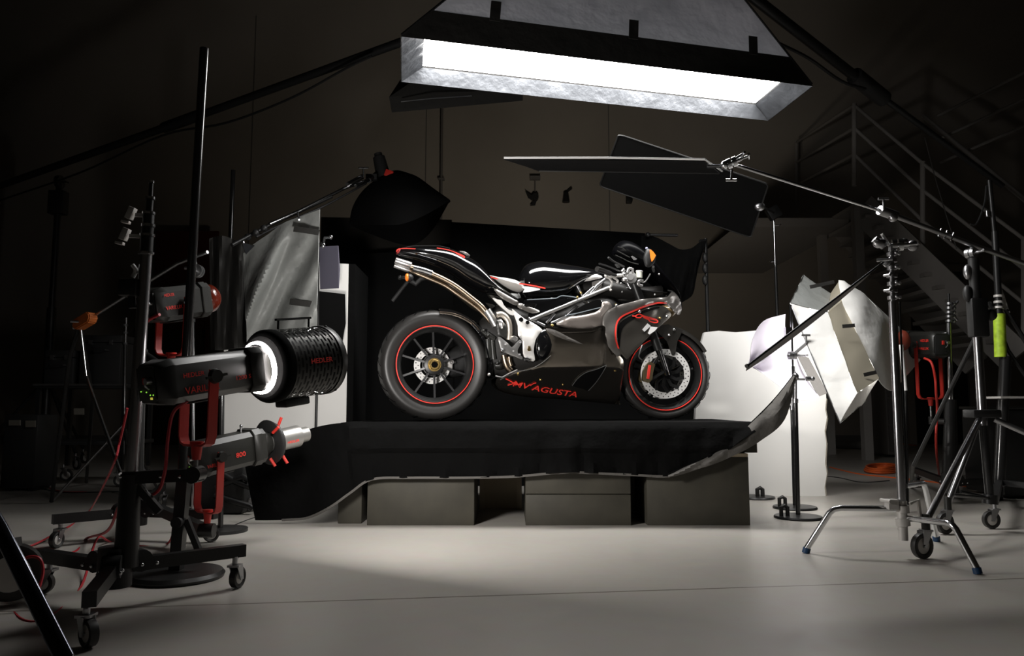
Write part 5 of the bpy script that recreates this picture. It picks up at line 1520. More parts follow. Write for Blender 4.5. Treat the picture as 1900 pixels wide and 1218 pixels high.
    bm = B_(); tube(bm, [P(1715, 665, 4.9), P(1728, 673, 4.85), P(1735, 700, 4.85), P(1737, 730, 4.85), P(1739, 760, 4.9), P(1737, 830, 4.95), G(1745, 900) + V((0, 0, .01))], .0075, 8, sm=6)
    solo('cable', bm, M['redpl'], 'thick red cable hanging from the studio light on the red yoke', 'cable')
    bm = B_(); ball(bm, P(1676, 632, 5.05), .045, 1, 1, 1.5); part('glass_dome', bm, mat('dim_red_glass', (.25, .05, .03), .3), lt)
    bm = B_(); tube(bm, [P(1672, 640, 4.6), P(1680, 725, 4.6)], .012, 10); 
    t9 = thing('rod', 'white rod just right of the chrome stand in front of the red yoke', 'rod', P(1680, 726, 4.6))
    part('shaft', bm, M['white'], t9)
    bm = B_(); tube(bm, [P(1680, 725, 4.6), V((P(1681, 900, 4.6).x, 4.6, 0))], .010, 10); part('lower_shaft', bm, M['blacksteel'], t9)
    # ---------------- short poles with round bases, front right of the stage
    for i, (bx, by, tx, ty, yy, lab) in enumerate(((1481, 962, 1476, 692, None, 'front short black pole on a round weighted base right of the boxes'), (1475, 944, 1470, 705, None, 'rear short black pole on a round weighted base right of the boxes'))):
        b = G(bx, by); Yp = b.y
        t = thing('pole_stand', lab, 'stand', b)
        bm = B_(); lathe(bm, [(0, 0), (0, .125), (.006, .13), (.014, .125), (.02, .0)], frame(b, V((0, 0, 1)), V((0, 1, 0))), 40); part('round_base', bm, M['blacksteel'], t)
        bm = B_(); tube(bm, [b + V((0, 0, .02)), P(tx, ty + 50, Yp)], .0125, 14); part('lower_pole', bm, MATS['satin_black'], t)
        bm = B_(); tube(bm, [P(tx, ty + 60, Yp), P(tx, ty, Yp)], .009, 12); cyl(bm, P(tx, ty + 56, Yp), P(tx, ty + 48, Yp), .016); part('upper_pole', bm, M['steel'], t)
        bm = B_(); h = b + V((-.10, -.02, .012))
        tube(bm, [h, h + V((0, 0, .05)), h + V((.02, 0, .06)), h + V((.035, .0, .05)), h + V((.035, 0, 0))], .011, 10); part('carry_handle', bm, M['rubber'], t)
        if i == 0:
            bm = B_(); a = P(1476, 704, Yp); tube(bm, [a, P(1494, 704, Yp - .02)], .007); cyl(bm, P(1496, 703, Yp - .02), P(1503, 703, Yp - .02), .013); ball(bm, P(1508, 703, Yp - .02), .013); ball(bm, P(1476, 699, Yp), .02); cyl(bm, P(1475, 697, Yp), P(1475, 690, Yp), .006); part('clamp', bm, M['steel'], t)
            bm = B_(); tube(bm, [P(1474, 700, Yp), P(1474, 697, YF - .05)], .006); part('clip', bm, M['blackpl'], t)
    b = G(1403, 925)
    t = thing('round_base', 'round black weighted base beside the tall right box', 'base', b)
    bm = B_(); lathe(bm, [(0, 0), (0, .12), (.006, .125), (.014, .12), (.02, .0)], frame(b, V((0, 0, 1)), V((0, 1, 0))), 40); part('disc', bm, M['blacksteel'], t)
    bm = B_(); h = b + V((.0, -.03, .012)); tube(bm, [h, h + V((0, 0, .05)), h + V((.02, 0, .06)), h + V((.035, .0, .05)), h + V((.035, 0, 0))], .014, 10); part('carry_handle', bm, M['rubber'], t)
    # ---------------- orange cables on the floor at right
    O = M['orangecab']
    rope([G(1540, 868), G(1590, 880), G(1640, 886), G(1700, 892), G(1800, 905), G(1900, 922)], .010, O, 'cable', 'orange cable lying on the floor behind the chrome stand')
    for k in range(3):
        pts = [G(1640 + 34 * math.cos(a * PI / 5), 876 + 5 * math.sin(a * PI / 5)) + V((0, 0, .008 + .016 * k)) for a in range(11)]
        rope([p for p in pts], .009, O, 'coiled_cable', ['lowest turn of the orange cable coil on the floor', 'middle turn of the orange cable coil on the floor', 'top turn of the orange cable coil on the floor'][k]) if False else None
    bm = B_()
    tube(bm, [tuple(G(1636 + (32 - 2 * (a // 10)) * math.cos(a * PI / 5), 876 + 5 * math.sin(a * PI / 5)) + V((0, 0, .010 + .0016 * a))) for a in range(34)], .009, 6, sm=4)
    solo('coiled_cable', bm, O, 'small coil of orange cable on the floor between the foam board and chrome stand', 'cable')
    rope([G(1535, 885), G(1560, 888), G(1600, 896), G(1650, 893)], .007, M['blackpl'], 'cable', 'dark cable curving on the floor near the foam board')
    rope([G(1540, 822), G(1600, 823), G(1650, 822), G(1700, 828)], .014, O, 'cable', 'dim orange cable along the far wall at right')
    # long dark pipe lying by the foam board
    a = G(1540, 832); b = G(1640, 836)
    bm = B_(); cyl(bm, a + V((0, 0, .06)), b + V((0, 0, .06)), .06, n=16)
    solo('cardboard_tube', bm, mat('dull_grey', (.10, .095, .085), .8), 'thick grey tube lying on the floor behind the foam board', 'tube')
# ================================================================== MOTORCYCLE
YR, YFR = 4.5, 4.83
_pr = P(804, 678, YR); _pf = P(1231, 698, YFR)
UD = V((_pf.x - _pr.x, _pf.y - _pr.y, 0)).normalized()
WD = V((UD.y, -UD.x, 0))                      # towards the camera side
def B(px, py, w=0.0):
    d = ray(px, py); o = V((0, 0, CZ))
    p0 = _pr + WD * w
    t = (p0 - o).dot(WD) / d.dot(WD)
    return o + d * t
def c1(x, y): return (680 + x / 3.29, 430 + y / 3.29)
def c2(x, y): return (980 + x / 3.29, 430 + y / 3.29)
def c6(x, y): return (860 + x / 6.41, 530 + y / 6.41)
def c4(x, y): return (1140 + x / 6.41, 600 + y / 6.41)
def c5(x, y): return (1100 + x / 9.37, 430 + y / 9.37)
def cf(x, y): return (1130 + x / 12.18, 540 + y / 12.18)

def wf(ctrl):
    def f(x, y):
        s = t = 0
        for cx, cy, cw in ctrl:
            d2 = (x - cx) ** 2 + (y - cy) ** 2 + 4
            k = 1 / d2 ** 1.3
            s += k * cw; t += k
        return s / t
    return f
def closed_cr(pts, n=4):
    m = len(pts); out = []
    for i in range(m):
        p0, p1, p2, p3 = pts[i - 1], pts[i], pts[(i + 1) % m], pts[(i + 2) % m]
        for j in range(n):
            t = j / n
            out.append(tuple(0.5 * (2 * p1[c] + (p2[c] - p0[c]) * t + (2 * p0[c] - 5 * p1[c] + 4 * p2[c] - p3[c]) * t * t + (-p0[c] + 3 * p1[c] - 3 * p2[c] + p3[c]) * t ** 3) for c in range(2)))
    return out
def inside(p, poly):
    x, y = p; r = False
    for i in range(len(poly)):
        x1, y1 = poly[i - 1]; x2, y2 = poly[i]
        if (y1 > y) != (y2 > y) and x < (x2 - x1) * (y - y1) / (y2 - y1) + x1: r = not r
    return r
def edist(p, poly):
    x, y = p; best = 1e9
    for i in range(len(poly)):
        x1, y1 = poly[i - 1]; x2, y2 = poly[i]
        dx, dy = x2 - x1, y2 - y1; L = dx * dx + dy * dy
        t = 0 if L == 0 else max(0, min(1, ((x - x1) * dx + (y - y1) * dy) / L))
        best = min(best, math.hypot(x - x1 - t * dx, y - y1 - t * dy))
    return best
def panel(name, pts, w, m, parent, roll=(0, 1), th=.004, mirror=True, sm=4, res=5, label=None, bm=None):
    f = w if callable(w) else (lambda x, y: w)
    poly = closed_cr(pts, sm) if sm else list(pts)
    xs = [p[0] for p in poly]; ys = [p[1] for p in poly]
    vs = [V(p) for p in poly]
    y = min(ys) + res / 2; r = 0
    while y < max(ys):
        x = min(xs) + (res / 2 if r % 2 else 0)
        while x < max(xs):
            if inside((x, y), poly) and edist((x, y), poly) > res * .45: vs.append(V((x, y)))
            x += res
        y += res * .87; r += 1
    out = delaunay_2d_cdt([v.to_2d() for v in vs], [], [list(range(len(poly)))], 1, 1e-4)
    ov, _, of = out[0], out[1], out[2]
    res_ = []
    sides = (1, -1) if mirror else (1,)
    ra, rr_ = roll
    ws = []
    for v in ov:
        d = edist((v.x, v.y), poly)
        ww = f(v.x, v.y) - (ra * max(0, 1 - d / rr_) ** 2 if ra else 0)
        ws.append((B(v.x, v.y, ww), ww))
    for s in sides:
        b2 = bmesh.new()
        A = [b2.verts.new(p if s > 0 else p - WD * 2 * ww) for p, ww in ws]
        for fc in of:
            try: b2.faces.new([A[i] for i in (fc if s > 0 else fc[::-1])])
            except ValueError: pass
        b2.normal_update()
        # make the normals face outward, then thicken inward
        tot = V((0, 0, 0))
        for fc in b2.faces: tot += fc.normal * fc.calc_area()
        if tot.dot(WD * s) < 0: bmesh.ops.reverse_faces(b2, faces=b2.faces[:])
        if th: bmesh.ops.solidify(b2, geom=b2.faces[:], thickness=th)
        res_.append(part(name, b2, m, parent, label=label, angle=35))
    return res_[0]
def line_on(path, wid, f, off=.003):
    """ribbon following a surface"""
    path = cr(path, 5); bm = B_(); rows = [[], []]
    for i, p in enumerate(path):
        a = path[max(0, i - 1)]; b = path[min(len(path) - 1, i + 1)]
        tx, ty = b[0] - a[0], b[1] - a[1]; L = math.hypot(tx, ty); nx, ny = -ty / L, tx / L
        for k, s in ((0, -1), (1, 1)):
            x, y = p[0] + nx * wid / 2 * s, p[1] + ny * wid / 2 * s
            rows[k].append(B(x, y, (f(x, y) if callable(f) else f) + off))
    return grid(bm, rows, .001)
def loft(bm, tops, bots, hw, n=6, e=.8, nr=20, off=0.0):
    k = len(tops)
    T = cr([(a[0], a[1], b[0], b[1], h) for a, b, h in zip(tops, bots, hw)], n)
    R = []
    for a0, a1, b0, b1, h in T:
        t = B(a0, a1, off); b = B(b0, b1, off); ring = []
        for j in range(nr):
            a = 2 * PI * j / nr; s = math.sin(a)
            ring.append(bm.verts.new(t.lerp(b, (1 - math.cos(a)) / 2) + WD * (max(.002, h) * math.copysign(abs(s) ** e, s))))
        R.append(ring)
    for i in range(len(R) - 1):
        for j in range(nr):
            bm.faces.new((R[i][j], R[i][(j + 1) % nr], R[i + 1][(j + 1) % nr], R[i + 1][j]))
    bm.faces.new(R[0][::-1]); bm.faces.new(R[-1])
    return bm

def b_bike():
    zg = PZT + .0055
    root = thing('motorcycle', 'black and gunmetal sport motorcycle with red rim stripes on the black velvet platform', 'motorcycle', V((_pr.x, _pr.y, zg)), math.atan2(UD.y, UD.x))
    # ---------------------------------------------------------- wheels
    def tyre(fm, R, rim, wd, name, par):
        bm = B_()
        h = wd / 2
        prof = [(-h * .62, rim - .004), (-h * .80, rim + .006), (-h * .97, rim + (R - rim) * .38), (-h, rim + (R - rim) * .58), (-h * .93, rim + (R - rim) * .74), (-h * .72, R - (R - rim) * .11), (-h * .38, R - .004), (0, R), (h * .38, R - .004), (h * .72, R - (R - rim) * .11), (h * .93, rim + (R - rim) * .74), (h, rim + (R - rim) * .58), (h * .97, rim + (R - rim) * .38), (h * .80, rim + .006), (h * .62, rim - .004)]
        lathe(bm, cr(prof, 3), fm, 72)
        t = part(name, bm, M['rubber'], par)
        bm = B_()
        for i in range(26):
            a = 2 * PI * i / 26
            for s in (-1, 1):
                pts = []
                for q in range(5):
                    u = q / 4
                    x = s * h * (.25 + .60 * u); rr = R - (.001 if u < .3 else (R - rim) * .13 * u * u) + .0015
                    aa = a + u * .16 + (.12 if s > 0 else 0)
                    pts.append(fm @ V((x, rr * math.cos(aa), rr * math.sin(aa))))
                tube(bm, pts, .0022, 4)
        part('tread_groove', bm, M['blackhole'], t)
        return t
    Cr = _pr.copy(); Rr = Cr.z - zg
    fr = frame(Cr, WD)
    wl = part('rear_wheel', (lambda bm: lathe(bm, [(.085, .222), (.088, .216), (.078, .208), (.055, .200), (.03, .190), (-.03, .190), (-.055, .20), (-.085, .216), (-.085, .222), (-.06, .214), (.06, .214), (.085, .222)], fr, 72))(B_()), M['blacksteel'], root)
    tyre(fr, Rr, .222, .185, 'tyre', wl)
    bm = B_()
    rs = .2236 * 1.0
    lathe(bm, [(.0845, rs - .0055), (.0885, rs - .003), (.0885, rs + .0), (.0845, rs + .002)], fr, 96)
    part('rim_stripe', bm, M['redline'], wl, label='red rim stripe')
    bm = B_()
    for k in range(10):
        a = math.radians(20 + 36 * k)
        u = V((0, math.cos(a), math.sin(a)))
        p0 = fr @ (u * .045 + V((.035, 0, 0))); p1 = fr @ (u * .12 + V((.020, 0, 0))); p2 = fr @ (u * .202 + V((.018, 0, 0)))
        bar(bm, [p0, p1, p2], .011, .020, up=WD)
    part('spokes', bm, mat('spoke_grey', (.035, .035, .036), .3), wl, label='ten thin black spokes')
    bm = B_(); lathe(bm, [(.0, .0), (.0, .064), (.03, .064), (.045, .058), (.05, .045), (.05, .0)], fr, 40); part('hub', bm, M['blacksteel'], wl)
    bm = B_(); lathe(bm, [(.05, .018), (.05, .032), (.060, .032), (.063, .029), (.063, .020), (.050, .018)], fr, 8); lathe(bm, [(.048, .039), (.053, .039), (.053, .030)], fr, 32); part('axle_nut', bm, M['gold'], wl, label='gold axle nut'); bm = B_(); lathe(bm, [(.0505, 0), (.0505, .019)], fr, 24); part('axle_bore', bm, M['blackhole'], wl)
    def disc(fm, x0, r0, r1, nh, par, nm='brake_disc'):
        bm = B_(); lathe(bm, [(x0, r0), (x0 + .005, r0), (x0 + .005, r1), (x0, r1), (x0, r0)], fm, 72)
        d = part(nm, bm, M['disc'], par)
        bm = B_()
        for i in range(nh):
            for j, rr in enumerate((r0 + (r1 - r0) * .3, r0 + (r1 - r0) * .7)):
                a = 2 * PI * (i + .5 * j) / nh
                p = fm @ V((x0 + .005, rr * math.cos(a), rr * math.sin(a)))
                cyl(bm, p - WD * .0005, p + (fm.to_3x3() @ V((1, 0, 0))) * .0006, .0035, n=8)
        part('drilled_holes', bm, M['blackhole'], d)
        return d
    disc(fr, -.055, .072, .108, 20, wl)
    bm = B_(); box(bm, (-.075, .045, -.03), (-.035, .12, .035), fr, .008); part('rear_caliper', bm, M['silver'], root)
    bm = B_(); p = fr @ V((-.02, .112, .02)); lathe(bm, [(-.003, .008), (-.003, .013), (.003, .013), (.003, .008), (-.003, .008)], frame(p, WD), 20); part('axle_ring', bm, M['alu'], root)
    # front wheel, steered a little to the camera
    Rf = .283
    Cf = V((_pf.x, _pf.y, zg + Rf))
    st = math.radians(-13)
    ax = (Matrix.Rotation(st, 3, 'Z') @ WD)
    ff = frame(Cf, ax)
    wl2 = part('front_wheel', (lambda bm: lathe(bm, [(.058, .222), (.060, .216), (.050, .208), (.03, .198), (.015, .192), (-.015, .192), (-.03, .198), (-.058, .216), (-.058, .222), (-.045, .214), (.045, .214), (.058, .222)], ff, 72))(B_()), M['blacksteel'], root)
    tyre(ff, Rf, .222, .122, 'tyre', wl2)
    bm = B_(); rs = .2262; lathe(bm, [(.0575, rs - .0055), (.0615, rs - .003), (.0615, rs), (.0575, rs + .002)], ff, 96); part('rim_stripe', bm, M['redline'], wl2, label='red rim stripe')
    bm = B_()
    for k in range(5):
        for dd in (-7, 7):
            a = math.radians(18 + 72 * k + dd)
            u = V((0, math.cos(a), math.sin(a)))
            bar(bm, [ff @ (u * .04 + V((.01, 0, 0))), ff @ (u * .12), ff @ (u * .202)], .012, .018, up=WD)
    part('spokes', bm, M['gloss'], wl2, label='paired black spokes')
    bm = B_(); lathe(bm, [(-.05, 0), (-.05, .035), (.05, .035), (.05, 0)], ff, 30)
    for k in range(10):
        a = 2 * PI * k / 10 + .15
        u = V((0, math.cos(a), math.sin(a))); v2 = V((0, math.cos(a + .28), math.sin(a + .28)))
        bar(bm, [ff @ (u * .03 + V((.056, 0, 0))), ff @ (u * .075 + V((.06, 0, 0))), ff @ (v2 * .118 + V((.062, 0, 0)))], .020, .006, up=WD)
    part('disc_carrier', bm, M['blacksteel'], wl2)
    disc(ff, .058, .116, .153, 28, wl2)
    disc(ff, -.063, .116, .153, 28, wl2)
    # fork
    for s in (1, -1):
        w_ = s * .098
        bm = B_()
        lo = Cf + ax * (s * .088); 
        top = B(1198, 575, w_)
        mid = lo.lerp(top, .42)
        tube(bm, [lo + (lo - top).normalized() * .012, mid], .021, 18)
        cyl(bm, lo - ax * s * .035, lo + ax * s * .012, .03, n=20)
        leg = part('fork_leg', bm, M['gloss'], root)
        bm = B_(); tube(bm, [mid - (top - lo).normalized() * .02, B(1172, 512, w_)], .024 if False else .0265, 18); part('fork_tube', bm, M['blacksteel'], leg)
        bm = B_(); tube(bm, [lo.lerp(top, .06) + ax * s * .019 + UD * .004, lo.lerp(top, .40) + ax * s * .019 + UD * .004], .0035, 8); part('chrome_rod', bm, M['chrome'], leg)
        bm = B_(); cyl(bm, lo + ax * s * .012, lo + ax * s * .018, .0135, n=20); part('axle_cap', bm, M['gold'], leg)
        # caliper
        bm = B_()
        cfm = frame(Cf + ax * (s * .078) - UD * .118 + V((0, 0, .005)), ax)
        poly = [(-.030, -.055), (.012, -.062), (.030, -.035), (.022, .0), (.034, .055), (-.002, .068), (-.020, .045), (-.034, 0)]
        cfm = cfm @ Matrix.Rotation(-.15, 4, 'X')
        plate(bm, [cfm @ V((-.028, y, z)) for y, z in poly], .056, ax)
        bmesh.ops.bevel(bm, geom=bm.edges[:], offset=.004, segments=2, affect='EDGES')
        cal = part('brake_caliper', bm, mat('bronze_anodised', (.36, .29, .17), .35, .9), root, label='bronze front caliper')
        if s > 0:
            bm = B_(); box(bm, (.0285, -.010, -.040), (.031, .008, .045), cfm, .001); part('caliper_stripe', bm, M['redline'], cal, label='red caliper stripe')
        bm = B_(); bar(bm, [cfm @ V((0, .02, -.04)), lo + V((0, 0, .02))], .016, .03, up=ax); bar(bm, [cfm @ V((0, .02, .04)), lo.lerp(top, .3)], .016, .03, up=ax); part('caliper_bracket', bm, M['blacksteel'], root)
    bm = B_(); tube(bm, [B(*c4(330, 440), .1), B(*c4(290, 400), .1), B(*c4(305, 330), .1), B(*c4(330, 260), .09)], .004, 8, sm=5); part('brake_hose', bm, M['alu'], root)
    # front fender
    bm = B_(); rows = []
    for i in range(19):
        a = math.radians(28 + 118 * i / 18)
        row = []
        for j in range(11):
            b_ = (j / 10 - .5) * 2
            rr = Rf + .022 - .035 * abs(b_) ** 2.5
            row.append(ff @ V((.074 * b_, rr * math.cos(a), rr * math.sin(a))))
        rows.append(row)
    grid(bm, rows, .003)
    fd = part('front_fender', bm, M['gun'] if False else mat('satin_dark', (.03, .028, .025), .3, .3, coat=.5), root)
    bm = B_()
    for s in (1, -1):
        q = [(.035, .285), (.115, .262), (.085, .205), (.060, .115), (.040, .11), (.025, .2)]
        q = [(-.08, .292), (.02, .306), (.11, .268), (.075, .20), (.060, .12), (.040, .11), (.010, .2), (-.05, .26)]
        plate(bm, [ff @ V((s * .076, y, z)) for y, z in q], .003, ax * s)
    part('fender_side', bm, MATS['satin_dark'], fd)
    bm = B_()
    for y, z in ((.022, .237), (.055, .272)): ball(bm, ff @ V((.081, y, z)), .0095, 1, 1, 1)
    part('fender_bolt', bm, M['chrome'], fd)
    # rear hugger
    bm = B_(); rows = []
    for i in range(23):
        a = math.radians(-12 + 98 * i / 22)
        row = []
        for j in range(13):
            b_ = (j / 12 - .5) * 2
            rr = Rr + .010 + .020 * min(1, (22 - i) / 8) - .045 * abs(b_) ** 3
            row.append(fr @ V((.102 * b_, rr * math.cos(a), rr * math.sin(a))))
        rows.append(row)
    grid(bm, rows, .003); part('hugger', bm, M['gloss'], root, label='gloss black rear hugger')
    # swingarm and the dark mechanical mass
    bm = B_(); loft(bm, [(815, 655), (850, 640), (900, 618), (930, 612)], [(815, 702), (850, 700), (900, 690), (935, 690)], [.03, .035, .04, .06], off=-.115); part('swingarm', bm, M['blacksteel'], root)
    bm = B_(); loft(bm, [(886, 600), (905, 580), (940, 560), (1000, 585), (1060, 560), (1120, 545), (1150, 560)], [(890, 640), (905, 690), (940, 705), (1000, 700), (1060, 700), (1120, 700), (1140, 690)], [.04, .07, .09, .10, .10, .10, .08]); part('engine', bm, mat('engine_black', (.014, .013, .012), .5), root)
    bm = B_()
    for pts, r in (((c6(210, 535), c6(290, 600), c6(330, 700)), .012), ((c6(270, 580), c6(370, 640)), .018), ((c6(290, 640), c6(300, 860)), .022), ((c6(340, 650), c6(360, 880)), .016)):
        tube(bm, [B(*p, .075) for p in pts], r, 12)
    for p in (c6(235, 540), c6(290, 595), c6(400, 930), c6(430, 905)): ball(bm, B(*p, .095), .010, seg=10)
    part('suspension_link', bm, M['greypl'], root)
    bm = B_(); loft(bm, [c6(355, 920), c6(420, 895), c6(460, 900)], [c6(380, 1000), c6(430, 1010), c6(470, 1000)], [.03, .04, .03], off=.05); part('chain_guard', bm, M['greypl'], root)
    # ---------------------------------------------------------- frame
    bm = B_(); tube(bm, [B(*c6(795, 412), .105), B(*c2(170, 475), .115), B(*c2(330, 410), .115), B(*c2(495, 342), .105)], .0125, 14); part('frame_tube', bm, M['alu'], root, label='bright upper frame tube')
    bm = B_()
    for pts in ((c2(140, 560), c2(230, 520), c2(300, 455)), (c2(330, 420), c2(400, 455), c2(450, 430)), (c2(0, 530), c2(100, 575)), (c2(160, 500), c2(110, 560)), (c2(380, 380), c2(420, 330), c2(470, 290)), (c2(300, 330), c2(330, 400), c2(400, 340))):
        tube(bm, [B(*p, .10) for p in pts], .010, 12)
    part('frame_brace', bm, M['steel'], root)
    bm = B_(); plate(bm, [B(*p, .112) for p in (c2(150, 555), c2(215, 518), c2(290, 505), c2(240, 540), c2(200, 560))], .006, WD); plate(bm, [B(*p, .112) for p in (c2(230, 440), c2(290, 408), c2(310, 415), c2(240, 447))], .006, WD); part('bright_bracket', bm, M['alu'], root)
    bm = B_()
    for p in (c2(150, 575), c2(385, 435), c2(300, 400), c2(320, 375), c2(535, 448), c6(1050, 470)): ball(bm, B(*p, .125), .008, seg=10)
    part('bolt', bm, M['gold'], root)
    fpl = wf([(*c6(700, 650), .150), (*c6(650, 590), .142), (*c6(920, 560), .142), (*c6(780, 500), .125), (*c6(600, 300), .115), (*c6(780, 850), .135), (*c6(850, 700), .148), (*c6(720, 640), .150)])
    side = [c6(575, 275), c6(640, 330), c6(730, 400), c6(800, 430), c6(880, 480), c6(945, 535), c6(925, 560), c6(870, 620), c6(845, 700), c6(835, 790), c6(850, 890), c6(800, 900), c6(720, 850), c6(705, 760), c6(700, 660), c6(650, 595), c6(645, 480), c6(610, 380)]
    panel('side_plate', side, fpl, M['silver'], root, roll=(.006, 3), sm=2, res=4, th=.006, label='silver pivot plate')
    bm = B_()
    for p, r in ((c6(685, 405), .0115), (c6(762, 440), .0095)): cyl(bm, B(*p, .11), B(*p, .134), r * 1.2, n=20)
    part('plate_hole', bm, M['blackhole'], root)
    panel('subframe_arm', [c6(345, 150), c6(400, 165), c6(455, 180), c6(480, 235), c6(540, 290), c6(600, 310), c6(610, 350), c6(560, 350), c6(500, 300), c6(420, 230)], .11, M['silver'], root, sm=2, th=.012, res=4)
    # clutch cover
    ce = c6(950, 705); bm = B_()
    cc = B(*ce, .10); fm = frame(cc, WD)
    for v_ in [0]:
        rows = []
        for i in range(9):
            q = i / 8; rr = math.cos(q * PI / 2); 
            rows.append([cc + UD * (.057 * rr * math.cos(a) + .006 * math.sin(a)) + V((0, 0, .093 * rr * math.sin(a))) + WD * (.03 + .028 * math.sin(q * PI / 2)) for a in [2 * PI * k / 36 for k in range(37)]])
        rows.insert(0, [p - WD * .05 for p in rows[0]])
        grid(bm, rows)
    bmesh.ops.remove_doubles(bm, verts=bm.verts[:], dist=.0005)
    part('clutch_cover', bm, M['gloss'], root, label='gloss black oval clutch cover')
    bm = B_()
    e = c6(778, 755); f0 = frame(B(*e, .150), WD)
    lathe(bm, [(0, .0), (.002, .010), (.004, .010), (.004, .006), (.003, 0)], Matrix.Translation(V((0, 0, -.004))) @ f0, 20)
    plate(bm, [f0 @ V((.003, y, z)) for y, z in ((-.007, .002), (.007, .002), (.004, .018), (0, .013), (-.004, .018))], .003, WD)
    part('emblem', bm, M['gold'], root, label='small gold crest')
    # footrest bracket
    brk = [c6(408, 608), c6(470, 640), c6(540, 700), c6(575, 735), c6(620, 690), c6(665, 648), c6(693, 660), c6(688, 690), c6(655, 745), c6(645, 800), c6(700, 850), c6(690, 880), c6(620, 850), c6(560, 830), c6(500, 800), c6(450, 790), c6(440, 740)]
    panel('footrest_bracket', brk, .150, M['alu'], root, sm=2, th=.008, res=4, roll=(.003, 2))
    bm = B_()
    for p in (c6(500, 700), c6(595, 780), c6(680, 675), c6(670, 820)): cyl(bm, B(*p, .148), B(*p, .154), .005, n=14)
    part('bracket_bolt', bm, M['steel'], root)
    for s in (1, -1):
        bm = B_(); p = B(*c6(580, 640), s * .15); cyl(bm, p, p + WD * s * .06, .013, n=16); 
        part('footpeg', bm, M['alu'], root)
    bm = B_(); ball(bm, B(*c6(458, 775), .16), .0125); cyl(bm, B(*c6(780, 890), .135), B(*c6(735, 870), .14), .014); part('pivot_bolt', bm, M['chrome'], root)
    bm = B_(); ball(bm, B(*c6(303, 1060), .155), .010); tube(bm, [B(*c6(380, 1078), .15), B(*c6(460, 1095), .15), B(*c6(540, 1050), .15), B(*c6(640, 1005), .15)], .0045, 8); part('gear_lever', bm, M['alu'], root)
    # ---------------------------------------------------------- exhaust
    def pipe(pts, r, w_, m, nm, rr=None, tip=False):
        bm = B_(); tube(bm, [B(p[0], p[1], w_) for p in pts], r, 16, sm=5, rr=rr)
        return part(nm, bm, m, root)
    up = [c1(265, 212), c1(400, 258), c1(500, 305), c1(570, 350), c1(640, 405), c1(700, 455), c1(745, 510), c1(790, 570)]
    lo = [c1(255, 235), c1(390, 290), c1(480, 330), c1(560, 385), c1(640, 440), c1(700, 490), c1(750, 545), c1(790, 590)]
    for s in (1, -1):
        pipe(up, .014, s * .075, M['titan'], 'exhaust_pipe', rr=(.014, .017))
        pipe(lo, .011, s * .055, M['titan'], 'exhaust_pipe', rr=(.012, .012))
        for (pa, pb, w_, r) in ((c1(178, 176), c1(272, 206), .075, .0185), (c1(172, 205), c1(262, 236), .055, .0155)):
            bm = B_(); a = B(*pa, s * w_); b = B(*pb, s * w_); f0 = frame(a, b - a); L = (b - a).length
            lathe(bm, [(L, r * .9), (L, r), (L * .97, r), (L * .94, r * 1.04), (0, r * 1.0), (-.002, r * .95), (.002, r * .88), (L * .5, r * .86), (L * .5, 0)], f0, 24)
            part('exhaust_tip', bm, M['alu'], root)
    pipe([c1(285, 222), c1(350, 238), c1(400, 256)], .0195, .078, M['chrome'], 'exhaust_sleeve')
    pipe([c1(735, 480), c1(760, 520), c1(790, 575)], .0235, .085, M['alu'], 'exhaust_collar')
    pipe([c6(395, 352), c6(450, 345), c6(505, 385), c6(540, 455), c6(548, 560), c6(540, 650)], .0185, .105, mat('bright_titanium', (.80, .72, .62), .35, .9), 'header_pipe')
    pipe([c6(480, 830), c6(495, 900), c6(520, 970), c6(560, 1015)], .0195, .10, M['titan'], 'header_pipe')
    pipe([c6(545, 850), c6(550, 900), c6(570, 960)], .012, .10, M['titan'], 'header_pipe')
    panel('heat_shield', [c6(385, 430), c6(420, 410), c6(480, 440), c6(525, 500), c6(525, 590), c6(515, 635), c6(455, 620), c6(400, 590)], .125, M['greypl'], root, roll=(.01, 5), mirror=False, res=4)
    bm = B_(); loft(bm, [c6(400, 410), c6(440, 400), c6(470, 430)], [c6(430, 520), c6(460, 530), c6(470, 500)], [.02, .03, .02], off=.11); ball(bm, B(*c6(455, 505), .15), .007, seg=8); part('exhaust_valve', bm, M['alu'], root)
    bm = B_(); loft(bm, [c6(560, 360), c6(590, 380), c6(615, 420), c6(640, 520)], [c6(570, 600), c6(590, 610), c6(615, 610), c6(640, 600)], [.07, .08, .09, .09]); part('shock_cover', bm, M['blacksteel'], root)
    bm = B_(); ball(bm, B(*c6(600, 640), .125), .022, 1.2, 1, .9); part('engine_boss', bm, M['alu'], root)
    # ---------------------------------------------------------- tail and seat
    bm = B_(); loft(bm, [c1(185, 118), c1(210, 102), c1(320, 97), c1(430, 98), c1(520, 112), c1(600, 150), c1(660, 185), c1(715, 240), c1(770, 310), c1(830, 360), c1(900, 410), c1(935, 432)],
               [c1(187, 140), c1(220, 152), c1(320, 180), c1(420, 215), c1(520, 262), c1(600, 318), c1(660, 352), c1(715, 378), c1(770, 385), c1(830, 405), c1(900, 440), c1(935, 455)],
               [.02, .055, .085, .10, .11, .115, .12, .12, .11, .10, .09, .06], e=.95, nr=28)
    part('tail_fairing', bm, M['gloss'], root, label='gloss black tail')
    bm = B_(); loft(bm, [c1(400, 240), c1(480, 290), c1(560, 345), c1(640, 400), c1(700, 460)], [c1(420, 300), c1(480, 345), c1(560, 400), c1(640, 465), c1(700, 500)], [.02, .05, .06, .06, .03], e=.9); part('undertray', bm, mat('dark_bronze', (.05, .042, .03), .35, .4), root)
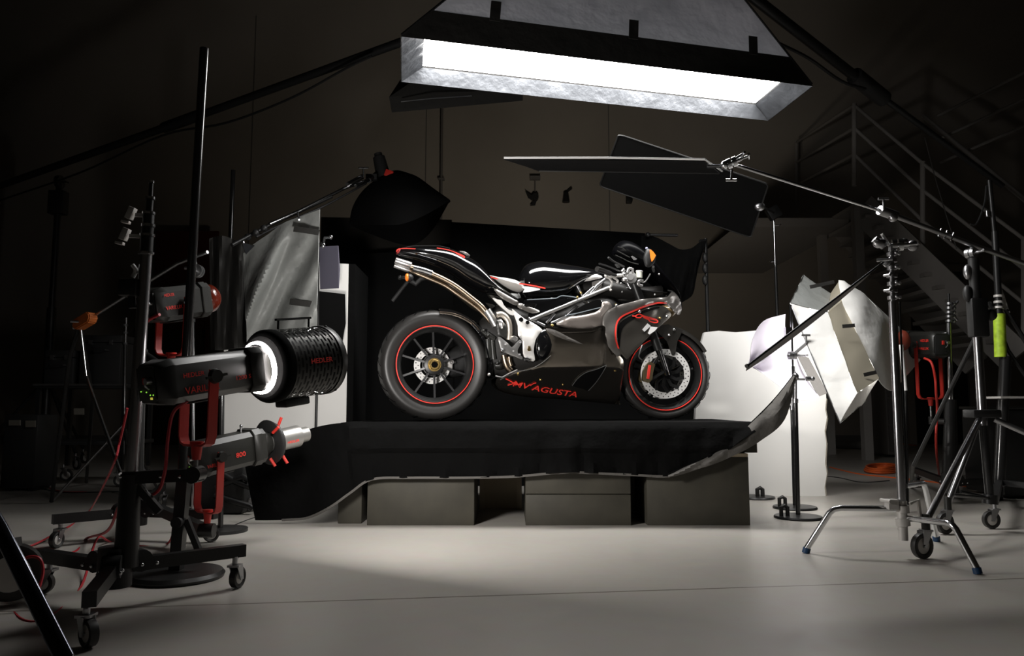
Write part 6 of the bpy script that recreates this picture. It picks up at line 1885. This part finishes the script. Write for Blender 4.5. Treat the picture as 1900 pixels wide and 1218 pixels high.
    bm = B_(); loft(bm, [c1(190, 108), c1(250, 97), c1(340, 94), c1(430, 97), c1(500, 108)], [c1(190, 124), c1(250, 112), c1(340, 108), c1(430, 110), c1(500, 120)], [.02, .06, .075, .08, .06], e=.8); part('seat_pad', bm, M['blackpl'], root)
    tw = .085
    bm = line_on([c1(182, 122), c1(195, 108), c1(240, 103), c1(300, 106)], 1.4, .06, .012); part('red_trim', bm, M['redline'], root)
    bm = B_(); loft(bm, [c1(180, 112), c1(195, 104), c1(215, 108)], [c1(184, 138), c1(198, 140), c1(214, 138)], [.03, .045, .045]); part('tail_light', bm, mat('tail_red', (.5, .05, .05), .2, coat=1), root)
    bm = line_on([c1(430, 100), c1(500, 112), c1(560, 134), c1(600, 152)], 1.4, .08, .012); part('red_trim', bm, M['redline'], root)
    bm = line_on([c1(545, 128), c1(580, 150), c1(600, 160)], 2.4, .085, .012); part('red_trim', bm, M['redline'], root)
    bm = B_(); loft(bm, [c1(560, 122), c1(590, 130), c1(622, 148)], [c1(570, 150), c1(595, 165), c1(622, 162)], [.05, .085, .05]); part('seat_hump', bm, mat('pale_carbon', (.30, .28, .27), .35, coat=.5), root)
    # indicator and plate stalk
    for s in (1, -1):
        bm = B_(); p = B(*c1(262, 282), s * .12); ball(bm, p, .021, 1.15, 1.6, 1.1); ind = part('rear_indicator', bm, M['blackpl'], root)
        bm = B_(); ball(bm, B(*c1(248, 280), s * .136), .017, .75, 1.3, 1.35); part('indicator_lens', bm, M['orange'], ind, label='orange lens')
    bm = B_(); tube(bm, [B(*c1(200, 285), .03), B(*c1(225, 280), .06), B(*c1(265, 288), .12)], .010, 10); tube(bm, [B(*c1(265, 290), .03), B(*c1(215, 350), .03), B(*c1(158, 425), .03)], .011, 10); tube(bm, [B(*c1(270, 300), 0), B(*c1(300, 320), 0), B(*c1(330, 290), 0), B(*c1(400, 270), 0)], .015, 10); ball(bm, B(*c1(205, 278), .05), .012); part('plate_holder', bm, M['blackpl'], root)
    # rider seat
    bm = B_(); loft(bm, [c1(738, 270), c1(790, 285), c1(850, 293), c1(900, 305), c1(935, 330), c1(962, 352)], [c1(745, 285), c1(790, 320), c1(850, 355), c1(900, 370), c1(935, 372), c1(962, 366)], [.05, .10, .115, .11, .10, .07], e=.7); part('seat', bm, M['seat'], root, label='pale rider seat')
    bm = line_on([c1(735, 268), c1(790, 287), c1(850, 296), c1(900, 306)], 1.6, .04, .05); part('red_trim', bm, M['redline'], root)
    panel('seat_cowl', [c1(930, 436), c1(975, 448), c1(1062, 482), c1(1058, 494), c1(1010, 500), c1(960, 480), c1(922, 462)], .115, M['gun'], root, sm=2, roll=(.01, 4), res=4)
    panel('side_strip', [c1(775, 340), c1(830, 372), c1(900, 412), c1(928, 428), c1(915, 452), c1(860, 428), c1(800, 385)], .112, M['gun'], root, sm=2, roll=(.008, 3), res=4)
    # ---------------------------------------------------------- tank
    bm = B_(); loft(bm, [c1(918, 310), c1(925, 275), c1(945, 235), c1(975, 203), c1(1040, 185), c1(1110, 190), c1(1200, 203), c2(300, 218), c2(400, 240), c2(470, 268)],
                    [c1(925, 330), c1(935, 370), c1(952, 395), c1(975, 418), c1(1040, 425), c1(1110, 425), c1(1200, 410), c2(300, 350), c2(400, 300), c2(470, 285)],
                    [.05, .09, .115, .13, .145, .15, .145, .13, .09, .04], e=.95, nr=32)
    tank = part('fuel_tank', bm, M['gloss'], root, label='gloss black tank')
    bm = line_on([c1(932, 318), c1(985, 325), c1(1040, 335), c1(1092, 347)], 2.4, .150, .0); part('red_trim', bm, M['redline'], tank)
    panel('white_flash', [c1(945, 335), c1(985, 335), c1(1050, 345), c1(1058, 355), c1(1010, 365), c1(955, 372), c1(965, 352)], .148, M['white'], tank, sm=2, th=.001, mirror=True, res=4)
    panel('tank_cover', [c1(965, 415), c1(1040, 415), c1(1090, 408), c2(180, 400), c2(230, 392), c2(300, 405), c2(200, 470), c2(20, 530), c1(985, 500), c1(960, 470)], wf([(*c1(965, 415), .12), (*c2(200, 420), .125), (*c1(1000, 500), .105)]), M['gloss'], root, sm=2, roll=(.006, 3), label='gloss black lower tank cover')
    bm = line_on([c1(980, 416), c1(1060, 412), c1(1150, 407), c2(180, 402), c2(205, 392), c2(260, 396), c2(312, 406)], 1.5, .128, .0); part('edge_highlight', bm, mat('pale_edge', (.6, .68, .75), .25, .6), root)  # blue-white highlight along the body edge, built in as a pale ribbon
    panel('tank_shoulder', [c2(40, 200), c2(100, 208), c2(200, 225), c2(255, 262), c2(250, 300), c2(180, 262), c2(100, 232)], .12, M['gun'], tank, sm=2, th=.002, mirror=True, res=4) if False else None
    panel('fork_cowl', [c2(310, 300), c2(330, 265), c2(420, 262), c2(455, 280), c2(400, 295), c2(345, 305)], .11, M['silver'], root, sm=2, res=4, roll=(.01, 4))
    panel('dash_side', [c2(390, 310), c2(440, 300), c2(450, 330), c2(430, 360), c2(400, 350)], .10, M['gun'], root, sm=2, res=4)
    bm = B_(); loft(bm, [c2(270, 330), c2(330, 300), c2(420, 290), c2(500, 300), c2(600, 330), c2(700, 340), c2(800, 330)], [c2(290, 400), c2(330, 400), c2(420, 400), c2(500, 410), c2(600, 420), c2(700, 420), c2(800, 400)], [.06, .08, .09, .09, .09, .09, .06]); part('airbox', bm, MATS['engine_black'], root)
    # ---------------------------------------------------------- side fairing
    # lower fairing: rolls under towards the keel
    def SW(x, y):
        ks = ((600, .226), (640, .206), (674, .180), (684, .171), (700, .141), (725, .092), (755, .030))
        v = ks[0][1]
        for (a, va), (b, vb) in zip(ks, ks[1:]):
            if y >= a: v = va + (vb - va) * min(1, (y - a) / (b - a))
        return v - .018 * ((x - 1050) / 100) ** 2 - (.0010 * max(0, x - 1120)) - .0005 * max(0, 960 - x)
    SW_old = wf([(1015, 612, .165), (1060, 620, .190), (1120, 630, .185), (1020, 650, .195), (1080, 655, .212), (1130, 650, .19), (1000, 672, .200), (1060, 676, .214), (1110, 672, .20), (1145, 665, .18), (940, 695, .165), (980, 695, .185), (1040, 705, .182), (1100, 705, .172), (1150, 690, .150), (930, 715, .14), (1000, 730, .135), (1070, 740, .120), (1146, 750, .10)])
    low = [(921, 704), (945, 696), (960, 690), (972, 687), (990, 680), (1010, 668), (1020, 655), (1024, 640), (1018, 622), (1010, 607), (1030, 608), (1044, 610), (1075, 611), (1100, 609), (1118, 604), (1128, 615), (1138, 645), (1156, 668), (1157, 690), (1153, 715), (1149, 748), (1146, 751), (1120, 748), (1080, 744), (1040, 740), (1000, 738), (960, 733), (925, 722)]
    low_o = panel('lower_fairing', low, SW, mat('gunmetal_gloss', (.36, .325, .28), .13, .99), root, sm=2, res=5, roll=(.005, 4), label='glossy gunmetal lower fairing')
    bm = line_on([(928, 705), (945, 697), (958, 690), (972, 688), (985, 685), (1005, 674), (1022, 660)], 1.2, SW, .004); part('panel_edge', bm, M['alu'], low_o)
    panel('side_vent', [c2(268, 942), c2(300, 900), c2(350, 862), c2(420, 840), c2(478, 815), c2(455, 860), c2(415, 920), c2(368, 972), c2(340, 962)], lambda x, y: SW(x, y) + .003, M['blackhole'], low_o, sm=2, res=4, th=.002, mirror=True, label='black side vent')
    bm = line_on([c2(268, 942), c2(300, 900), c2(350, 862), c2(420, 840), c2(478, 815)], 1.3, SW, .007); part('vent_trim', bm, M['alu'], low_o)
    bm = line_on([c2(368, 972), c2(415, 920), c2(455, 860), c2(478, 818)], 1.0, SW, .007); part('vent_trim', bm, M['alu'], low_o)
    bm = B_()
    for p in (c1(925, 873), c1(1065, 905), c2(75, 905), c2(212, 935), c2(530, 850), (961, 694)): ball(bm, B(*p, SW(*p) + .004), .0065, 1, .6, 1, seg=10)
    part('fairing_screw', bm, M['gold'], low_o)
    # crease / scoop above
    panel('scoop', [c2(110, 592), c2(160, 600), c2(240, 640), c2(335, 688), c2(250, 668), c2(170, 640), c2(120, 612)], lambda x, y: SW(x, y) + .008, M['gun'], root, sm=2, res=4, roll=(.006, 4))
    panel('scoop_recess', [c2(150, 578), c2(200, 595), c2(300, 604), c2(400, 596), c2(455, 585), c2(458, 620), c2(400, 640), c2(300, 660), c2(200, 625)], .150, M['gloss'], root, sm=2, res=5) if False else None
    UW = wf([(1035, 600, .150), (1060, 590, .165), (1110, 585, .175), (1125, 560, .165), (1100, 600, .165)])
    panel('upper_side_panel', [c2(170, 562), c2(215, 540), c2(260, 520), c2(330, 512), c2(410, 492), c2(445, 465), c2(452, 432), c2(480, 425), c2(505, 440), c2(510, 470), c2(470, 530), c2(458, 582), c2(400, 596), c2(320, 602), c2(250, 594), c2(195, 578)], UW, mat('bronze_grey', (.24, .21, .19), .34, .5, coat=.6), root, sm=2, roll=(.012, 5), res=4, label='bronze grey side panel')
    bm = line_on([c2(225, 512), c2(300, 498), c2(380, 478), c2(448, 462)], 1.6, .165, .004); part('air_slot_edge', bm, mat('pale_edge', (.6, .68, .75), .25, .6), root)
    panel('air_slot', [c2(230, 520), c2(300, 470), c2(390, 425), c2(440, 415), c2(448, 455), c2(380, 478), c2(300, 500)], .140, M['blackhole'], root, sm=2, res=5)
    # front cowl
    CW = wf([(1122, 590, .180), (1120, 640, .165), (1150, 565, .19), (1190, 560, .185), (1230, 560, .13), (1255, 565, .05), (1264, 575, .015), (1262, 585, .03), (1140, 655, .16), (1140, 620, .19), (1245, 575, .09)])
    CW0 = CW; CW = lambda x, y: CW0(x, y) + .025
    cowl = [c2(455, 560), c2(460, 520), c2(488, 482), c2(540, 455), c2(590, 440), c2(650, 425), c2(700, 412), c2(780, 405), c2(850, 398), c2(875, 370), c2(905, 385), c2(925, 425), c2(937, 465), c2(930, 500), c2(915, 508), c2(885, 485), c2(845, 450), c2(800, 437), c2(730, 455), c2(620, 492), c2(565, 530), c2(545, 580), c2(542, 640), c2(550, 700), c2(570, 745), c2(545, 762), c2(490, 705), c2(462, 640)]
    cw = panel('front_cowl', cowl, CW, M['gun'], root, sm=2, roll=(.006, 3), res=4, label='gunmetal front cowl')
    bm = line_on([c2(552, 715), c2(536, 660), c2(534, 600), c2(545, 550), c2(578, 515), c2(640, 487), c2(720, 455), c2(790, 436), c2(845, 438)], 2.7, CW, .005); part('red_stripe', bm, M['redline'], cw, label='red stripe')
    bm = B_(); 
    for p, r in ((c2(538, 452), .012), (c2(680, 489), .0125)): ball(bm, B(*p, CW(*p) + .004), r * .75, 1, .7, 1)
    part('cowl_bolt', bm, M['chrome'], cw)
    IW = wf([(1150, 650, .150), (1160, 600, .160), (1200, 575, .155), (1235, 575, .11), (1245, 590, .09), (1215, 615, .13), (1180, 650, .15)])
    IW0 = IW; IW = lambda x, y: IW0(x, y) + .038
    inner = [c2(548, 720), c2(540, 640), c2(548, 570), c2(575, 535), c2(640, 500), c2(720, 470), c2(800, 452), c2(845, 465), c2(870, 500), c2(868, 520), c2(820, 565), c2(760, 620), c2(700, 680), c2(650, 730), c2(608, 778), c2(590, 770)]
    inn = panel('inner_cowl', inner, IW, mat('satin_gunmetal', (.13, .12, .105), .28, .7, coat=.5, coatrough=.08), root, sm=2, roll=(.004, 3), res=4, label='satin inner cowl panel')
    panel('cowl_recess', [c2(552, 710), c2(545, 640), c2(552, 575), c2(580, 540), c2(650, 503), c2(720, 475), c2(790, 456), c2(800, 468), c2(720, 492), c2(650, 530), c2(590, 570), c2(566, 620), c2(560, 700)], lambda x, y: IW(x, y) + .003, M['blackhole'], inn, sm=2, res=3, th=.001)
    # red script on the inner panel
    off = .006
    def on(px, py, f=IW, o=off): return B(px, py, f(px, py) + o)
    bm = B_()
    def blob(pts, holes=0):
        plate(bm, [on(*cf(*p)) for p in pts], .0012, WD)
    bm2 = line_on([cf(525, 565), cf(590, 570), cf(640, 540), cf(700, 530), cf(760, 560), cf(860, 590), cf(960, 615), cf(1060, 650), cf(1110, 695)], 2.2, IW, off)
    tmp = bpy.data.meshes.new('t')
    for path, wd in (([cf(600, 555), cf(605, 590), cf(650, 605), cf(700, 605), cf(740, 580)], 2.0), ([cf(740, 565), cf(800, 590), cf(880, 620), cf(900, 660), cf(930, 690), cf(1010, 715), cf(1080, 715), cf(1100, 700)], 2.4), ([cf(780, 590), cf(850, 625), cf(900, 640)], 3.4), ([cf(900, 640), cf(960, 640), cf(1060, 665)], 1.8)):
        b3 = line_on(path, wd, IW, off); b3.to_mesh(tmp); bm2.from_mesh(tmp); b3.free()
    bpy.data.meshes.remove(tmp)
    part('red_script', bm2, M['redline'], inn, label='red script emblem')
    bm.free()
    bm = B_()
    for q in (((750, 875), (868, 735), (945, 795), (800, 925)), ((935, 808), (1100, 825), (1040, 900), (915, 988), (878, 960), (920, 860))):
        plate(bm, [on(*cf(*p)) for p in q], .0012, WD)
    part('white_reflection', bm, M['white'], inn, label='painted white angular reflection')  # white patches painted in for a softbox reflection on the cowl
    bm = B_(); ball(bm, on(*cf(1148, 620)), .008); part('cowl_screw', bm, M['gold'], inn)
    bm = B_(); ball(bm, on(*cf(1305, 580)), .010, 1, 1, 1); part('cowl_screw', bm, M['chrome'], inn)
    # headlight
    bm = B_(); loft(bm, [c2(800, 452), c2(850, 452), c2(885, 480)], [c2(830, 520), c2(865, 525), c2(890, 505)], [.06, .08, .05], e=.8); part('headlamp', bm, mat('amber_glass', (.35, .25, .12), .15, coat=1), root)
    bm = B_(); loft(bm, [c2(845, 362), c2(870, 352), c2(900, 368), c2(925, 405), c2(938, 450)], [c2(850, 400), c2(880, 440), c2(905, 470), c2(925, 495), c2(935, 480)], [.04, .055, .05, .03, .008], e=1.0); part('nose_cone', bm, M['gloss'], root)
    bm = line_on([c2(852, 358), c2(880, 366), c2(905, 388), c2(924, 420)], 2.2, .05, .02); part('nose_trim', bm, M['alu'], root)
    # windscreen
    bm = B_(); loft(bm, [c5(350, 330), c5(400, 230), c5(500, 165), c5(640, 195), c5(760, 290), c5(880, 420), c5(1000, 560), c5(1150, 735), c5(1300, 900), c5(1440, 1080), c5(1500, 1170)],
                    [c5(360, 400), c5(420, 440), c5(520, 500), c5(650, 580), c5(780, 660), c5(900, 760), c5(1010, 850), c5(1150, 960), c5(1290, 1050), c5(1400, 1120), c5(1490, 1185)],
                    [.03, .06, .09, .11, .125, .13, .13, .12, .10, .07, .03], e=1.0, nr=26)
    part('windscreen', bm, M['screen'], root, label='dark smoked windscreen')
    bm = B_()
    for pts, r in (((c5(420, 335), c5(560, 410), c5(640, 450)), .0035), ((c5(390, 410), c5(520, 470), c5(640, 530), c5(790, 570)), .003), ((c5(430, 265), c5(520, 290), c5(570, 330)), .003)):
        tube(bm, [B(*p, .135) for p in pts], r, 6, sm=3)
    part('screen_rib', bm, M['greypl'], root)
    panel('screen_fastener', [c5(660, 430), c5(690, 420), c5(770, 475), c5(750, 490), c5(710, 495)], .14, M['alu'], root, sm=0, res=3, th=.002)
    # bars and levers
    for s in (1, -1):
        bm = B_(); a = B(*c5(70, 650), s * .26 if s > 0 else -.26); b = B(*c5(480, 790), s * .15)
        tube(bm, [a, a.lerp(b, .55)], .016, 16); gr = part('handlebar_grip', bm, M['rubber'], root)
        bm = B_(); tube(bm, [a.lerp(b, .5), b], .010, 14); part('handlebar', bm, M['blacksteel'], root)
        bm = B_(); tube(bm, [B(*c5(110, 560), s * .30), B(*c5(250, 600), s * .24), B(*c5(400, 660), s * .19), B(*c5(480, 700), s * .16)], .0055, 8, sm=4); part('hand_lever', bm, M['blacksteel'], root)
        bm = B_(); tube(bm, [B(*c5(270, 450), s * .30), B(*c5(360, 520), s * .27), B(*c5(540, 610), s * .2)], .0065, 8, sm=4); part('mirror_arm', bm, M['blackpl'], root)
    bm = B_()
    tube(bm, [B(*c5(225, 770), .17), B(*c5(270, 790), .17), B(*c5(350, 775), .17), B(*c5(430, 765), .17), B(*c5(520, 760), .17)], .0115, 12, sm=4)
    tube(bm, [B(*c5(275, 800), .17), B(*c5(330, 870), .17), B(*c5(320, 930), .17), B(*c5(290, 985), .17)], .0075, 10, sm=4)
    tube(bm, [B(*c5(360, 800), .165), B(*c5(430, 850), .165), B(*c5(420, 900), .165)], .0075, 10, sm=4)
    ball(bm, B(*c5(235, 765), .18), .013); ball(bm, B(*c5(310, 1015), .17), .008)
    part('clip_on', bm, M['silver'], root, label='silver clip-on bracket')
    bm = B_(); f0 = frame(B(*c5(645, 800), .165), WD + V((-.2, 0, .15)))
    lathe(bm, [(-.02, 0), (-.02, .040), (.0, .042), (.01, .038), (.012, .022), (.018, .020), (.018, 0)], f0, 28)
    ball(bm, B(*c5(555, 840), .18), .018, 1.1, 1, .9); ball(bm, B(*c5(535, 750), .18), .015)
    tube(bm, [B(*c5(600, 720), .17), B(*c5(620, 650), .17), B(*c5(645, 640), .17)], .010, 10); tube(bm, [B(*c5(690, 720), .17), B(*c5(690, 650), .17), B(*c5(650, 640), .17)], .009, 10)
    part('master_cylinder', bm, M['alu'], root)
    bm = B_(); tube(bm, [B(*c5(505, 700), .17), B(*c5(545, 660), .17)], .011, 10); part('switch', bm, M['alu'], root)
    bm = B_(); tube(bm, [B(*c5(600, 890), .18), B(*c5(660, 1000), .18)], .0045, 8); part('throttle_cable', bm, M['steel'], root)
    bm = B_(); a = B(*c5(805, 805), .155); b = B(*c5(808, 700), .155); cyl(bm, a, b, .020, n=20); part('fluid_reservoir', bm, mat('reservoir_white', (.7, .72, .62), .4), root)
    bm = B_(); cyl(bm, b, b + (b - a).normalized() * .006, .0215, n=20); part('reservoir_cap', bm, M['white'], root)
    bm = B_(); tube(bm, [B(*c5(870, 860), .16), B(*c5(800, 860), .16), B(*c5(790, 920), .16), B(*c5(860, 950), .16)], .010, 10, sm=4); tube(bm, [B(*c5(860, 890), .16), B(*c5(920, 860), .16), B(*c5(1000, 735), .15)], .0045, 8, sm=4); part('steering_damper', bm, M['alu'], root)
    # mirror with indicator
    for s in (1,):
        ws = .20 * s
        bm = B_(); loft(bm, [c5(900, 380), c5(930, 300), c5(985, 300), c5(1050, 360), c5(1092, 420)], [c5(880, 480), c5(920, 600), c5(985, 620), c5(1060, 560), c5(1094, 440)], [.01, .02, .024, .02, .008], off=ws); mi = part('mirror', bm, M['blackpl'], root)
        bm = B_()
        plate(bm, [B(*p, ws + .026 * s) for p in (c5(985, 320), c5(1005, 315), c5(1050, 355), c5(1092, 415), c5(1060, 480), c5(1022, 525), c5(1000, 450))], .004, WD * s)
        part('mirror_indicator', bm, M['orange'], mi, label='orange indicator lens')
        bm = B_(); tube(bm, [B(*c5(1050, 610), ws * .9), B(*c5(1045, 640), ws * .7), B(*c5(1060, 690), ws * .5)], .008, 10); part('mirror_mount', bm, M['alu'], mi)
        bm = B_(); ball(bm, B(*c5(935, 290), ws), .008); part('mirror_tip', bm, mat('violet_grey', (.35, .35, .5), .4), mi)
    # dashboard shelf inside the screen
    bm = B_(); loft(bm, [c5(430, 960), c5(600, 980), c5(900, 1040), c5(1240, 1060)], [c5(430, 1060), c5(600, 1080), c5(900, 1110), c5(1240, 1090)], [.08, .1, .1, .05], e=.8); part('dash_rim', bm, M['blackpl'], root)
    bm = B_()
    for p in (c5(510, 1050), c5(1075, 1098), c5(1150, 740), c5(490, 900)): ball(bm, B(*p, .13), .0065, seg=8)
    part('bolt', bm, M['alu'], root)
    # lettering on the lower fairing
    b_ = text_mesh('MV AGUSTA', shear=.35, bold=.012)
    bmesh.ops.subdivide_edges(b_, edges=b_.edges[:], cuts=1)
    for v in b_.verts:
        x, y = v.co.x, v.co.y
        px = 951 + 119 * x; py = 717 + 9 * x + 12 * x - 10.5 * y + 1.5 * math.sin(x * PI)
        v.co = B(px, py, SW(px, py) + .007)
    lt = part('lettering', b_, M['redline'], low_o, smooth=False, label='red words MV AGUSTA')
    tmp = bpy.data.meshes.new('t'); bw = B_()
    for path, wd in (([(938, 703), (946, 707), (953, 711)], 1.8), ([(942, 715), (950, 713), (956, 709)], 1.8), ([(984, 716), (990, 712), (995, 711)], 1.6)):
        b3 = line_on(path, wd, SW, .0075); b3.to_mesh(tmp); bw.from_mesh(tmp); b3.free()
    bpy.data.meshes.remove(tmp)
    part('wing_mark', bw, M['redline'], low_o, label='red wing strokes')
    # hidden rear stand spool keeping the machine upright
    bm = B_() if True else 0; bm.free()
    if 0: tube(bm, [B(960, 700, -.12), B(945, 745, -.18), V((B(940, 776, -.20).x, B(940, 776, -.20).y, zg + .006))], .010, 10); part('side_stand', bm, M['blacksteel'], root)
# ================================================================== BUILD
b_room(); b_stairs(); b_stage(); b_strip(); b_sidebox(); b_boards(); b_grey_sail(); b_flags_right()
b_left_lamps(); b_right_stands(); b_bike()
SC.cycles.max_bounces = 8
SC.cycles.sample_clamp_indirect = 4.0
